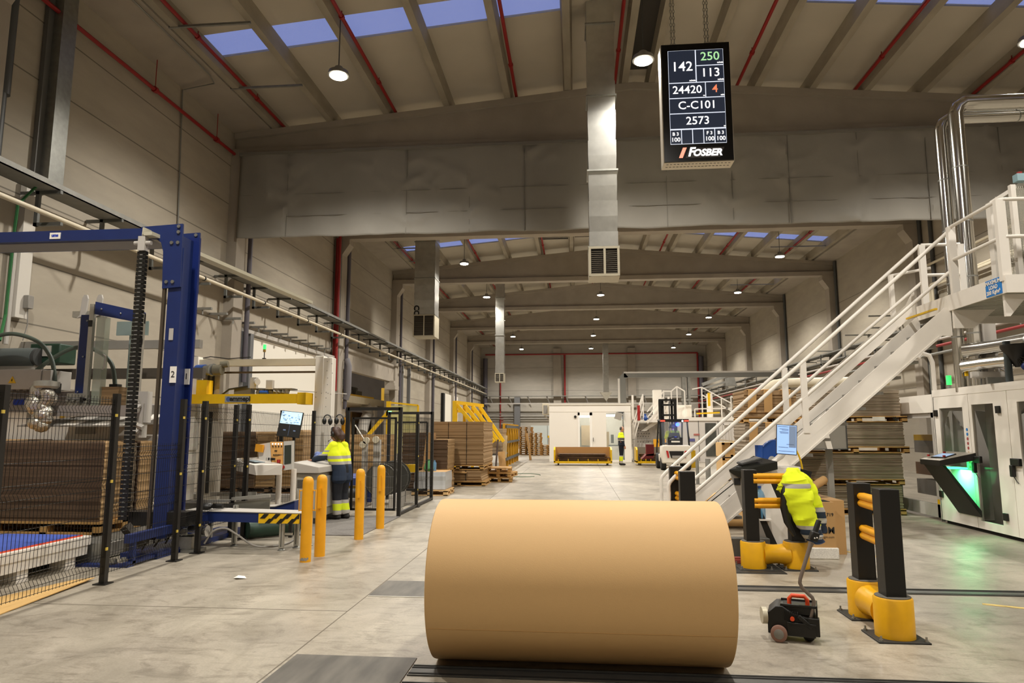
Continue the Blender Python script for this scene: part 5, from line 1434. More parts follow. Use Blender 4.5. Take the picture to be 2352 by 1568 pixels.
sheets(-8.05, 9.42, 0.375, -6.44, 9.62, 1.44, 'cardboard stack on the conveyor, third slab of four, greyer side', 'cardboard stacks on the left conveyor', CARDD, mat('card_grey_side', '6e5f4a', 0.85), wob=0.006, n=40, seed=44, round_=0.04)
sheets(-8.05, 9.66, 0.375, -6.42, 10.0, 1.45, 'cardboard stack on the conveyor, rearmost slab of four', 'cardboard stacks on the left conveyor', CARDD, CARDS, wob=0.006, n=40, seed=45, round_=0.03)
# blue portal
t = thing('blue_portal', 'tall dark blue steel portal with a boom over the left machine', 'machine portal', (-5.45, 8.9, 0))
m = MB().box(-5.55, 8.72, 0.2, -5.36, 8.76, 4.1).box(-5.47, 8.76, 0.2, -5.44, 9.08, 4.3)
m.build('column', BLUE, t, smooth=False)
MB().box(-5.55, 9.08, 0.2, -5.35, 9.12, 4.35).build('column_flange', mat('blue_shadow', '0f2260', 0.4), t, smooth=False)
m = MB().box(-9.6, 8.72, 4.25, -5.75, 8.8, 4.40).box(-9.6, 9.2, 4.25, -5.75, 9.26, 4.40).box(-9.6, 8.8, 4.36, -5.75, 9.2, 4.40)
bm = m.build('boom', BLUE, t, smooth=False)
MB().box(-9.6, 8.8, 4.24, -5.8, 9.2, 4.27).build('boom_underside', GREYP, bm, smooth=False)
pts = [(-5.98, 4.24), (-5.98, 4.41), (-5.38, 4.44), (-5.36, 3.55), (-5.62, 3.53), (-5.64, 4.05), (-5.68, 4.18), (-5.75, 4.23)]
for y in (8.69, 9.12):
    pl = MB().prism(pts, 'Y', y, y + 0.03).build('corner_plate', BLUE, t, smooth=False)
    m = MB()
    for x, z in ((-5.93, 4.37), (-5.93, 4.29), (-5.43, 4.4), (-5.43, 4.32), (-5.52, 4.17), (-5.43, 4.17), (-5.56, 3.62), (-5.47, 3.62)):
        m.lathe((x, y, z), [(0.024, -0.018), (0.024, 0.0)], 10, 'Y')
    m.build('bolt', GALV, pl)
s = MB().box(-7.36, 8.712, 4.28, -7.2, 8.72, 4.37).build('maker_plate', PAPERW, t, smooth=False)
MB().text('ums', 0.06, (-7.28, 8.71, 4.33), (1, 0, 0), (0, 0, 1), bold=0.004).build('lettering', LOGOB, s, smooth=False)
m = MB().box(-5.49, 8.708, 2.82, -5.43, 8.716, 2.98); m.build('type_plate', LGREY, t, smooth=False)
for x, y, s in ((-5.39, 8.7, '2'), (-5.41, 9.06, '1')):
    p = MB().box(x - 0.045, y, 2.24, x + 0.045, y + 0.008, 2.46).build('paper_tag', PAPERW, t, smooth=False)
    MB().text(s, 0.12, (x, y - 0.004, 2.35), (1, 0, 0), (0, 0, 1)).build('number', INK, p, smooth=False)
MB().box(-5.62, 8.7, 0.2, -5.58, 8.74, 4.1).build('guide_rail', mat('guide_rail', '5d5346', 0.4, 0.5), t, smooth=False)
m = MB().box(-5.75, 8.4, 0.0, -5.26, 10.8, 0.07).box(-5.34, 7.85, 0.02, -5.28, 10.8, 0.06).box(-5.34, 7.85, 0.28, -5.26, 10.8, 0.38).box(-6.4, 7.86, 0.0, -5.28, 7.98, 0.03)
for y in (7.95, 9.4): m.box(-5.34, y, 0.03, -5.28, y + 0.06, 0.3)
m.build('base_frame', BLUE, t, smooth=False)
m = MB().cyl((-5.36, 7.9, 0.06), (-5.36, 7.9, 0.11), 0.03, 10).cyl((-5.5, 7.9, 0.05), (-5.5, 7.9, 0.09), 0.05, 12); m.build('anchor', GALV, t)
MB().obox((-5.5, 8.85, 0.45), (0.8, 0.25, 0.18), (0, 0, R(0))).build('gear_cover', BLACK, t)
rnd = random.Random(5)
m = MB()
for i in range(16):
    m.obox((-5.55 + rnd.uniform(-0.2, 0.15), 8.2 + i * 0.1, 0.24 + rnd.uniform(0, 0.2)), (0.12, 0.1, 0.09), (rnd.random(), rnd.random(), rnd.random()))
for i in range(6):
    m.tube([(-5.5, 8.2 + i * 0.25, 0.1), (-5.4, 8.3 + i * 0.25, 0.28 + rnd.random() * .1), (-5.5, 8.45 + i * 0.25, 0.15)], 0.012, 6)
m.build('drive_gear', mat('gear_grime', '3a352d', 0.5, 0.4), t)
t2 = thing('energy_chain', 'black cable chain hanging vertically left of the blue column', 'cable chain', (-5.88, 8.62, 0.4))
m = MB()
for i in range(62):
    z = 0.45 + i * 0.058; m.box(-5.94, 8.58, z, -5.82, 8.64, z + 0.045, 0); m.box(-5.9, 8.575, z + 0.045, -5.86, 8.63, z + 0.058, 1)
m.build('chain_link', [BLACK, GALVD], t2, smooth=False)
MB().box(-5.93, 8.56, 4.04, -5.83, 8.64, 4.24).cyl((-6.0, 8.6, 4.15), (-5.76, 8.6, 4.15), 0.03, 10).build('chain_mount', LGREY, t2, smooth=False)
tag(MB().bar((-5.8, 8.55, 4.27), (-5.2, 12.8, 4.1), 0.16, 0.05).bar((-5.86, 8.55, 4.31), (-5.28, 12.8, 4.14), 0.02, 0.1).build('cable_duct', mat('duct_beige', 'b9b4a0', 0.5), loc=(-5.6, 10, 4.2), smooth=False), 'pale slotted cable duct running back from the blue column top', 'cable duct')
# machine bodies behind the stack
t = thing('strapping_machine', 'grey and white strapping machine with striped guard plate behind the dark stack', 'strapping machine', (-8, 10.4, 0))
m = MB().box(-9.7, 10.3, 0.5, -6.55, 10.9, 1.9); m.build('cabinet', WHITE, t, bevel=0.008)
MB().add([(-9.7, 10.3, 1.9), (-6.6, 10.3, 1.9), (-6.6, 10.9, 1.9), (-9.7, 10.9, 1.9), (-9.7, 10.45, 2.24), (-7.7, 10.45, 2.24), (-7.7, 10.9, 2.24), (-9.7, 10.9, 2.24)],
         [(0, 1, 5, 4), (1, 2, 6, 5), (2, 3, 7, 6), (3, 0, 4, 7), (4, 5, 6, 7)]).build('hood', mat('hood_taupe', '928b86', 0.5), t, smooth=False)
MB().box(-6.9, 10.2, 1.7, -6.3, 10.5, 2.0).build('side_hood', GREYP, t, smooth=False)
a = MB().text('ums', 0.17, (-8.98, 10.36, 2.08), (1, 0, 0), (0, 0.35, 1), bold=0.014); a.build('logo', LOGOB, t, smooth=False)
s = MB().box(-7.95, 10.285, 1.55, -7.62, 10.3, 1.80).build('logo_plate', mat('plate_grey', '9c9a94', 0.4), t, smooth=False)
MB().text('ums', 0.1, (-7.79, 10.28, 1.735), (1, 0, 0), (0, 0, 1), bold=0.008).build('lettering', LOGOB, s, smooth=False)
m = MB()
for i in range(7): m.box(-8.8, 10.285, 1.78 + i * 0.02, -8.5, 10.3, 1.787 + i * 0.02)
m.build('vent_slot', DGREY, t, smooth=False)
m = MB()
for x, z in ((-8.2, 1.84), (-8.2, 1.72)): m.prism([(x - 0.04, z - 0.03), (x + 0.04, z - 0.03), (x, z + 0.05)], 'Y', 10.28, 10.3)
m.box(-7.78, 9.93, 1.84, -7.72, 9.95, 1.92).box(-6.72, 9.93, 1.82, -6.66, 9.95, 1.9)
m.build('warning_sticker', YEL, t, smooth=False)
gp = MB().add([(-8.45, 9.7, 1.66), (-6.42, 9.7, 1.66), (-6.42, 9.7, 1.68), (-8.45, 9.7, 1.68), (-7.6, 10.1, 1.83), (-6.55, 10.1, 1.83), (-6.55, 10.1, 1.85), (-7.6, 10.1, 1.85)],
              [(0, 1, 2, 3), (0, 4, 5, 1), (3, 2, 6, 7), (4, 7, 6, 5), (1, 5, 6, 2), (0, 3, 7, 4)]).build('guard_plate', GREYP, t, smooth=False)
m = MB()
for i in range(3):
    x = -7.75 + i * 0.5
    m.add([(x, 9.693, 1.682), (x + 0.24, 9.693, 1.682), (x + 0.44, 10.093, 1.853), (x + 0.22, 10.093, 1.853)], [(0, 1, 2, 3)])
m.build('white_stripe', WHITE, gp, smooth=False)
MB().box(-8.0, 9.7, 1.82, -6.35, 9.78, 1.98).build('cross_beam', mat('hood_taupe', '928b86'), t, smooth=False)
m = MB().tube([(-6.9, 10.05, 2.2), (-6.9, 10.05, 1.98)], 0.04, 8)
m.box(-6.5, 9.6, 1.72, -6.32, 9.72, 2.18).box(-6.42, 9.58, 1.5, -6.36, 9.7, 2.0)
for i in range(9): m.obox((-6.45 + rnd.uniform(-0.1, 0.1), 9.55, 1.6 + i * 0.06), (0.08, 0.06, 0.05), (rnd.random(), rnd.random(), 0))
m.build('strap_head', LGREY, t, smooth=False)
fo = MB()
for i in range(14):
    fo.ball((-7.93 + rnd.uniform(-0.14, 0.14) - 0.1 * (i / 14), 9.55 + rnd.uniform(-0.05, 0.05), 2.2 - i * 0.04), rnd.uniform(0.08, 0.14), 10, (1, 0.8, rnd.uniform(0.7, 1.1)))
t3 = thing('foil_wrapped_arm', 'crumpled silver foil wrapped robot arm above the striped plate', 'robot arm', (-7.95, 9.75, 1.66))
o = fo.build('foil_sleeve', FOIL, t3); o2 = MB().lathe((-7.9, 9.55, 2.28), [(0.14, -0.05), (0.17, -0.02), (0.17, 0.05), (0.06, 0.07)], 20).build('collar', ALU, t3)
t = thing('electric_cabinet', 'light grey electric cabinet with yellow warning triangle at left edge', 'electric cabinet', (-9.0, 10.4, 2.24))
MB().box(-9.8, 10.2, 2.26, -8.55, 10.7, 2.58).box(-8.55, 10.22, 2.26, -8.4, 10.68, 2.57).build('housing', LGREY, t, bevel=0.006)
tr = MB().prism([(-9.1, 2.36), (-8.97, 2.36), (-9.035, 2.47)], 'Y', 10.19, 10.2).build('warning_triangle', YEL, t, smooth=False)
MB().add([(-9.045, 10.185, 2.38), (-9.02, 10.185, 2.405), (-9.03, 10.185, 2.41), (-9.025, 10.185, 2.44), (-9.05, 10.185, 2.405), (-9.037, 10.185, 2.402)], [(0, 1, 2, 3, 4, 5)]).build('lightning_mark', INK, tr, smooth=False)
m = MB()
for i in range(8): m.box(-9.6 + i * 0.12, 10.25, 2.24, -9.54 + i * 0.12, 10.5, 2.26)
m.build('foot', GREYP, t, smooth=False)
t = thing('fan_motor', 'grey electric motor with green gearbox above the cabinet at left edge', 'motor', (-9.4, 10.8, 2.9))
MB().cyl((-9.9, 10.75, 2.84), (-9.12, 10.75, 2.84), 0.16, 20).build('motor_body', mat('motor_grey', '59605f', 0.45), t)
MB().cyl((-9.12, 10.75, 2.84), (-9.06, 10.75, 2.84), 0.15, 20).build('fan_cowl', DGREY, t)
MB().box(-9.3, 10.8, 2.74, -8.75, 11.2, 3.08).build('gearbox', DGREEN, t, bevel=0.02); MB().box(-9.05, 10.78, 2.86, -8.9, 10.8, 3.04).build('terminal_box', LGREY, t, smooth=False)
MB().box(-9.8, 10.7, 2.58, -9.1, 10.9, 2.7).build('mount', LGREY, t, smooth=False)
t = thing('machine_crossbar', 'two dark horizontal rails across the wall behind the motor', 'rails', (-8, 11.3, 2.6))
B(-10.0, 11.4, 3.05, -6.6, 11.5, 3.2).build('rail', GREYP, t, smooth=False); B(-10.0, 11.2, 2.5, -6.4, 11.3, 2.68).build('rail', mat('rail_dark', '4a433b', 0.5), t, smooth=False)
for i, pts in enumerate(([(-9.9, 10.3, 2.9), (-9.6, 10.3, 3.1), (-9.2, 10.3, 3.18), (-8.75, 10.3, 3.05), (-8.5, 10.3, 2.8), (-8.4, 10.3, 2.5), (-8.38, 10.3, 2.3)],
                         [(-9.1, 10.6, 2.5), (-8.7, 10.6, 2.8), (-8.3, 10.6, 2.98), (-7.95, 10.6, 2.93), (-7.65, 10.6, 2.7), (-7.55, 10.6, 2.3)])):
    t = thing('hose_loop', 'grey green corrugated hose looping over the machine, %s arch' % ('left larger', 'right smaller')[i], 'hose', pts[0])
    MB().tube(sm(pts, 7), 0.033, 12).build('hose', mat('hose_green', '4f5a50', 0.5), t); q = pts[-1]
    MB().box(q[0] - 0.07, q[1] - 0.06, q[2] - 0.1, q[0] + 0.07, q[1] + 0.06, q[2] + 0.06).build('connector', BLACK, t, smooth=False)
# framed tower with blue panels and clear strips
t = thing('guarded_tower', 'tall machine guard tower with blue panels, clear corner strips and lifting eyes', 'machine tower', (-7.4, 10.2, 1.9))
TW = [(-7.62, 9.95), (-6.90, 10.15), (-7.95, 10.3), (-7.2, 10.7)]
m = MB().box(-7.60, 9.93, 1.95, -7.53, 9.99, 3.58).box(-6.86, 10.13, 1.95, -6.82, 10.18, 3.45); m.build('corner_profile', ALU, t, smooth=False)
MB().box(-8.0, 10.26, 2.05, -7.86, 10.34, 3.5).build('lift_post', LGREY, t, smooth=False)
MB().box(-8.1, 10.2, 3.42, -7.55, 10.28, 3.52).build('cross_profile', ALU, t, smooth=False)
MB().box(-7.78, 9.99, 2.1, -7.62, 10.02, 3.42).build('blue_panel', BLUE, t, smooth=False)
MB().add([(-7.52, 9.94, 3.62), (-6.82, 10.14, 3.47), (-6.82, 10.14, 3.29), (-7.52, 9.94, 3.42), (-7.52, 9.97, 3.62), (-6.82, 10.17, 3.47), (-6.82, 10.17, 3.29), (-7.52, 9.97, 3.42)], [(3, 2, 1, 0), (4, 5, 6, 7), (0, 1, 5, 4), (2, 3, 7, 6), (1, 2, 6, 5), (3, 0, 4, 7)]).build('blue_panel', BLUE, t, smooth=False)
for x0, x1, y in ((-7.5, -7.36, 9.98), (-7.02, -6.88, 10.13)):
    MB().box(x0, y, 1.97, x1, y + 0.12, 3.38).build('clear_strip', ACRYL, t, smooth=False)
m = MB().box(-7.3, 10.5, 2.0, -7.16, 10.52, 3.4).box(-7.16, 10.44, 2.0, -7.02, 10.46, 3.4).box(-7.5, 10.45, 3.15, -6.95, 10.47, 3.38); m.build('back_plate', mat('plate_teal', '96a6a2', 0.35, 0.3), t, smooth=False)
for x in (-7.93, -7.68):
    MB().prism([(x - 0.07, 3.4), (x - 0.02, 3.45), (x + 0.0, 3.72), (x + 0.03, 3.78), (x + 0.08, 3.78), (x + 0.1, 3.72), (x + 0.08, 3.45)], 'Y', 10.17, 10.2).build('lifting_eye', LGREY, t, smooth=False)
m = MB()
for x, y, z in ((-7.66, 9.97, 3.32), (-7.68, 9.97, 2.75), (-7.72, 9.97, 2.2), (-7.42, 9.95, 3.5), (-7.15, 10.03, 3.44), (-6.9, 10.1, 3.39)): m.ball((x, y, z), 0.015, 8)
m.build('bolt', GALV, t)
for x, y, z in ((-7.56, 9.92, 3.22), (-7.6, 9.92, 2.02), (-6.84, 10.12, 2.95), (-6.86, 10.12, 1.98)):
    MB().box(x - 0.04, y, z, x + 0.02, y + 0.02, z + 0.1).build('hinge', BLACK, t, smooth=False)
for x, y in ((-7.34, 9.97), (-6.98, 10.12)):
    MB().tube([(x, y, 2.55), (x + 0.05, y - 0.03, 2.57), (x + 0.06, y - 0.03, 2.75), (x, y, 2.78)], 0.012, 6).build('pull_handle', LGREY, t)
m = MB().box(-7.95, 9.95, 1.92, -6.8, 10.2, 1.97).box(-7.9, 9.98, 1.98, -7.6, 10.0, 2.18); m.build('tower_base', ALU, t, smooth=False)
m = MB()
for i in range(4): m.cyl((-7.86 + i * 0.1, 9.97, 2.08), (-7.86 + i * 0.1, 9.93, 2.08), 0.028, 10, k=1 if i == 3 else 0)
m.build('gauge', [GREYP, RED], t)
sheets(-7.4, 10.02, 1.985, -7.08, 10.4, 2.28, 'small pile of brown cardboard sheets inside the clear tower', None, CARDM, wob=0.003, n=14, seed=77, name='card_pile')

# ---------------------------------------------------------------- blue roller arm, chute and legs
t = thing('outfeed_beam', 'dark blue conveyor beam with black and yellow hazard tip', 'conveyor arm', (-4.5, 9.2, 0))
MB().add([(-5.36, 9.12, 0.38), (-3.70, 9.12, 0.36), (-3.70, 9.12, 0.49), (-5.36, 9.12, 0.51), (-5.36, 9.5, 0.38), (-3.70, 9.42, 0.36), (-3.70, 9.42, 0.49), (-5.36, 9.5, 0.51)],
         [(0, 1, 2, 3), (5, 4, 7, 6), (0, 4, 5, 1), (1, 5, 6, 2), (4, 0, 3, 7)]).build('beam', BLUE, t, smooth=False)
MB().add([(-5.36, 9.11, 0.512), (-3.69, 9.11, 0.492), (-3.69, 9.43, 0.492), (-5.36, 9.51, 0.512), (-5.36, 9.11, 0.522), (-3.69, 9.11, 0.502), (-3.69, 9.43, 0.502), (-5.36, 9.51, 0.522)], [(0, 3, 2, 1), (4, 5, 6, 7), (0, 1, 5, 4), (1, 2, 6, 5), (2, 3, 7, 6), (3, 0, 4, 7)]).build('slide_plate', LGREY, t, smooth=False)
m = MB().box(-4.29, 9.105, 0.362, -3.715, 9.115, 0.488, 0)
for i in range(5):
    for z, s in ((0.425, 1), (0.362, 1)):
        x = -4.3 + i * 0.16 + (0.0 if z > 0.4 else 0.07)
        m.add([(x + 0.03, 9.1, z), (x + 0.1, 9.1, z), (x + 0.16, 9.1, z + 0.063), (x + 0.09, 9.1, z + 0.063)], [(0, 1, 2, 3)], 1)
for q in [i for i in range(len(m.v)) if m.v[i][0] > -3.715 or m.v[i][0] < -4.29]: m.v[q] = (min(-3.715, max(-4.29, m.v[q][0])),) + m.v[q][1:]
m.build('hazard_tape', [YEL, BLACK], t, smooth=False)
def alu_leg(x, y, z1, par):
    o = MB().box(x - 0.03, y - 0.022, 0.03, x + 0.03, y + 0.022, z1).box(x - 0.004, y - 0.026, 0.05, x + 0.004, y - 0.02, z1, 1).build('leg', [ALU, DGREY], par, smooth=False)
    MB().lathe((x, y, 0), [(0.05, 0), (0.05, 0.008), (0.015, 0.03)], 12).build('levelling_foot', GALV, o)
alu_leg(-3.98, 8.62 + 0.55, 0.37, t); alu_leg(-3.86, 9.38, 0.37, t); alu_leg(-3.76, 9.6, 0.37, t)
B(-4.0, 9.17, 0.2, -3.84, 9.2, 0.23).build('leg_brace', ALU, t, smooth=False)
t = thing('drop_chute', 'grey sheet metal chute on aluminium legs behind the blue beam', 'chute', (-5.2, 10, 0))
MB().box(-5.95, 9.75, 0.3, -4.95, 9.77, 0.55).build('side_sheet', mat('sheet_olive', '8c897a', 0.35, 0.5), t, smooth=False)
MB().add([(-4.92, 9.72, 0.32), (-4.45, 9.76, 0.36), (-4.42, 9.72, 0.62), (-4.95, 9.7, 0.58), (-4.92, 9.74, 0.32), (-4.45, 9.78, 0.36), (-4.42, 9.74, 0.62), (-4.95, 9.72, 0.58)], [(0, 1, 2, 3), (7, 6, 5, 4), (0, 3, 7, 4), (1, 5, 6, 2), (3, 2, 6, 7), (0, 4, 5, 1)]).build('flap_sheet', mat('sheet_olive', '8c897a'), t, smooth=False)
m = MB().bar((-5.95, 9.74, 0.57), (-4.95, 9.74, 0.59), 0.05, 0.04).bar((-4.98, 9.7, 0.62), (-4.42, 9.72, 0.67), 0.05, 0.045).bar((-5.7, 10.4, 0.62), (-4.95, 10.4, 0.63), 0.02, 0.06); m.build('top_profile', ALU, t, smooth=False)
B(-5.0, 9.69, 0.56, -4.95, 9.73, 0.61).build('end_cap', BLACK, t, smooth=False)
alu_leg(-4.36 - 0.85 + 0.42, 9.15 + 0.3, 0.56, t)
alu_leg(-5.3, 9.72, 0.3, t)
t = thing('blue_ramp', 'blue conveyor frame sloping up behind the chute', 'conveyor', (-4.6, 10.8, 0))
MB().prism([(-5.0, 0.28), (-4.55, 0.28), (-4.25, 0.36), (-4.25, 0.55), (-4.55, 0.46), (-5.0, 0.44)], 'Y', 10.2, 10.4).build('frame', BLUE, t, smooth=False)
MB().prism([(-5.0, 0.44), (-4.55, 0.46), (-4.25, 0.55), (-4.25, 0.565), (-4.55, 0.475), (-5.0, 0.455)], 'Y', 10.18, 10.42).build('top_strip', LGREY, t, smooth=False)
for x in (-4.95, -4.35): B(x, 10.25, 0, x + 0.05, 10.3, 0.3).build('leg', BLACKF, t, smooth=False)
t = thing('drive_motor', 'shiny steel gear motor on the floor under the blue beam', 'motor', (-5.2, 9.0, 0))
MB().cyl((-5.18, 8.98, 0.27), (-4.93, 8.98, 0.27), 0.075, 18).build('motor_body', CHROME, t); MB().box(-5.36, 8.9, 0.22, -5.18, 9.05, 0.3).box(-5.3, 8.9, 0.04, -5.1, 9.05, 0.2).build('gearbox', ALU, t, smooth=False)
MB().box(-5.22, 8.85, 0.0, -5.0, 9.1, 0.04).build('foot', GALV, t, smooth=False)
MB().ball((-5.1, 9.22, 0.57), 0.08, 12, (1.4, 1, 0.6)).cyl((-5.0, 9.22, 0.57), (-4.86, 9.22, 0.57), 0.035, 12).build('hand_motor', BLACK, t)
tag(MB().tube(sm([(-4.98, 9.0, 0.1), (-4.9, 9.05, 0.25), (-4.75, 9.1, 0.29), (-4.6, 9.15, 0.2), (-4.4, 9.2, 0.06), (-4.2, 9.25, 0.03), (-4.0, 9.4, 0.05), (-3.95, 9.6, 0.1)]), 0.014, 8).build('cable', GREYP, loc=(-4.6, 9.1, 0)), 'grey cable arching down to the floor under the blue beam', 'cable')
tag(MB().cyl((-4.9, 10.05, 0.14), (-4.35, 10.6, 0.14), 0.13, 18).build('drum', DGREEN, loc=(-4.6, 10.3, 0)), 'dark green cylinder lying on the floor behind the aluminium legs', 'drum')
t = thing('sheet_on_floor', 'tan cardboard sheet lying on the floor at the lower left corner', 'cardboard sheet', (-5.2, 6.4, 0))
m = MB().add([(-5.3, 4.6, 0.008), (-4.9, 4.9, 0.008), (-5.04, 5.79, 0.01), (-5.2, 7.2, 0.03), (-5.38, 7.1, 0.02), (-5.56, 6.4, 0.01), (-5.6, 5.6, 0.008)], [(0, 1, 2, 6), (2, 5, 6), (2, 3, 4, 5)])
o = m.build('sheet', mat('sheet_tan', 'c8a264', 0.75), t, smooth=False); q = o.modifiers.new('thick', 'SOLIDIFY'); q.thickness = 0.008
# ---------------------------------------------------------------- yellow bollards
def bollard(x, y, label, cup=0):
    t = thing('bollard', label, 'bollard', (x, y, 0), 'yellow bollards in the aisle')
    MB().lathe((x, y, 0), [(0.068, 0.0), (0.068, 0.95), (0.066, 0.98), (0.055, 1.01), (0.036, 1.028), (0.012, 1.033)], 28).build('post', YELB, t)
    def clip(a):
        c = V((x + 0.068 * math.cos(a), y + 0.068 * math.sin(a), 0)); n = V((math.cos(a), math.sin(a), 0))
        m = MB()
        for z in (0.62, 0.86): m.bar(c + V((0, 0, z)) - n * 0.01, c + n * 0.035 + V((0, 0, z)), 0.035, 0.012)
        m.bar(c + n * 0.032 + V((0, 0, 0.61)), c + n * 0.032 + V((0, 0, 0.87)), 0.035, 0.008, up=n)
        m.build('chain_bracket', YELB, t, smooth=False)
    for a in ((R(195), R(10)) if cup else (R(-85),)): clip(a)
    if cup:
        m = MB()
        for i in range(9):
            a = R(-120 + i * 9); m.cyl((x + 0.0685 * math.cos(a), y + 0.0685 * math.sin(a), 0.03 + (i % 3) * 0.008), (x + 0.07 * math.cos(a), y + 0.07 * math.sin(a), 0.03 + (i % 3) * 0.008), 0.014, 6)
        m.build('scraped_patch', GREYP, t)
    return t
bollard(-3.345, 8.43, 'yellow steel bollard nearest the camera, bracket on its left, scraped at the foot', 1)
bollard(-3.31, 8.81, 'yellow steel bollard close behind the nearest one', 0)
bollard(-3.24, 10.2, 'yellow steel bollard in front of the mesh gate, third from the front', 0)
bollard(-3.25, 11.35, 'yellow steel bollard in front of the cable reels, farthest of four', 0)

# ---------------------------------------------------------------- palletising frame with the yellow beam
t = thing('palletiser', 'cream strapping press frame with a yellow cross beam and maker name', 'press frame', (-6.6, 14.2, 0))
MB().box(-5.46, 13.9, 0, -5.28, 14.12, 3.17).box(-5.28, 13.9, 0, -5.08, 14.1, 3.13).build('right_column', WHITE2, t, bevel=0.01)
m = MB()
for x, z in ((-5.2, 3.05), (-5.1, 3.0), (-5.2, 2.85), (-5.08, 2.8), (-5.18, 2.7), (-5.18, 2.56), (-5.42, 2.4), (-5.3, 2.38), (-5.2, 2.4), (-5.16, 2.38), (-5.1, 2.36), (-5.42, 2.3), (-5.2, 2.28), (-5.2, 2.1), (-5.2, 1.75)):
    m.lathe((x, 13.895, z), [(0.009, -0.004), (0.009, 0.004)], 8, 'Y')
m.build('bolt', GREYP, t)
MB().box(-8.1, 13.95, 2.98, -5.46, 14.15, 3.12).build('top_beam', CREAM, t, smooth=False)
MB().box(-7.6, 14.0, 2.82, -5.46, 14.05, 2.86).build('drive_shaft', mat('shaft_brown', '5d4c33', 0.4, 0.4), t, smooth=False)
MB().box(-8.24, 13.9, 1.2, -8.06, 14.1, 3.18).box(-8.2, 13.95, 0, -8.1, 14.1, 1.2).build('left_post', WHITE2, t, smooth=False)
MB().box(-7.98, 14.0, 0, -7.6, 14.25, 2.9).build('left_column', mat('column_grey', 'a39c8e', 0.5, 0.2), t, smooth=False)
m = MB()
for i in range(26): m.box(-7.86, 13.96, 2.2 + i * 0.025, -7.83, 14.0, 2.217 + i * 0.025).box(-7.76, 13.96, 2.2 + i * 0.025, -7.72, 14.0, 2.217 + i * 0.025)
m.box(-7.9, 13.97, 0.3, -7.84, 14.0, 2.0).box(-7.78, 13.97, 0.3, -7.72, 14.0, 2.0)
m.build('roller_chain', BLACK, t, smooth=False)
mo = MB().cyl((-8.02, 13.85, 2.88), (-7.8, 13.75, 2.87), 0.12, 20).build('motor', BLUE2, t)
MB().cyl((-7.8, 13.75, 2.87), (-7.62, 13.7, 2.87), 0.105, 20).cyl((-7.62, 13.7, 2.87), (-7.58, 13.68, 2.87), 0.13, 20).build('motor_body', GALV, mo); MB().cyl((-7.58, 13.7, 2.87), (-7.4, 13.7, 2.87), 0.11, 16).cyl((-7.45, 13.72, 2.98), (-7.3, 13.75, 3.0), 0.07, 12).build('gearbox', mat('gear_dull', '6f6a5a', 0.5, 0.3), mo)
yb = MB().box(-8.22, 13.6, 2.16, -5.66, 13.68, 2.34).box(-8.22, 13.6, 2.34, -5.66, 13.95, 2.355).box(-5.68, 13.55, 2.14, -5.5, 13.95, 2.38).build('yellow_beam', YEL, t, smooth=False)
MB().cyl((-8.35, 13.75, 2.38), (-8.2, 13.65, 2.37), 0.03, 10).box(-7.95, 13.7, 2.35, -7.72, 13.95, 2.66).build('carriage', YEL, yb, smooth=False)
MB().box(-7.25, 13.59, 2.185, -6.72, 13.6, 2.315).build('name_plate', mat('plate_silver', 'a9a89f', 0.4, 0.3), yb, smooth=False)
m = MB(); m.text('emmepi', 0.14, (-6.92, 13.585, 2.255), (1, 0, 0), (0, 0, 1), 0, bold=0.006); m.lathe((-7.17, 13.588, 2.25), [(0.05, -0.002), (0.05, 0.002)], 24, 'Y', 1)
m.box(-7.08, 13.586, 2.195, -6.76, 13.588, 2.2, 1)
m.build('name_lettering', [INK, mat('logo_steel_blue', '48609a', 0.5)], yb, smooth=False)
m = MB().box(-7.22, 13.9, 2.36, -6.85, 14.1, 2.5).box(-6.8, 13.9, 2.46, -5.95, 14.2, 2.49)
for i in range(8): m.obox((-6.7 + i * 0.09, 13.95, 2.42), (0.07, 0.1, 0.1), (0.2 * i, 0.3, 0.1 * i))
for x in (-6.5, -6.3, -6.1): m.box(x, 13.9, 2.35, x + 0.05, 14.0, 2.46)
m.build('strap_unit', mat('unit_grey', '6a665c', 0.5, 0.2), t, smooth=False)
MB().box(-6.85, 13.85, 2.49, -6.72, 13.95, 2.72).box(-6.5, 13.85, 2.47, -6.36, 13.95, 2.66).cyl((-6.7, 13.82, 2.62), (-6.66, 13.8, 2.62), 0.07, 14).build('reel_guard', LGREY, t, smooth=False)
MB().tube([(-7.45, 13.85, 2.36), (-7.3, 13.85, 2.47), (-7.1, 13.85, 2.5), (-6.9, 13.85, 2.53)], 0.02, 8).build('hose', BLACK, t)
MB().cyl((-6.62, 13.85, 2.40), (-6.45, 13.85, 2.4), 0.04, 12).build('air_cylinder', BLUE2, t)
sl = thing('stack_light', 'small signal tower with lit green top on the cream frame', 'signal lamp', (-6.66, 14.05, 3.12))
MB().cyl((-6.66, 14.05, 3.12), (-6.66, 14.05, 3.28), 0.01, 8).cyl((-6.66, 14.05, 3.12), (-6.66, 14.05, 3.15), 0.04, 12).build('stem', BLACK, sl)
MB().cyl((-6.66, 14.05, 3.28), (-6.66, 14.05, 3.34), 0.03, 14).build('housing', mat('amber_dark', '8a6a28', 0.4), sl); MB().cyl((-6.66, 14.05, 3.34), (-6.66, 14.05, 3.44), 0.032, 14).build('green_lens', mat('green_glow', '6cf0a0'), sl)
MB().tube([(-7.98, 13.95, 3.15), (-7.8, 13.93, 3.18), (-7.4, 13.93, 3.13), (-6.9, 13.93, 3.16)], 0.01, 6).build('cable', BLACK, t)
MB().tube([(-7.2, 14.6, 2.55), (-5.0, 14.6, 2.4)], 0.012, 6).build('strap', LGREY, t)
t = thing('cable_loop', 'black cable chain loop hanging by the left post behind the fence', 'cable chain', (-8.4, 13.5, 1.2))
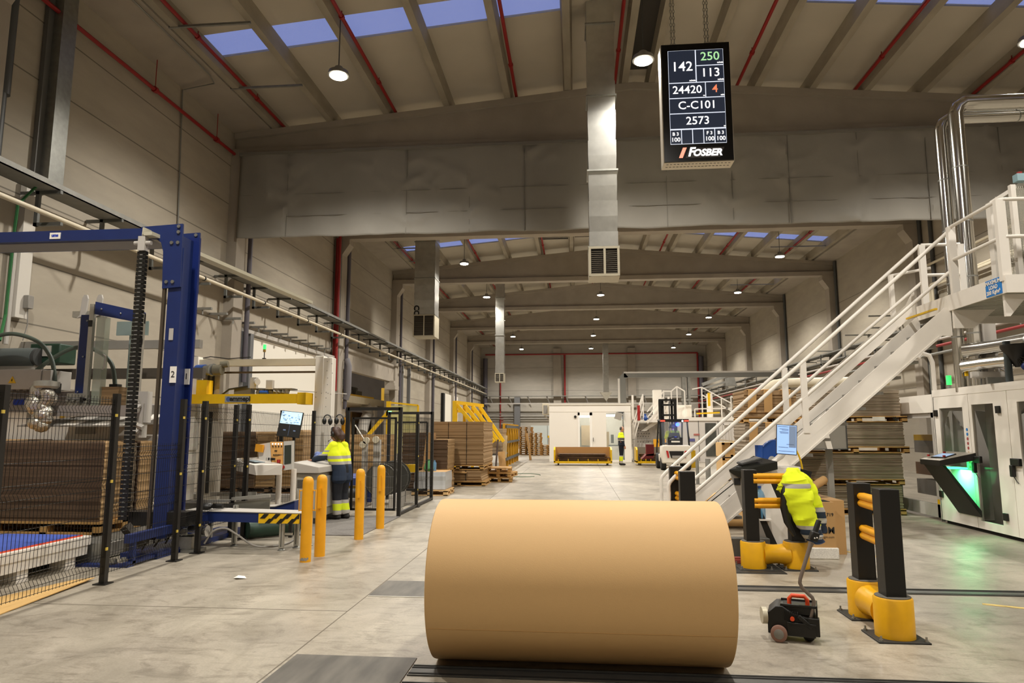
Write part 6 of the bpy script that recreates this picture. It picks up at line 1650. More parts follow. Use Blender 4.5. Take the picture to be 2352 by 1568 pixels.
MB().tube([(-8.42, 13.5, 2.0), (-8.42, 13.5, 1.5), (-8.36, 13.5, 1.36), (-8.25, 13.5, 1.34), (-8.16, 13.5, 1.45), (-8.14, 13.5, 2.05), (-8.14, 13.6, 2.15)], 0.06, 8).build('chain', BLACK, t)
# cardboard stacks inside the fence
G3 = 'cardboard stacks behind the mesh fence'
for i, (x0, x1, y0, y1, z1, mt) in enumerate(((-8.7, -7.45, 15.5, 16.1, 1.58, CARDD), (-7.42, -7.0, 15.5, 16.1, 1.58, CARDS), (-6.97, -6.35, 15.6, 16.2, 1.62, CARDS), (-6.3, -5.75, 16.5, 17.1, 1.3, CARDD))):
    sheets(x0, y0, 0.32, x1, y1, z1, 'cardboard stack behind the mesh fence, %s from the left' % ORD[i], G3, mt, CARDS, wob=0.006, n=30, seed=90 + i, round_=0.05)
for i, (x0, x1) in enumerate(((-8.7, -7.1), (-7.0, -5.7))):
    pallet(x0, 15.5, 0.17, x1, 17.2, 0.145, 'dark wooden pallet under the stacks behind the mesh fence, %s one' % ('left', 'right')[i], 'pallets behind the mesh fence', mt=mat('pallet_dark', '6a5032', 0.85))
B(-9, 15.2, 0, -5.4, 17.6, 0.165).build('line_conveyor', GREYP, None, smooth=False, loc=(-7, 16, 0)); tag(bpy.data.objects['line_conveyor'], 'low grey conveyor bed behind the mesh fence', 'conveyor')

# ---------------------------------------------------------------- operator console
t = thing('control_console', 'white tilted operator console with orange button panel on two posts', 'control console', (-5.1, 12, 0))
MB().add([(-5.98, 11.55, 0.93), (-5.35, 11.2, 0.86), (-4.98, 11.35, 0.86), (-5.0, 11.45, 1.02), (-5.98, 11.7, 1.12), (-5.95, 11.5, 1.10), (-5.38, 11.17, 1.03), (-4.95, 11.32, 1.03), (-5.55, 11.75, 1.14)],
         [(0, 5, 6, 1), (1, 6, 7, 2), (5, 4, 8, 7, 6), (0, 4, 5), (2, 7, 8, 3), (0, 1, 2, 3), (0, 3, 8, 4)]).build('desk_box', WHITE, t, smooth=False)
MB().obox((-5.5, 11.44, 1.085), (0.3, 0.2, 0.01), (R(-4), R(5), R(-32))).build('keypad', mat('keypad_grey', '8fa0aa', 0.5), t, smooth=False)
MB().obox((-5.72, 11.52, 1.12), (0.1, 0.08, 0.006), (0, R(5), R(-32))).build('yellow_note', YEL, t, smooth=False)
MB().cyl((-5.07, 11.42, 1.06), (-5.07, 11.42, 1.11), 0.03, 12).build('stop_button', RED, t)
m = MB()
for i in range(6): m.obox((-5.45 + i * 0.06, 11.62 - i * 0.04, 1.12), (0.04, 0.03, 0.04), (0, 0, i))
m.build('toggle', BLACK, t, smooth=False)
MB().add([(-5.50, 11.6, 1.02), (-5.20, 11.45, 0.93), (-5.28, 11.5, 1.40), (-5.60, 11.72, 1.36), (-5.45, 11.95, 1.0), (-5.1, 11.85, 0.95), (-5.2, 11.8, 1.41), (-5.55, 11.95, 1.37)],
         [(0, 1, 2, 3), (5, 4, 7, 6), (1, 5, 6, 2), (4, 0, 3, 7), (3, 2, 6, 7), (4, 5, 1, 0)]).build('side_cabinet', WHITE, t, smooth=False)
MB().obox((-5.50, 11.585, 1.30), (0.2, 0.03, 0.13), (R(-5), R(4), R(-28))).build('phone_box', mat('box_orange', 'e8a01c', 0.5), t, smooth=False)
pan = MB().add([(-5.18, 11.44, 0.9), (-4.98, 11.4, 0.92), (-5.03, 11.48, 1.41), (-5.27, 11.5, 1.41), (-5.18, 11.5, 0.9), (-4.98, 11.5, 0.92), (-5.03, 11.56, 1.41), (-5.27, 11.56, 1.41)], [(0, 1, 2, 3), (5, 4, 7, 6), (1, 5, 6, 2), (4, 0, 3, 7), (3, 2, 6, 7), (4, 5, 1, 0)]).build('button_panel', mat('panel_orange', 'd9a45e', 0.5), t, smooth=False)
MB().add([(-5.17, 11.43, 0.9), (-4.985, 11.39, 0.92), (-4.995, 11.4, 1.04), (-5.2, 11.44, 1.03)], [(0, 1, 2, 3)]).build('blue_sheet', mat('panel_blue', '8fb6cc', 0.6), pan, smooth=False)
m = MB(); w2 = MB()
for i in range(4):
    x = -5.215 + i * 0.052; w2.ball((x, 11.475, 1.375), 0.014, 8); m.ball((x + 0.008, 11.47, 1.335), 0.014, 8)
for i in range(7): m.ball((-5.18 + i * 0.028, 11.455, 1.19), 0.012, 8)
for i in range(2): m.ball((-5.16 + i * 0.025, 11.465, 1.26), 0.012, 8)
m.build('selector', BLACK, pan); w2.build('lit_button', mat('button_lit', 'fff2e8', emit=1.5), pan)
MB().cyl((-4.985, 11.42, 0.99), (-4.965, 11.37, 0.99), 0.028, 12).build('stop_button', RED, pan)
hm = MB().add([(-4.97, 11.4, 0.93), (-4.83, 11.42, 0.95), (-4.88, 11.5, 1.43), (-5.02, 11.48, 1.42), (-4.97, 11.5, 0.93), (-4.83, 11.52, 0.95), (-4.88, 11.6, 1.43), (-5.02, 11.58, 1.42)], [(0, 1, 2, 3), (5, 4, 7, 6), (1, 5, 6, 2), (4, 0, 3, 7), (3, 2, 6, 7), (4, 5, 1, 0)]).build('screen_box', mat('screen_frame', 'b5b2ab', 0.5), t, smooth=False)
MB().add([(-4.965, 11.412, 1.03), (-4.85, 11.425, 1.05), (-4.885, 11.485, 1.36), (-5.0, 11.47, 1.35)], [(0, 1, 2, 3)]).build('screen', mat('screen_dark', '3a3f38', 0.08), hm, smooth=False)
for x, y in ((-4.93, 11.15), (-4.68, 11.15)):
    o = MB().cyl((x, y, 0.02), (x, y, 0.97), 0.045, 16).build('post', WHITE, t)
    MB().box(x - 0.12, y - 0.12, 0, x + 0.12, y + 0.12, 0.02).build('post_foot', WHITE, o, smooth=False)
for c in t.children:
    if not c.name.startswith('post'):
        l_ = V(t.location); e_ = V((0, 0, 1.6)); c.data.transform(Matrix.Translation(e_ + (l_ - e_) * 0.94 - l_) @ Matrix.Scale(0.94, 4))
        for q in c.children: q.data.transform(Matrix.Translation(e_ + (l_ - e_) * 0.94 - l_) @ Matrix.Scale(0.94, 4))
t = thing('wall_monitor', 'tilted black monitor with camera view hanging on the fence posts', 'monitor', (-5.1, 11.9, 1.5))
Mm = Matrix.Translation((-5.1, 11.9, 1.72)) @ Euler((R(-10), R(6), R(6))).to_matrix().to_4x4()
class TM(MB):
    def build(s, *a, **kw):
        s.v = [tuple(Mm @ V(q)) for q in s.v]; return MB.build(s, *a, **kw)
TM().box(-0.2, 0, -0.23, 0.2, 0.04, 0.23).build('housing', BLACK, t, bevel=0.004)
m = TM().box(-0.185, -0.004, 0.0, 0.185, 0, 0.22, 0)
rnd = random.Random(9)
for i in range(46):
    x = rnd.uniform(-0.18, 0.15); z = rnd.uniform(0.01, 0.19); m.box(x, -0.006, z, x + rnd.uniform(0.01, 0.05), -0.004, z + rnd.uniform(0.008, 0.03), rnd.choice((1, 2, 0)))
m.box(-0.1, -0.006, -0.125, -0.055, -0.003, -0.105, 3); m.box(0.08, -0.006, -0.125, 0.12, -0.003, -0.105, 3); m.box(0.0, -0.006, -0.21, 0.003, -0.003, -0.01, 3)
m.build('picture', [mat('view_pale', 'bcdcec', 0.3, emit=0.8), mat('view_blue', '7fa6d0', emit=0.6), mat('view_grey', '8898a8', emit=0.5), mat('view_dim', '6a7c9c', emit=0.3)], t, smooth=False)
B(-5.06, 11.94, 0, -5.02, 11.98, 1.7).build('stand', BLACKF, t, smooth=False)
t = thing('console_cabinet', 'light grey machine cabinet the operator leans on', 'cabinet', (-4.7, 12.2, 0))
MB().prism([(11.7, 0.1), (13.0, 0.1), (13.0, 0.86), (11.7, 0.86)], 'X', -4.86, -4.48).box(-4.84, 11.72, 0, -4.5, 12.98, 0.1, 1).build('body', [mat('cab_grey', 'a5a196', 0.5), DGREY], t, bevel=0.01)
MB().add([(-4.92, 11.65, 0.87), (-4.42, 11.6, 0.87), (-4.40, 13.05, 0.87), (-4.92, 13.05, 0.87), (-4.92, 11.65, 1.06), (-4.42, 11.6, 0.98), (-4.40, 13.05, 0.99), (-4.92, 13.05, 1.08)],
         [(0, 3, 2, 1), (4, 5, 6, 7), (0, 1, 5, 4), (1, 2, 6, 5), (2, 3, 7, 6), (3, 0, 4, 7)]).build('worktop', LGREY, t, bevel=0.012)
m = MB()
for i in range(6): m.box(-4.84 + 0.0, 11.69, 0.62 + i * 0.025, -4.72, 11.70, 0.63 + i * 0.025)
m.build('vent_slot', DGREY, t, smooth=False)
MB().box(-4.48, 12.0, 0.25, -4.46, 12.9, 0.8).build('side_door', LGREY, t, bevel=0.004)
MB().box(-4.5, 11.75, 0.12, -4.46, 11.83, 0.75).build('plug_rail', GREYP, t, smooth=False)
m = MB(); rnd = random.Random(4)
for i in range(16): m.ball((-4.82 + rnd.uniform(-.1, .1), 12.8 + rnd.uniform(-.15, .15), 1.10 + rnd.uniform(0, .07)), rnd.uniform(.04, .07), 8, (1, 1, .7))
tag(m.build('crumpled_cloth', mat('cloth_blue', '7484b4', 0.85), loc=(-4.82, 12.8, 1.05)), 'crumpled blue cloth on the cabinet in front of the operator', 'cloth')

# ---------------------------------------------------------------- inside the cage
def reel(x, y, label, r):
    t = thing('cable_reel', label, 'reel', (x, y, 0.58 - r), 'big grey reels in the cage')
    z = 0.60
    for dy in (0, 0.2):
        MB().lathe((x, y + dy, z), [(0.05, -0.008), (r, -0.008), (r, 0.008), (0.05, 0.008)], 40, 'Y').build('disc', mat('reel_disc', '6f6e68', 0.35, 0.6), t)
    MB().lathe((x, y + 0.1, z), [(0.17, -0.1), (0.17, 0.1)], 24, 'Y').build('core', GREYP, t)
    for rr in (r - 0.01, 0.2):
        MB().tube([(x + rr * math.cos(a), y - 0.012, z + rr * math.sin(a)) for a in [2 * math.pi * i / 32 for i in range(33)]], 0.006, 5, caps=False).build('ring', GALV, t)
reel(-4.0, 13.95, 'big grey cable reel behind the mesh gate, nearer one', 0.335)
reel(-3.95, 14.65, 'big grey cable reel in the cage, one behind', 0.36)
t = thing('reel_stand', 'white steel stand carrying the reels in the cage', 'stand', (-4.1, 14.2, 0))
MB().box(-4.4, 13.9, 0, -4.3, 14.0, 1.36).box(-4.16, 13.9, 0, -4.02, 14.0, 1.42).build('column', LGREY, t, smooth=False)
MB().box(-4.45, 13.8, 0, -3.5, 13.88, 0.06).box(-4.45, 14.8, 0, -3.5, 14.88, 0.06).box(-3.8, 13.85, 0, -3.72, 14.85, 0.3).build('base', LGREY, t, smooth=False)
for x, z in ((-4.37, 1.32), (-4.3, 1.40), (-4.1, 1.42), (-4.36, 0.68)): MB().lathe((x, 13.86, z), [(0.025, -0.02), (0.07, -0.02), (0.07, 0.02), (0.025, 0.02)], 18, 'Y').build('pulley', CREAM, t)
MB().box(-4.28, 13.95, 0.15, -4.2, 14.05, 0.75).build('blue_post', BLUE, t, smooth=False)
MB().tube([(-4.56, 13.9, 1.72), (-4.35, 13.88, 1.42)], 0.012, 6).build('strap', WHITE, t)
t = thing('cage_conveyor', 'dark conveyor base with yellow drive inside the cage', 'conveyor', (-5, 15.2, 0))
MB().box(-5.6, 14.4, 0.45, -4.5, 16.0, 0.6).build('bed', mat('bed_blue', '5567a8', 0.4), t, smooth=False); MB().box(-5.5, 14.5, 0, -5.4, 14.6, 0.45).box(-4.7, 15.0, 0, -4.6, 15.1, 0.45).build('leg', GREYP, t, smooth=False)
m = MB().cyl((-4.9, 14.3, 0.3), (-4.6, 14.3, 0.3), 0.1, 14); m.build('motor', DGREY, t); MB().box(-3.9, 15.2, 0.68, -3.55, 15.4, 0.85).box(-4.9, 14.5, 0.36, -4.7, 14.6, 0.42).build('drive_cover', YEL, t, smooth=False); MB().box(-3.9, 15.2, 0, -3.8, 15.3, 0.68).build('leg', GREYP, t, smooth=False)
G4 = 'cardboard stacks behind the wrapping cage'
for i, (x0, x1, y0, z0, z1) in enumerate(((-5.9, -4.9, 17.3, 0.15, 1.5), (-4.75, -4.05, 18.6, 0.62, 1.55), (-4.0, -3.55, 18.9, 0.55, 1.36))):
    sheets(x0, y0, z0, x1, y0 + 1.1, z1, 'dark cardboard stack behind the wrapping cage, %s from the left' % ORD[i], G4, CARDD if i else CARDS, CARDS, wob=0.012, n=22, seed=120 + i)
    pallet(x0, y0, z0 - 0.145, x1, y0 + 1.1, 0.14, 'wooden pallet under the stack behind the cage, %s from the left' % ORD[i], 'pallets behind the wrapping cage')
sheets(-4.75, 18.6, 0.02, -3.5, 19.7, 0.40, 'low cardboard layer under the stacks behind the cage', None, CARDD, CARDS, wob=0.02, n=10, seed=131)
tag(MB().obox((-4.0, 18.4, 1.05), (0.18, 0.03, 1.0), (R(-8), R(4), 0)).build('board', CARD, smooth=False, loc=(-4, 18.4, 0.5)), 'narrow cardboard strip leaning on the stacks behind the cage', 'board')
t = thing('wrapped_load', 'low pallet load wrapped in clear film with a green bag on it', 'wrapped load', (-3.65, 17.4, 0))
sheets(-4.05, 17.1, 0.15, -3.25, 18.0, 0.58, 'x', None, FILM, FILM, wob=0.015, n=4, seed=140, name='film_wrap').parent = t
o = bpy.data.objects['film_wrap']; o.location = V(o.location) - V(t.location)
for k_ in ('label', 'category'): del o[k_]
MB().box(-4.0, 17.15, 0.16, -3.3, 17.95, 0.5).build('load', mat('load_grey', '9a958a', 0.7), t, smooth=False)
pallet(-4.1, 17.05, 0.0, -3.2, 18.05, 0.14, 'pale wooden pallet under the film wrapped load', None, mt=WOODL)
tag(MB().lathe((-3.75, 17.4, 0.585), [(0.1, 0), (0.13, 0.06), (0.09, 0.2), (0.03, 0.27), (0.05, 0.29)], 12).build('plastic_bag', mat('bag_green', '4a9a58', 0.5), loc=(-3.75, 17.4, 0.585)), 'green plastic bag standing on the film wrapped load', 'bag')
tag(MB().lathe((-3.62, 17.5, 0.585), [(0.05, 0), (0.05, 0.2), (0.02, 0.24), (0.02, 0.27)], 12).build('bottle', see_through('bottle_blue2', '6b96b8', 0.4), loc=(-3.62, 17.5, 0.585)), 'blue plastic bottle beside the green bag', 'bottle')

# ---------------------------------------------------------------- big stack in the middle distance
sheets(-4.28, 20.2, 0.60, -2.72, 22.4, 1.87, 'large tan cardboard stack on pallets beside the aisle', None, CARDM, CARDS, wob=0.014, n=36, splits=2, seed=150)
pallet(-4.25, 20.15, 0.46, -2.72, 22.4, 0.135, 'wooden pallet under the large tan cardboard stack', None)
sheets(-4.2, 20.15, 0.14, -2.78, 21.8, 0.455, 'lower cardboard layer under the large tan stack, with a loose flap', None, CARDM, CARDS, wob=0.03, n=10, splits=2, seed=151)
pallet(-4.2, 20.1, 0, -2.66, 22.2, 0.135, 'bottom wooden pallet of the large tan stack', None)
o = MB().add([(-3.6, 20.05, 0.39), (-3.2, 20.05, 0.37), (-3.2, 20.2, 0.43), (-3.6, 20.2, 0.44)], [(0, 1, 2, 3)]).build('flap', CARD, bpy.data.objects['cardboard_stack.' + '%03d' % (len([q for q in C.objects if q.name.startswith('cardboard_stack.')]))], smooth=False)
for i, (x, y, z, a) in enumerate(((-2.45, 21.9, 0.0, 4), (-2.4, 22.0, 0.145, -6), (-2.5, 22.1, 0.29, 3))):
    o = pallet(-0.4, -0.6, 0, 0.4, 0.6, 0.14, 'spare wooden pallet beside the large tan stack, %s from the floor' % ORD[i], 'spare pallets by the large tan stack')
    o.location = (x, y + 0.3, z); o.rotation_euler.z = R(a)
    for c in o.children: pass
sheets(-3.6, 26.0, 0.75, -2.78, 27.5, 1.68, 'grey brown cardboard stack behind the large tan stack', None, CARDG, CARDS, wob=0.012, n=20, seed=160)
t = thing('fork_rack', 'steel rack holding the stack behind the large tan one', 'rack', (-3.1, 26.5, 0))
MB().box(-3.65, 25.95, 0.68, -2.75, 27.6, 0.75).box(-3.6, 26, 0, -3.5, 26.1, 0.68).box(-2.9, 27.4, 0, -2.8, 27.5, 0.68).build('shelf', DGREY, t, smooth=False)
MB().bar((-3.2, 24.9, 0.05), (-3.1, 25.0, 1.25), 0.06, 0.06).bar((-2.92, 24.9, 0.05), (-2.84, 25.0, 1.28), 0.06, 0.06).bar((-3.2, 24.9, 0.05), (-2.92, 24.9, 0.05), 0.06, 0.06).bar((-3.05, 24.9, 0.05), (-3.0, 26, 0.05), 0.3, 0.08).build('upright', mat('upright_rust', '4f4038', 0.6), t, smooth=False)
tag(MB().obox((-2.72, 25.4, 0.42), (0.26, 0.03, 0.85), (R(-12), R(-7), 0)).build('board', CARD, smooth=False, loc=(-2.72, 25.4, 0)), 'tan board leaning low against the rack by the aisle', 'board')
tag(MB().obox((-2.72, 26.2, 1.0), (0.18, 0.03, 0.85), (R(-6), R(2), 0)).build('board', mat('board_pale', 'c4b08c', 0.8), smooth=False, loc=(-2.72, 26.2, 0.6)), 'pale board standing above the leaning tan board', 'board')
tag(MB().obox((-2.62, 38.2, 0.72), (0.1, 0.5, 1.5), (0, R(-8), 0)).build('board', CARD, smooth=False, loc=(-2.62, 38.2, 0)), 'thick tan board leaning on the end of the yellow rack', 'board')
t = thing('yellow_rack', 'tall yellow barred rack with dark panels beside the aisle', 'rack', (-3.1, 33, 0))
m = MB()
for i in range(6): m.box(-3.22, 30.2 + i * 1.35, 0, -3.1, 30.32 + i * 1.35, 1.92)
m.build('upright', mat('rack_amber', 'd49a1c', 0.5), t, smooth=False)
MB().box(-3.3, 30.2, 0.15, -3.24, 37.2, 1.88).build('panel', mat('rack_panel', '3f4038', 0.6), t, smooth=False)
MB().box(-3.09, 30.1, 0.3, -3.04, 37.2, 0.42).box(-3.09, 30.1, 1.05, -3.04, 37.2, 1.15).box(-3.09, 30.1, 1.72, -3.04, 37.2, 1.85).build('cross_rail', DGREY, t, smooth=False)
t = thing('yellow_backstop', 'bright yellow steel backstop frame with slanting braces behind the tan stack', 'backstop', (-4, 24.2, 0))
m = MB().box(-4.35, 24.0, 0, -4.2, 24.1, 2.65)
for i in range(4): m.box(-4.32 + i * 0.23, 24.2 + i * 0.5, 0, -4.22 + i * 0.23, 24.3 + i * 0.5, 2.62 - i * 0.05)
m.bar((-4.28, 24.05, 2.6), (-3.55, 26.0, 2.55), 0.12, 0.12).bar((-4.28, 24.1, 2.3), (-3.5, 26, 2.3), 0.1, 0.1)
m.build('upright', YEL, t, smooth=False)
m = MB()
for i in range(4): m.bar((-4.2 + i * 0.2, 24.1 + i * 0.5, 2.5), (-3.05 + i * 0.12, 24.1 + i * 0.5, 1.2), 0.1, 0.12)
m.build('brace', YEL, t, smooth=False)
t = thing('yellow_screen', 'yellow framed mesh screen panel standing behind the wrapping cage', 'screen', (-6.1, 24.2, 0))
MB().box(-6.75, 24, 0, -6.6, 24.1, 2.65).bar((-6.65, 24.05, 2.3), (-7.6, 24.05, 1.2), 0.1, 0.12).bar((-5.6, 24.05, 0), (-5.6, 24.05, 2.5), 0.06, 0.06).bar((-6.6, 24.05, 2.6), (-5.6, 24.05, 2.5), 0.06, 0.06).build('frame', YEL, t, smooth=False)
MB().box(-6.58, 24.03, 0.8, -5.63, 24.05, 2.5).build('sheet', see_through('screen_film', 'd6cf8a', 0.45, 0.4), t, smooth=False)
tag(MB().box(-6.66, 23.96, 2.25, -6.55, 23.99, 2.3).build('exit_lamp', mat('exit_green', '90ffb0', emit=2.0), smooth=False, loc=(-6.6, 23.97, 2.25)), 'small green exit lamp near the yellow screen', 'exit lamp')
tag(MB().tube([(-1.9 + 0.6 * math.cos(R(a)), 25.0 + 0.9 * math.sin(R(a)), 0.015) for a in range(0, 330, 15)], 0.012, 6).build('cable', mat('cable_dim', '4f6a52', 0.6), loc=(-1.9, 25, 0)), 'thin green cable lying coiled on the aisle floor', 'cable')
tag(MB().cyl((-9.0, 70, 0), (-9.0, 70, 3.0), 0.2, 14).build('pillar_roll', CREAM, loc=(-9, 70, 0)), 'pale round standpipe in the far left corner', 'pipe')

# ---------------------------------------------------------------- far end: back wall services
t = thing('cable_tray', 'cable tray across the back wall', 'cable tray', (0, 71.6, 4.9))
MB().box(XL + 0.5, 71.2, 5.15, 13, 71.7, 5.22).build('tray', GALVD, t, smooth=False); MB().box(XL + 0.5, 71.1, 4.35, 13, 71.2, 4.47).build('tray', LGREY, t, smooth=False)
for i in range(12):
    x = -9 + i * 2; MB().bar((x, 71.3, 5.15), (x + 0.25, 71.6, 4.5), 0.1, 0.1).build('bracket', GREYP, t, smooth=False)
for i, (z, c) in enumerate(((3.35, 'upper'), (3.1, 'middle'), (2.85, 'lower'))):
    tag(MB().cyl((XL + 0.3, 71.75, z), (13.2, 71.75, z), 0.06, 8).build('wall_pipe', GREYP, loc=(0, 71.75, z)), 'long horizontal pipe across the back wall, %s of three' % c, 'pipe')
vpipe(-7.9, 71.8, 0, 10.2, 0.07, REDP, 'red vertical pipe on the back wall near the left corner'); vpipe(-1.1, 71.7, 0, 9.6, 0.1, REDP, 'red vertical pipe on the back wall beside the left back column'); vpipe(12.6, 71.7, 0, 9.6, 0.1, REDP, 'red vertical pipe on the back wall near the right corner')
tag(MB().cyl((XL + 0.5, 71.6, 9.6), (12.6, 71.6, 9.6), 0.08, 8).build('wall_pipe', REDP, loc=(0, 71.6, 9.6)), 'red horizontal pipe under the roof on the back wall', 'pipe')
vpipe(-9.5, 71.6, 0, 9.2, 0.25, mat('drain_violet', '56525a'), 'thick dark drain pipe in the far left corner', 'drain_pipe'); vpipe(12.9, 71.5, 0, 9.2, 0.25, mat('drain_violet', '56525a'), 'thick dark drain pipe in the far right corner', 'drain_pipe')
struct(B(-6.4, 71.3, 0, -5.8, 71.98, 5.1).build('trim_7', mat('door_post', '77787a'), smooth=False))
struct(B(-4.7, 71.9, 0, -3.0, 71.98, 2.15).build('door_3', mat('door_pale', 'c9d0cc', 0.5), smooth=False)); struct(B(-2.95, 71.9, 0, -1.2, 71.98, 2.15).build('door_4', mat('door_pale', 'c9d0cc'), smooth=False))
tag(B(-8.0, 71.9, 2.5, -7.6, 71.95, 3.0).build('fire_sign', mat('sign_pale_red', 'b07a70', 0.6), smooth=False, loc=(-7.8, 71.9, 2.5)), 'small red sign on the back wall near the left corner', 'sign')
tag(B(-2.0, 60, 1.5, -1.6, 60.4, 2.1).box(-1.85, 60.1, 0, -1.75, 60.2, 1.5).build('alarm_post', RED, smooth=False, loc=(-1.8, 60, 0)), 'red alarm post partly hidden by the left side of the booth', 'alarm post')
# stacked pallets at the back
for s, (x0, x1, y, n, nm) in enumerate(((-3.85, -2.95, 46.5, 14, 'tall stack right of the yellow rack'), (-3.05, -2.28, 45.4, 11, 'middle stack left of the booth'), (-2.3, -1.5, 45.6, 5, 'low stack beside the booth'))):
    base = None
    for i in range(n):
        lab = 'wooden pallet in the %s, %s from the floor' % (nm, ORD[i])
        if base is None:
            base = pallet(x0, y, 0, x1, y + 1.2, 0.125, lab, 'pallets stacked at the back', parts=False, mt=mat('pallet_old', 'a5793f', 0.85)); o = base
        else:
            o = base.copy(); C.objects.link(o); o.location.z = i * 0.133; o.location.x += ((i * 7) % 3 - 1) * 0.02; o['label'] = lab
t = pallet(-2.0, 50, 0, -1.2, 51.2, 0.14, 'wooden pallet under the brown box left of the booth', None, parts=False)
tag(MB().box(-2.0, 50, 0.14, -1.2, 51.2, 1.1, 0).box(-2.05, 49.95, 1.1, -1.2, 51.25, 1.25, 1).build('carton', [CARDS, YEL], smooth=False, loc=(-1.6, 50.6, 0.14)), 'brown box with yellow lid half hidden by the booth', 'carton')

# ---------------------------------------------------------------- white booth
t = thing('control_booth', 'white panel control booth with a glazed door at the hall end', 'booth', (0.7, 38, 0))
m = MB()
for a, b, c, d in ((-1.4, 0.1, 0, 2.96), (0.1, 0.85, 2.55, 2.96), (0.85, 1.58, 0, 2.96), (1.58, 2.5, 2.52, 2.96), (1.58, 2.5, 0, 0.1), (2.5, 2.85, 0, 2.96), (0.1, 0.85, 0, 0.1)): m.box(a, 36.2, c, b, 36.3, d)
m.box(-1.4, 36.3, 0, -1.3, 40, 2.96).box(2.75, 36.3, 0, 2.85, 40, 2.96).box(-1.4, 39.9, 0, 2.85, 40, 2.96).box(-1.4, 36.2, 2.96, 2.85, 40, 3.02)
m.build('wall_panel', mat('booth_white', 'efe9de', 0.45), t, smooth=False)
MB().box(-1.4, 36.19, 2.58, 2.85, 36.2, 2.595).box(-1.42, 36.17, 2.93, 2.87, 36.2, 3.03).build('cornice', mat('booth_trim', 'd6cfc2', 0.5), t, smooth=False)
d = MB().box(0.1, 36.17, 0.1, 0.2, 36.22, 2.55).box(0.72, 36.17, 0.1, 0.85, 36.22, 2.55).box(0.1, 36.17, 2.4, 0.85, 36.22, 2.55).box(0.1, 36.17, 0.1, 0.85, 36.22, 0.2).build('door', mat('booth_frame', 'f6f3ec', 0.4), t, smooth=False)
MB().box(0.2, 36.19, 0.2, 0.72, 36.2, 2.4).build('door_glass', GLASS, d, smooth=False); MB().box(0.88, 36.12, 1.05, 0.9, 36.17, 1.25).build('door_handle', BLACK, d, smooth=False)
MB().box(1.58, 36.22, 0.1, 2.5, 36.23, 2.52).build('window_glass', GLASS, t, smooth=False)
MB().box(0.0, 36.5, 2.3, 0.8, 36.7, 2.4).box(1.6, 36.6, 2.35, 2.4, 36.8, 2.45).build('light_tube', mat('booth_light', 'ffffff', emit=3.0), t, smooth=False)
MB().cyl((-0.03, 36.2, 2.33), (-0.03, 36.15, 2.33), 0.07, 14).build('siren', BLACK, t)
MB().box(-0.5, 39, 0, 2.6, 39.1, 2.4).box(0.3, 38.5, 0.8, 0.8, 38.9, 1.9, 1).box(1.6, 37, 0, 1.75, 37.05, 1.55, 1).box(1.75, 37, 0, 2.4, 37.8, 0.8, 2).box(1.85, 37.1, 0.95, 2.0, 37.15, 1.4, 3).box(1.7, 37.0, 0.8, 2.3, 37.6, 0.85, 3).build('interior', [mat('booth_inner', 'c9c5b6', 0.6), mat('inner_tan', 'b39a72', 0.7), WHITE, DGREY], t, smooth=False)
for x in (0.5, 2.0):
    L_ = bpy.data.lights.new('booth_light', 'POINT'); L_.energy = 40; L_.shadow_soft_size = 0.2
    o = bpy.data.objects.new('booth_light', L_); o.location = (x, 37.5, 2.2); C.objects.link(o)
tp = thing('tilted_panel', 'grey tilted sign panel on a bracket over the booth window', 'panel', (2.2, 35.9, 2.2))
MB().obox((2.2, 35.95, 2.35), (0.36, 0.04, 0.36), (R(15), R(18), 0)).build('plate', LGREY, tp, smooth=False); MB().box(2.15, 35.95, 2.54, 2.5, 36.2, 2.57).box(2.4, 35.9, 2.2, 2.43, 36.2, 2.55).build('bracket', DGREY, tp, smooth=False)
t = thing('air_conditioner', 'cream outdoor air conditioner on the left side of the booth', 'air conditioner', (-1.6, 37, 2.4))
MB().box(-1.78, 36.6, 2.45, -1.4, 37.4, 3.05).build('case', CREAM, t, bevel=0.02); MB().box(-1.72, 36.59, 2.5, -1.5, 36.6, 2.95).build('grille', GREYP, t, smooth=False); MB().bar((-1.7, 37, 2.43), (-1.4, 37, 2.2), 0.05, 0.05).build('bracket', WHITE, t, smooth=False)
t = thing('ventilation_pipe', 'big grey rectangular duct rising from the booth and running right', 'duct', (2.6, 40.2, 3))
MB().box(2.45, 39.9, 3.02, 2.9, 40.3, 4.6).add([(2.45, 39.9, 4.6), (2.9, 39.9, 4.6), (3.05, 39.9, 4.68), (2.8, 39.9, 4.98), (2.45, 40.3, 4.6), (2.9, 40.3, 4.6), (3.05, 40.3, 4.68), (2.8, 40.3, 4.98)], [(0, 1, 2, 3), (7, 6, 5, 4), (0, 3, 7, 4), (1, 5, 6, 2)]).box(2.8, 39.9, 4.66, 13.4, 40.3, 4.98).build('duct', mat('duct_grey', '6f6e68', 0.5, 0.4), t, smooth=False)
MB().box(2.44, 39.88, 3.02, 2.56, 39.9, 4.6).box(2.8, 39.88, 4.9, 13.4, 39.9, 4.99).build('duct_edge', LGREY, t, smooth=False)
MB().box(6.1, 39.9, 0, 6.3, 40.3, 4.66).box(6.42, 39.9, 0, 6.56, 40.3, 4.66).box(6.0, 39.85, 3.3, 6.66, 39.9, 3.4).build('support', GALVD, t, smooth=False)

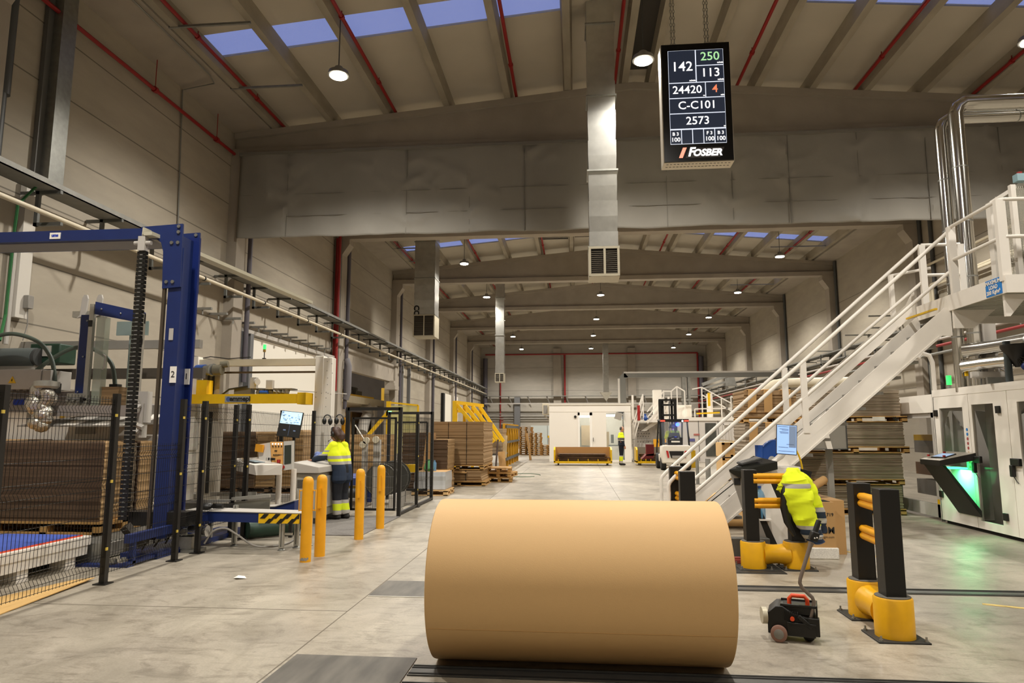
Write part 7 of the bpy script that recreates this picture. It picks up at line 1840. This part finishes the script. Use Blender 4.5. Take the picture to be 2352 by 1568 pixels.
# ---------------------------------------------------------------- yellow carts
def cart(x0, x1, y, label, inner):
    t = thing('waste_cart', label, 'cart', ((x0 + x1) / 2, y, 0), 'yellow scrap carts')
    MB().box(x0, y, 0.1, x1, y + 1.1, 0.2).build('base', YEL, t, smooth=False)
    MB().box(x0, y + 1.04, 0.2, x1, y + 1.1, 0.83).build('back_board', mat('cart_board', 'b1834c', 0.7) if inner else mat('cart_grey', '7b7364', 0.7), t, smooth=False)
    for x in (x0, x1 - 0.07): MB().prism([(y, 0.15), (y + 1.1, 0.15), (y + 1.1, 0.83), (y + 0.25, 0.83), (y, 0.72)], 'X', x, x + 0.07).build('end_plate', YEL, t, smooth=False)
    m = MB()
    for i in range(6): m.box(x0 + 0.2 + i * (x1 - x0 - 0.4) / 5, y - 0.01, 0.15, x0 + 0.23 + i * (x1 - x0 - 0.4) / 5, y + 0.03, 0.3)
    m.build('stake', YEL, t, smooth=False)
    for x in (x0 + 0.2, x1 - 0.2):
        for yy in (y + 0.12, y + 0.95): MB().cyl((x - 0.03, yy, 0.06), (x + 0.03, yy, 0.06), 0.06, 12).build('caster', DGREY, t)
    rnd = random.Random(int(x0 * 10) + 50)
    m = MB()
    for i in range(9):
        m.obox(((x0 + x1) / 2 + rnd.uniform(-.08, .08), y + 0.5, 0.24 + i * 0.035), (x1 - x0 - 0.3 - rnd.uniform(0, .25), 0.9, 0.018), (rnd.uniform(-.03, .03), rnd.uniform(-.012, .012), rnd.uniform(-.02, .02)))
    tag(m.build('scrap_board', mat('scrap_brown', '5a4028', 0.85, 0, (3, 0.3)), loc=((x0 + x1) / 2, y + 0.5, 0.22), smooth=False), 'dark scrap boards lying in the %s cart' % ('left yellow' if inner else 'right yellow'), 'scrap boards')
cart(-1.05, 1.65, 32.3, 'yellow scrap cart with brown back board in front of the booth', 1)
cart(2.78, 4.3, 32.6, 'yellow scrap cart half hidden behind the forklift', 0)

# ---------------------------------------------------------------- forklift
t = thing('forklift', 'white and black forklift truck seen from behind with blue lamp lit', 'forklift', (4.06, 29.6, 0))
fx = 4.06
FW = mat('forklift_white', 'd9d2c4', 0.4)
m = MB().prism([(-0.58, 0.28), (0.58, 0.28), (0.60, 0.55), (0.58, 0.95), (0.52, 1.02), (-0.52, 1.02), (-0.58, 0.95), (-0.60, 0.55)], 'Y', 28.65, 29.35)
m.v = [(a + fx, b, c) for a, b, c in m.v]
m.box(fx - 0.55, 29.35, 0.3, fx + 0.55, 30.9, 0.62)
m.build('counterweight', FW, t, bevel=0.05, seg=3)
MB().add([(fx - 0.30, 28.62, 0.78), (fx + 0.30, 28.62, 0.78), (fx + 0.22, 28.62, 0.5), (fx - 0.22, 28.62, 0.5)], [(0, 3, 2, 1)]).box(fx - 0.18, 28.6, 0.5, fx + 0.18, 28.63, 0.6, 1).build('grille', [DARKGAP, GREYP], t, smooth=False)
for s in (-1, 1):
    MB().add([(fx + s * 0.33, 28.61, 0.79), (fx + s * 0.42, 28.61, 0.80), (fx + s * 0.36, 28.61, 0.5), (fx + s * 0.29, 28.61, 0.52)], [(0, 1, 2, 3) if s < 0 else (3, 2, 1, 0)]).build('tail_lamp', mat('tail_red', 'a82626', 0.3), t, smooth=False)
    MB().lathe((fx + s * 0.5, 29.0, 0.27), [(0.12, -0.1), (0.25, -0.1), (0.27, -0.06), (0.27, 0.06), (0.25, 0.1), (0.12, 0.1)], 24, 'X').build('wheel', RUBBER, t)
    MB().lathe((fx + s * 0.52, 30.4, 0.33), [(0.14, -0.1), (0.31, -0.1), (0.33, -0.06), (0.33, 0.06), (0.31, 0.1), (0.14, 0.1)], 24, 'X').build('wheel', RUBBER, t)
    MB().tube([(fx + s * 0.56, 28.9, 1.0), (fx + s * 0.52, 29.0, 2.0), (fx + s * 0.50, 30.2, 2.05), (fx + s * 0.54, 30.7, 0.9), (fx + s * 0.54, 30.8, 0.6)], 0.035, 8).build('guard_pillar', BLACK, t)
    MB().tube([(fx + s * 0.62, 29.4, 1.1), (fx + s * 0.66, 29.4, 1.3), (fx + s * 0.6, 29.4, 1.55)], 0.015, 6).build('grab_handle', BLACK, t)
m = MB().box(fx - 0.58, 28.92, 1.96, fx + 0.58, 29.06, 2.08).box(fx - 0.55, 29.0, 2.03, fx + 0.55, 30.3, 2.08); m.build('overhead_guard', BLACK, t, smooth=False)
for s in (-1, 1): MB().box(fx + s * 0.48 - 0.09, 28.9, 1.98, fx + s * 0.48 + 0.09, 28.92, 2.03).build('rear_lamp', mat('lamp_red', 'ff6a5a', 0.3, emit=3.0, ecol='ff2a20'), t, smooth=False)
MB().ball((fx + 0.32, 28.9, 2.0), 0.035, 10).build('work_lamp', mat('lamp_white', 'ffffff', emit=6.0), t)
MB().cyl((fx + 0.12, 28.88, 1.86), (fx + 0.12, 28.98, 1.86), 0.07, 14).build('blue_lamp', mat('lamp_blue', '5a7aff', 0.3, emit=14.0, ecol='2038ff'), t)
bl = bpy.data.lights.new('forklift_blue_light', 'POINT'); bl.energy = 12; bl.color = (.1, .15, 1); bl.shadow_soft_size = 0.06
bo = bpy.data.objects.new('forklift_blue_light', bl); bo.location = (fx + 0.12, 29.1, 1.8); C.objects.link(bo)
m = MB()
for s in (-1, 1): m.box(fx + s * 0.33 - 0.06, 30.9, 0.1, fx + s * 0.33 + 0.06, 31.05, 2.95).box(fx + s * 0.2 - 0.05, 31.05, 0.1, fx + s * 0.2 + 0.05, 31.15, 2.95)
for z in (1.0, 2.25, 2.7, 2.92): m.box(fx - 0.38, 30.92, z, fx + 0.38, 31.05, z + 0.08)
m.build('mast', BLACK, t, smooth=False)
MB().box(fx - 0.3, 30.9, 0.2, fx - 0.26, 30.95, 2.9).box(fx + 0.05, 30.9, 0.2, fx + 0.09, 30.95, 2.9).build('lift_chain', DGREY, t, smooth=False)
MB().box(fx - 0.3, 28.85, 1.0, fx + 0.3, 29.0, 1.34).ball((fx, 28.9, 1.18), 0.3, 14, (1.0, .4, .65)).build('gas_tank', mat('tank_black', '24262a', 0.35), t, bevel=0.02)
MB().box(fx - 0.17, 28.77, 1.13, fx + 0.17, 28.79, 1.19).build('plate', PAPERW, t, smooth=False)
MB().prism([(fx - 0.25, 1.32), (fx + 0.25, 1.32), (fx + 0.2, 1.52), (fx - 0.2, 1.52)], 'Y', 29.05, 29.15).box(fx - 0.25, 29.15, 0.95, fx + 0.25, 29.7, 1.1).build('seat', mat('seat_navy', '252a38', 0.6), t, smooth=False)
MB().box(fx - 0.55, 28.9, 1.05, fx + 0.55, 28.95, 1.95).build('rear_glass', see_through('cab_glass', 'aab4bc', 0.86, 0.05), t, smooth=False)
rd = thing('side_clamp', 'dark red clamp attachment carried at the left of the forklift', 'clamp', (3.25, 31.3, 0.3))
MB().box(3.1, 31.2, 0.5, 3.45, 31.5, 1.0).prism([(2.9, 0.35), (3.4, 0.38), (3.45, 0.6), (3.1, 0.55)], 'Y', 31.2, 32.0).build('plate', mat('clamp_red', '6e1a18', 0.5), rd, smooth=False)

# ---------------------------------------------------------------- white machinery behind the forklift
t = thing('white_machine', 'large white machine enclosure with doors behind the forklift', 'machine', (6.5, 38, 0))
m = MB().box(4.9, 36.6, 0, 9.4, 40, 2.15); m.build('body', mat('machine_pale', 'd2ccc4', 0.5), t, smooth=False)
MB().box(4.9, 36.55, 2.12, 9.4, 40, 2.3).build('top_rim', WHITE2, t, smooth=False)
for x in (5.25, 6.35, 7.35, 8.2): MB().box(x, 36.58, 0.05, x + 0.02, 36.6, 2.12).build('door_gap', DGREY, t, smooth=False)
MB().box(6.7, 36.56, 0.3, 7.25, 36.6, 2.0).build('dark_grille', mat('grille_dark', '4a4a42', 0.6, 0, (6, 0.3, (1, 1, .4))), t, smooth=False)
MB().box(6.1, 36.57, 1.36, 6.4, 36.6, 1.45).build('red_sign', mat('sign_dull_red', 'b06a60', 0.6), t, smooth=False); MB().box(5.85, 36.57, 1.05, 6.15, 36.6, 1.2).build('blue_sign', mat('sign_dull_blue', '5a5a8c', 0.6), t, smooth=False)
m = MB().box(7.6, 36.5, 0.2, 7.64, 36.56, 1.95).box(8.9, 36.5, 0.2, 8.94, 36.56, 1.95).box(7.6, 36.5, 1.9, 8.94, 36.56, 1.95)
for i in range(4): m.box(7.9 + i * 0.28, 36.5, 0.2, 7.93 + i * 0.28, 36.56, 1.95)
m.build('glazing_frame', WHITE, t, smooth=False)
t = thing('machine_gantry', 'white machine gantry with stairs and handrails right of the booth', 'gantry', (4, 38.5, 0))
MB().box(3.0, 37.2, 0, 3.1, 37.3, 3.5).box(4.9, 37.2, 0, 5.0, 37.3, 3.4).box(3.0, 37.2, 2.05, 9.0, 39, 2.2).build('frame', WHITE, t, smooth=False)
m = MB()
for a, b in (((3.0, 37.2, 1.4), (3.6, 37.2, 3.4)), ((3.0, 37.2, 0.9), (3.6, 37.2, 2.9)), ((3.0, 37.2, 1.9), (3.6, 37.2, 3.55)), ((3.8, 37.2, 2.0), (4.7, 37.2, 3.1)), ((3.8, 37.2, 2.3), (4.7, 37.2, 3.4)), ((3.8, 37.2, 2.6), (4.7, 37.2, 3.7)),
             ((4.7, 37.2, 3.7), (5.1, 37.2, 3.7)), ((5.1, 37.2, 3.7), (5.4, 37.2, 3.95)), ((5.4, 37.2, 3.95), (5.8, 37.2, 3.7)), ((6.2, 37.2, 3.8), (6.7, 37.2, 3.9)), ((6.7, 37.2, 3.9), (8.2, 37.2, 3.05)), ((6.7, 37.2, 3.5), (8.2, 37.2, 2.65)), ((6.3, 37.2, 2.75), (8.9, 37.2, 2.8)), ((8.2, 37.2, 3.4), (8.5, 37.2, 3.3))):
    m.bar(a, b, 0.05, 0.06)
for x, z in ((3.6, 3.5), (3.0, 3.0), (4.7, 3.75), (5.1, 3.7), (5.4, 3.95), (5.8, 3.7), (6.7, 3.9), (7.2, 3.6), (7.7, 3.3), (8.2, 3.4), (8.9, 2.9), (6.3, 2.75)): m.box(x - 0.025, 37.18, 2.1, x + 0.025, 37.23, z)
m.build('handrail', WHITE, t, smooth=False)
MB().prism([(3.75, 2.0), (4.7, 3.1), (4.95, 3.1), (4.95, 2.75), (4.0, 1.75)], 'Y', 37.6, 37.65).prism([(3.5, 1.6), (3.75, 1.6), (5.0, 2.4), (5.0, 2.7)], 'Y', 37.5, 37.55).build('stringer', WHITE, t, smooth=False)
MB().box(4.3, 38.5, 2.2, 4.75, 39, 3.85).box(5.0, 38.2, 2.2, 6.3, 39, 3.0).box(7.15, 38, 2.2, 7.4, 38.4, 3.6).build('cabinet', WHITE2, t, smooth=False)
MB().box(3.3, 38.0, 0.3, 4.6, 38.1, 2.0).build('side_panel', mat('panel_pattern', 'c7c2ba', 0.4, 0.2, (5, .25)), t, smooth=False)
m = MB()
for i in range(26): m.ball((3.35 + (i % 5) * 0.14 + (i // 5 % 2) * 0.05, 37.98, 1.0 + (i // 5) * 0.15), 0.025, 6)
m.build('knob', DGREY, t); 
m = MB()
for i in range(6): m.bar((3.0 + i * 0.32, 36.9, 0), (3.0 + i * 0.32, 36.9, 1.15), 0.03, 0.03)
m.bar((2.95, 36.9, 1.15), (4.9, 36.9, 1.15), 0.04, 0.04); m.build('low_fence', GREYP, t, smooth=False)
MB().box(3.28, 37.15, 2.15, 3.42, 37.25, 2.95).build('red_cover', RED, t, smooth=False); MB().ball((3.7, 37.3, 2.25), 0.16, 12).cyl((3.7, 37.3, 2.3), (3.7, 37.3, 2.5), 0.06, 8).build('blue_pump', BLUE2, t)
MB().box(7.0, 37.15, 2.9, 7.12, 37.25, 3.6).bar((6.35, 37.0, 2.5), (7.55, 37.0, 2.55), 0.06, 0.08).build('yellow_bar', YEL, t, smooth=False)
MB().box(8.3, 37.0, 2.2, 8.36, 37.06, 3.0).ball((8.33, 36.98, 3.1), 0.09, 10).build('camera_post', BLACK, t)
tag(B(3.95, 35.9, 0.55, 4.6, 36.0, 1.18).box(4.0, 35.95, 0, 4.05, 36, 0.55).box(4.5, 35.95, 0, 4.55, 36, 0.55).build('yellow_board', mat('board_amber', 'e0a020', 0.5), smooth=False, loc=(4.3, 36, 0)), 'yellow board standing behind the right cart', 'board')
tag(B(5.0, 30.9, 0, 5.2, 31.6, 0.75).build('yellow_stop', YEL, smooth=False, loc=(5.1, 31.2, 0)), 'yellow steel block on the floor right of the forklift', 'stop block')
# wooden crates and bits behind the stair rails
for i, (x0, x1, y, z0, z1) in enumerate(((4.72, 5.25, 23.0, 0.76, 1.22), (5.28, 5.95, 23.1, 0.7, 1.27), (4.72, 5.25, 23.0, 0.2, 0.72), (5.28, 5.95, 23.1, 0.2, 0.68))):
    t = thing('wooden_crate', 'pale wooden crate behind the stair rails, %s' % ('upper left', 'upper right', 'lower left', 'lower right')[i], 'crate', ((x0 + x1) / 2, y + 0.5, z0), 'wooden crates behind the stair rails')
    MB().box(x0, y, z0, x1, y + 1, z1).build('body', WOODL, t, smooth=False)
    m = MB()
    for x in (x0, (x0 + x1) / 2, x1 - 0.08): m.box(x, y - 0.02, z0, x + 0.08, y, z1)
    m.box(x0, y - 0.02, z1 - 0.07, x1, y, z1).box(x0, y - 0.02, z0, x1, y, z0 + 0.07); m.build('batten', mat('crate_batten', 'c09860', 0.8), t, smooth=False)
pallet(4.7, 22.95, 0.04, 5.96, 24.2, 0.145, 'wooden pallet under the pale crates', None)
tag(MB().obox((4.85, 22.8, 1.285), (0.6, 0.5, 0.03), (0, R(6), 0)).build('board', mat('board_pale', 'c4b08c'), smooth=False, loc=(4.85, 22.8, 1.27)), 'pale board lying on top of the upper left crate', 'board')
t = thing('broom', 'blue broom handle with black head leaning by the crates', 'broom', (4.85, 20, 0.5))
MB().cyl((4.35, 19.4, 0.4), (4.45, 19.4, 0.85), 0.02, 8).build('handle', BLUE2, t); MB().box(4.42, 19.38, 0.85, 4.48, 19.42, 1.12).build('head', BLACK, t, smooth=False)
sheets(3.6, 15.5, 0.02, 4.35, 16.4, 0.45, 'low cardboard box pile beyond the stair foot', None, CARD, CARDS, wob=0.02, n=5, seed=170)
t = thing('wall_light_frame', 'grey flood light frame tilted on the right wall far back', 'flood light', (11, 52, 5.1))
MB().bar((9.4, 52, 5.0), (11.3, 52, 5.7), 0.25, 0.25).bar((9.4, 52, 4.7), (11.3, 52, 5.25), 0.15, 0.15).prism([(11.1, 4.9), (11.9, 4.9), (11.7, 5.8), (11.0, 5.9)], 'Y', 51.9, 52.2).build('frame', GALVD, t, smooth=False)
t = thing('exhaust_pipe', 'cream curved exhaust pipe above the brown stacks', 'pipe', (5.5, 19.5, 2.6))
MB().tube([(5.05, 19.5, 2.5), (5.25, 19.5, 2.75), (5.5, 19.5, 2.88), (6.0, 19.5, 2.92), (8.5, 19.5, 2.95)], 0.13, 14).build('pipe', CREAM, t)
# ---------------------------------------------------------------- people
def hand_into(m, wrist, fwd, out, curl=0.35, thumb=1):
    """palm and five separate fingers; fwd = pointing direction, out = palm normal"""
    w_ = V(wrist); f = V(fwd).normalized(); n = V(out); n = (n - f * n.dot(f)).normalized(); s = f.cross(n)
    for k in (-1.5, -0.5, 0.5, 1.5):
        m.limb([w_, w_ + f * 0.045 + s * k * 0.017, w_ + f * 0.09 + s * k * 0.021], [0.02, 0.016, 0.012], 8)
    for k, ln in ((-1.5, 0.062), (-0.5, 0.078), (0.5, 0.074), (1.5, 0.058)):
        b = w_ + f * 0.09 + s * k * 0.0225; d1 = (f + n * curl * 0.5).normalized(); d2 = (f + n * curl * 1.6).normalized()
        m.limb([b, b + d1 * ln * 0.5, b + d1 * ln * 0.5 + d2 * ln * 0.5], [0.0095, 0.0088, 0.0075], 8)
    b = w_ + f * 0.025 - s * 0.03 * thumb
    m.limb([w_ + f * 0.012, b, b + (f * 0.7 - s * 0.7 * thumb + n * 0.3).normalized() * 0.035, b + (f * 0.9 - s * 0.4 * thumb + n * 0.4).normalized() * 0.06], [0.018, 0.013, 0.0105, 0.0085], 8)
def person(name, label, loc, fdir, J, jacket, sleeve, trousers, hair_mat, hair='short', hands=None, vox=0.010, shoes=True, shoe_mat=None, head_r=0.098, sl=0.0):
    t = thing(name, label, 'person', loc)
    O = V(loc); F = V((fdir[0], fdir[1], 0)).normalized(); Lf = V((-F.y, F.x, 0)); U = V((0, 0, 1))
    P = {k: O + F * q[0] + Lf * q[1] + U * q[2] for k, q in J.items() if k not in ('look', 'hem')}
    hd = P['head']; look = (F * J.get('look', (1, 0, 0))[0] + Lf * J.get('look', (1, 0, 0))[1] + U * J.get('look', (1, 0, 0))[2]).normalized() if 'look' in J else F
    side = U.cross(look).normalized(); upv = look.cross(side).normalized()
    m = MB()
    for s in ('l', 'r'):
        m.limb([P['hip_' + s], P['sh_' + s] - U * 0.12, P['sh_' + s] - U * 0.02], [0.10, 0.10, 0.055], 14)
        m.limb([P['sh_' + s], P['el_' + s], P['wr_' + s]], [0.05, 0.04, 0.027], 12)
        m.limb([P['hip_' + s], P['kn_' + s], P['an_' + s]], [0.082, 0.055, 0.04], 12)
        hf = (P['wr_' + s] - P['el_' + s]).normalized()
        hh = (hands or {}).get(s)
        hand_into(m, P['wr_' + s], (F * hh[0][0] + Lf * hh[0][1] + U * hh[0][2]) if hh else hf, (F * hh[1][0] + Lf * hh[1][1] + U * hh[1][2]) if hh else (-Lf if s == 'l' else Lf), 0.35 if hh is None else hh[2], 1 if s == 'l' else -1)
    m.limb([P['pelvis'], P['chest'], P['neck']], [0.11, 0.12, 0.055], 14)
    m.limb([P['neck'], hd - upv * 0.05], [0.05, 0.052], 12)
    R_ = head_r
    m.ball(hd + upv * 0.02, R_, 16, (0.86, 0.86, 1.08))
    m.ball(hd + look * 0.035 - upv * 0.04, R_ * 0.72, 14, (0.9, 0.9, 1.05))
    m.limb([hd + look * 0.086 + upv * 0.02, hd + look * 0.112 - upv * 0.012], [0.010, 0.014], 8)
    m.limb([hd + look * 0.085 - upv * 0.055 - side * 0.02, hd + look * 0.085 - upv * 0.055 + side * 0.02], [0.011, 0.011], 8)
    m.ball(hd + look * 0.07 - upv * 0.095, 0.03, 10)
    for q in (-1, 1): m.ball(hd + side * q * R_ * 0.86 - upv * 0.005 - look * 0.005, 0.03, 10, (0.6, 0.6, 1.0))
    m.build('body', SKIN, t, remesh=vox)
    e = MB()
    for q in (-1, 1): e.ball(hd + look * 0.088 + side * q * 0.032 + upv * 0.018, 0.012, 8)
    e.build('eyes', INK, t)
    h = MB()
    if hair == 'long':
        h.ball(hd + upv * 0.03 - look * 0.016, R_ * 1.13, 16, (0.9, 0.9, 1.05))
        for k in range(-3, 4):
            a = k / 3.0
            h.limb([hd - look * 0.05 + side * a * 0.07 + upv * 0.03, hd - look * 0.075 + side * a * 0.085 - upv * 0.06, hd - look * 0.07 + side * a * 0.085 - upv * (0.15 - 0.03 * abs(a))], [0.06, 0.05, 0.026], 8)
        for q in (-1, 1):
            h.limb([hd + side * q * 0.075 + upv * 0.03, hd + side * q * 0.09 - upv * 0.06 - look * 0.01, hd + side * q * 0.08 - upv * 0.13 - look * 0.02], [0.04, 0.03, 0.02], 8)
    elif hair == 'short':
        h.ball(hd + upv * 0.03 - look * 0.03, R_ * 0.95, 16, (0.92, 0.92, 0.9))
        h.limb([hd - look * 0.07 - upv * 0.03 - side * 0.05, hd - look * 0.07 - upv * 0.03 + side * 0.05], [0.035, 0.035], 8)
    else:
        h.ball(hd + upv * 0.035 - look * 0.01, R_ * 1.08, 16, (0.95, 0.95, 0.95))
    h.build('hair' if hair != 'cap' else 'cap', hair_mat, t, remesh=0.011)
    j = MB()
    for s in ('l', 'r'):
        lo = P['hip_' + s] + U * (J['hem'] - J['hip_' + s][2])
        j.limb([lo + U * 0.05, lo + U * 0.2, P['sh_' + s] - U * 0.16, P['sh_' + s] - U * 0.03], [0.135, 0.13, 0.125, 0.085], 16)
        j.cyl(lo, lo + U * 0.07, 0.14, 16, 0.138)
    j.limb([P['pelvis'] + U * (J['hem'] + 0.1 - J['pelvis'][2]), P['chest'], P['neck'] - U * 0.03], [0.13, 0.135, 0.075], 16)
    j.build('jacket', jacket, t, remesh=0.013)
    for s in ('l', 'r'):
        wv = P['wr_' + s] - (P['wr_' + s] - P['el_' + s]).normalized() * (0.02 + sl)
        MB().limb([P['sh_' + s], P['sh_' + s].lerp(P['el_' + s], 0.5), P['el_' + s], wv], [0.085, 0.074, 0.066, 0.05], 14).build('sleeve', sleeve, t, remesh=0.012)
    k = MB()
    for s in ('l', 'r'):
        k.limb([P['hip_' + s], P['hip_' + s].lerp(P['kn_' + s], 0.5), P['kn_' + s]], [0.115, 0.1, 0.083], 14)
        k.cyl(P['kn_' + s], P['an_' + s] + U * 0.0, 0.083, 14, 0.08)
    k.limb([P['pelvis'], P['pelvis'] + U * 0.08], [0.13, 0.12], 14)
    k.build('trousers', trousers, t, remesh=0.012)
    for s in ('l', 'r'):
        a = P['an_' + s]; b = P.get('toe_' + s)
        sh = MB().limb([V((a.x, a.y, O.z + 0.055)) - F * 0.03, V((b.x, b.y, O.z + 0.045))], [0.05, 0.042], 12).limb([a, V((a.x, a.y, O.z + 0.06))], [0.055, 0.055], 10)
        sh.v = [(x, y, max(z, O.z + 0.002)) for x, y, z in sh.v]
        sh.build('shoe', shoe_mat or SHOE, t, remesh=0.011)
    return t, P, F, Lf, look, side, upv
def headset(t, P, look, side, upv, mic=True):
    hd = P['head']
    m = MB().tube([hd + side * 0.112 * math.cos(a) + upv * (0.03 + 0.118 * math.sin(a)) for a in [R(i * 15) for i in range(13)]], 0.011, 8)
    for q in (-1, 1): m.ball(hd + side * q * 0.112 + upv * 0.0, 0.045, 12, (0.85, 0.85, 1.1))
    if mic: m.tube([hd + side * 0.11 - upv * 0.03, hd + side * 0.1 + look * 0.1 - upv * 0.07, hd + side * 0.06 + look * 0.15 - upv * 0.06], 0.005, 6).ball(hd + side * 0.06 + look * 0.155 - upv * 0.06, 0.013, 8)
    m.build('headset', BLACK, t)
JK = stripes('operator_jacket', ['1f2d42', 'a39f97', 'e2f01a', 'a39f97', 'e2f01a'], 'Z', [0, 0.985, 1.04, 1.09, 1.145, 2.0], 0.85)
SL = stripes('operator_sleeve', ['1b2838', 'a39f97', 'e2f01a', 'a39f97', 'e2f01a'], 'Z', [0, 1.155, 1.185, 1.215, 1.245, 2.0], 0.85)
TR = stripes('operator_trousers', ['a39f97', 'cfe01e', 'a39f97', '10131b'], 'Z', [0, 0.17, 0.285, 0.345, 2.0], 0.85)
t, P, F, Lf, look, side, upv = person('person', 'person in yellow and navy workwear with headset, leaning over the grey cabinet', (-4.33, 12.42, 0), (-0.95, 0.28), dict(
    pelvis=(-0.04, 0, 0.86), chest=(0.02, 0, 1.18), neck=(0.07, 0, 1.38), head=(0.12, 0, 1.535), look=(0.85, 0.1, -0.42),
    hip_l=(-0.04, 0.09, 0.84), hip_r=(-0.04, -0.09, 0.84), sh_l=(0.04, 0.18, 1.33), sh_r=(0.06, -0.18, 1.32),
    el_l=(0.16, 0.29, 1.13), wr_l=(0.37, 0.31, 1.075), el_r=(0.18, -0.26, 1.12), wr_r=(0.4, -0.12, 1.09),
    kn_l=(0.0, 0.085, 0.46), kn_r=(-0.02, -0.085, 0.46), an_l=(-0.02, 0.08, 0.09), an_r=(-0.1, -0.08, 0.09), toe_l=(0.14, 0.1, 0.05), toe_r=(0.06, -0.1, 0.05), hem=0.70),
    JK, SL, TR, HAIR, 'long', {'l': ((1, -0.15, -0.15), (0, 0, -1), 0.2), 'r': ((1, 0.3, -0.1), (0, 0, -1), 0.2)}, vox=0.008)
headset(t, P, look, side, upv)
wv = P['wr_l']; d = (P['wr_l'] - P['el_l']).normalized()
MB().cyl(wv - d * 0.012, wv + d * 0.016, 0.032, 14).build('watch', BLACK, t)
MB().box(-4.36, 12.2, 0.52, -4.345, 12.212, 0.57).build('pocket_tag', WHITE, t, smooth=False) if False else None
JK2 = stripes('standing_jacket', ['161d2b', 'b5afa4', '161d2b', 'b5afa4', 'e2f01a'], 'Z', [0, 1.14, 1.19, 1.235, 1.27, 2.0], 0.85)
SL2 = stripes('standing_sleeve', ['161d2b', 'b5afa4', '161d2b', 'b5afa4', 'e2f01a'], 'Z', [0, 1.13, 1.18, 1.225, 1.26, 2.0], 0.85)
TR2 = stripes('standing_trousers', ['b5afa4', 'e2f01a', 'b5afa4', '10131f'], 'Z', [0, 0.2, 0.40, 0.45, 2.0], 0.85)
t, P, F, Lf, look, side, upv = person('person', 'person standing by the booth in yellow top and dark trousers, facing right', (2.12, 32.85, 0), (1.0, 0.15), dict(
    pelvis=(0, 0, 0.94), chest=(-0.02, 0, 1.28), neck=(0, 0, 1.5), head=(0.04, 0, 1.68), look=(1, 0, -0.1),
    hip_l=(0, 0.09, 0.92), hip_r=(0, -0.09, 0.92), sh_l=(-0.01, 0.19, 1.45), sh_r=(-0.01, -0.19, 1.45),
    el_l=(-0.02, 0.24, 1.14), wr_l=(0.08, 0.24, 0.9), el_r=(-0.02, -0.24, 1.14), wr_r=(0.08, -0.24, 0.9),
    kn_l=(0.0, 0.09, 0.5), kn_r=(-0.02, -0.09, 0.5), an_l=(-0.03, 0.09, 0.09), an_r=(-0.05, -0.09, 0.09), toe_l=(0.14, 0.11, 0.05), toe_r=(0.12, -0.11, 0.05), hem=0.92),
    JK2, SL2, TR2, GREYHAIR, 'short')
JK3 = stripes('driver_jacket', ['c9d62a', 'c9d62a', 'c9d62a'], 'Z', [0, 0.5, 0.6, 2.0], 0.85)
t, P, F, Lf, look, side, upv = person('person', 'person driving the forklift in a lime jacket and dark cap, seen from behind', (4.04, 29.4, 0.0), (0.0, 1.0), dict(
    pelvis=(0.0, 0, 1.17), chest=(0.02, 0, 1.42), neck=(0.03, 0, 1.6), head=(0.06, 0, 1.74), look=(1, 0, 0),
    hip_l=(0.02, 0.09, 1.17), hip_r=(0.02, -0.09, 1.17), sh_l=(0.02, 0.2, 1.53), sh_r=(0.02, -0.2, 1.53),
    el_l=(0.2, 0.27, 1.32), wr_l=(0.42, 0.12, 1.36), el_r=(0.2, -0.27, 1.32), wr_r=(0.42, -0.12, 1.36),
    kn_l=(0.45, 0.1, 1.15), kn_r=(0.45, -0.1, 1.15), an_l=(0.5, 0.1, 0.75), an_r=(0.5, -0.1, 0.75), toe_l=(0.62, 0.1, 0.68), toe_r=(0.62, -0.1, 0.68), hem=1.10),
    JK3, JK3, NAVYD, mat('cap_dark', '2a2c38', 0.8), 'cap')
headset(t, P, look, side, upv, False)
for c in t.children:
    if c.name.startswith('shoe'): c.location.z += 0.62
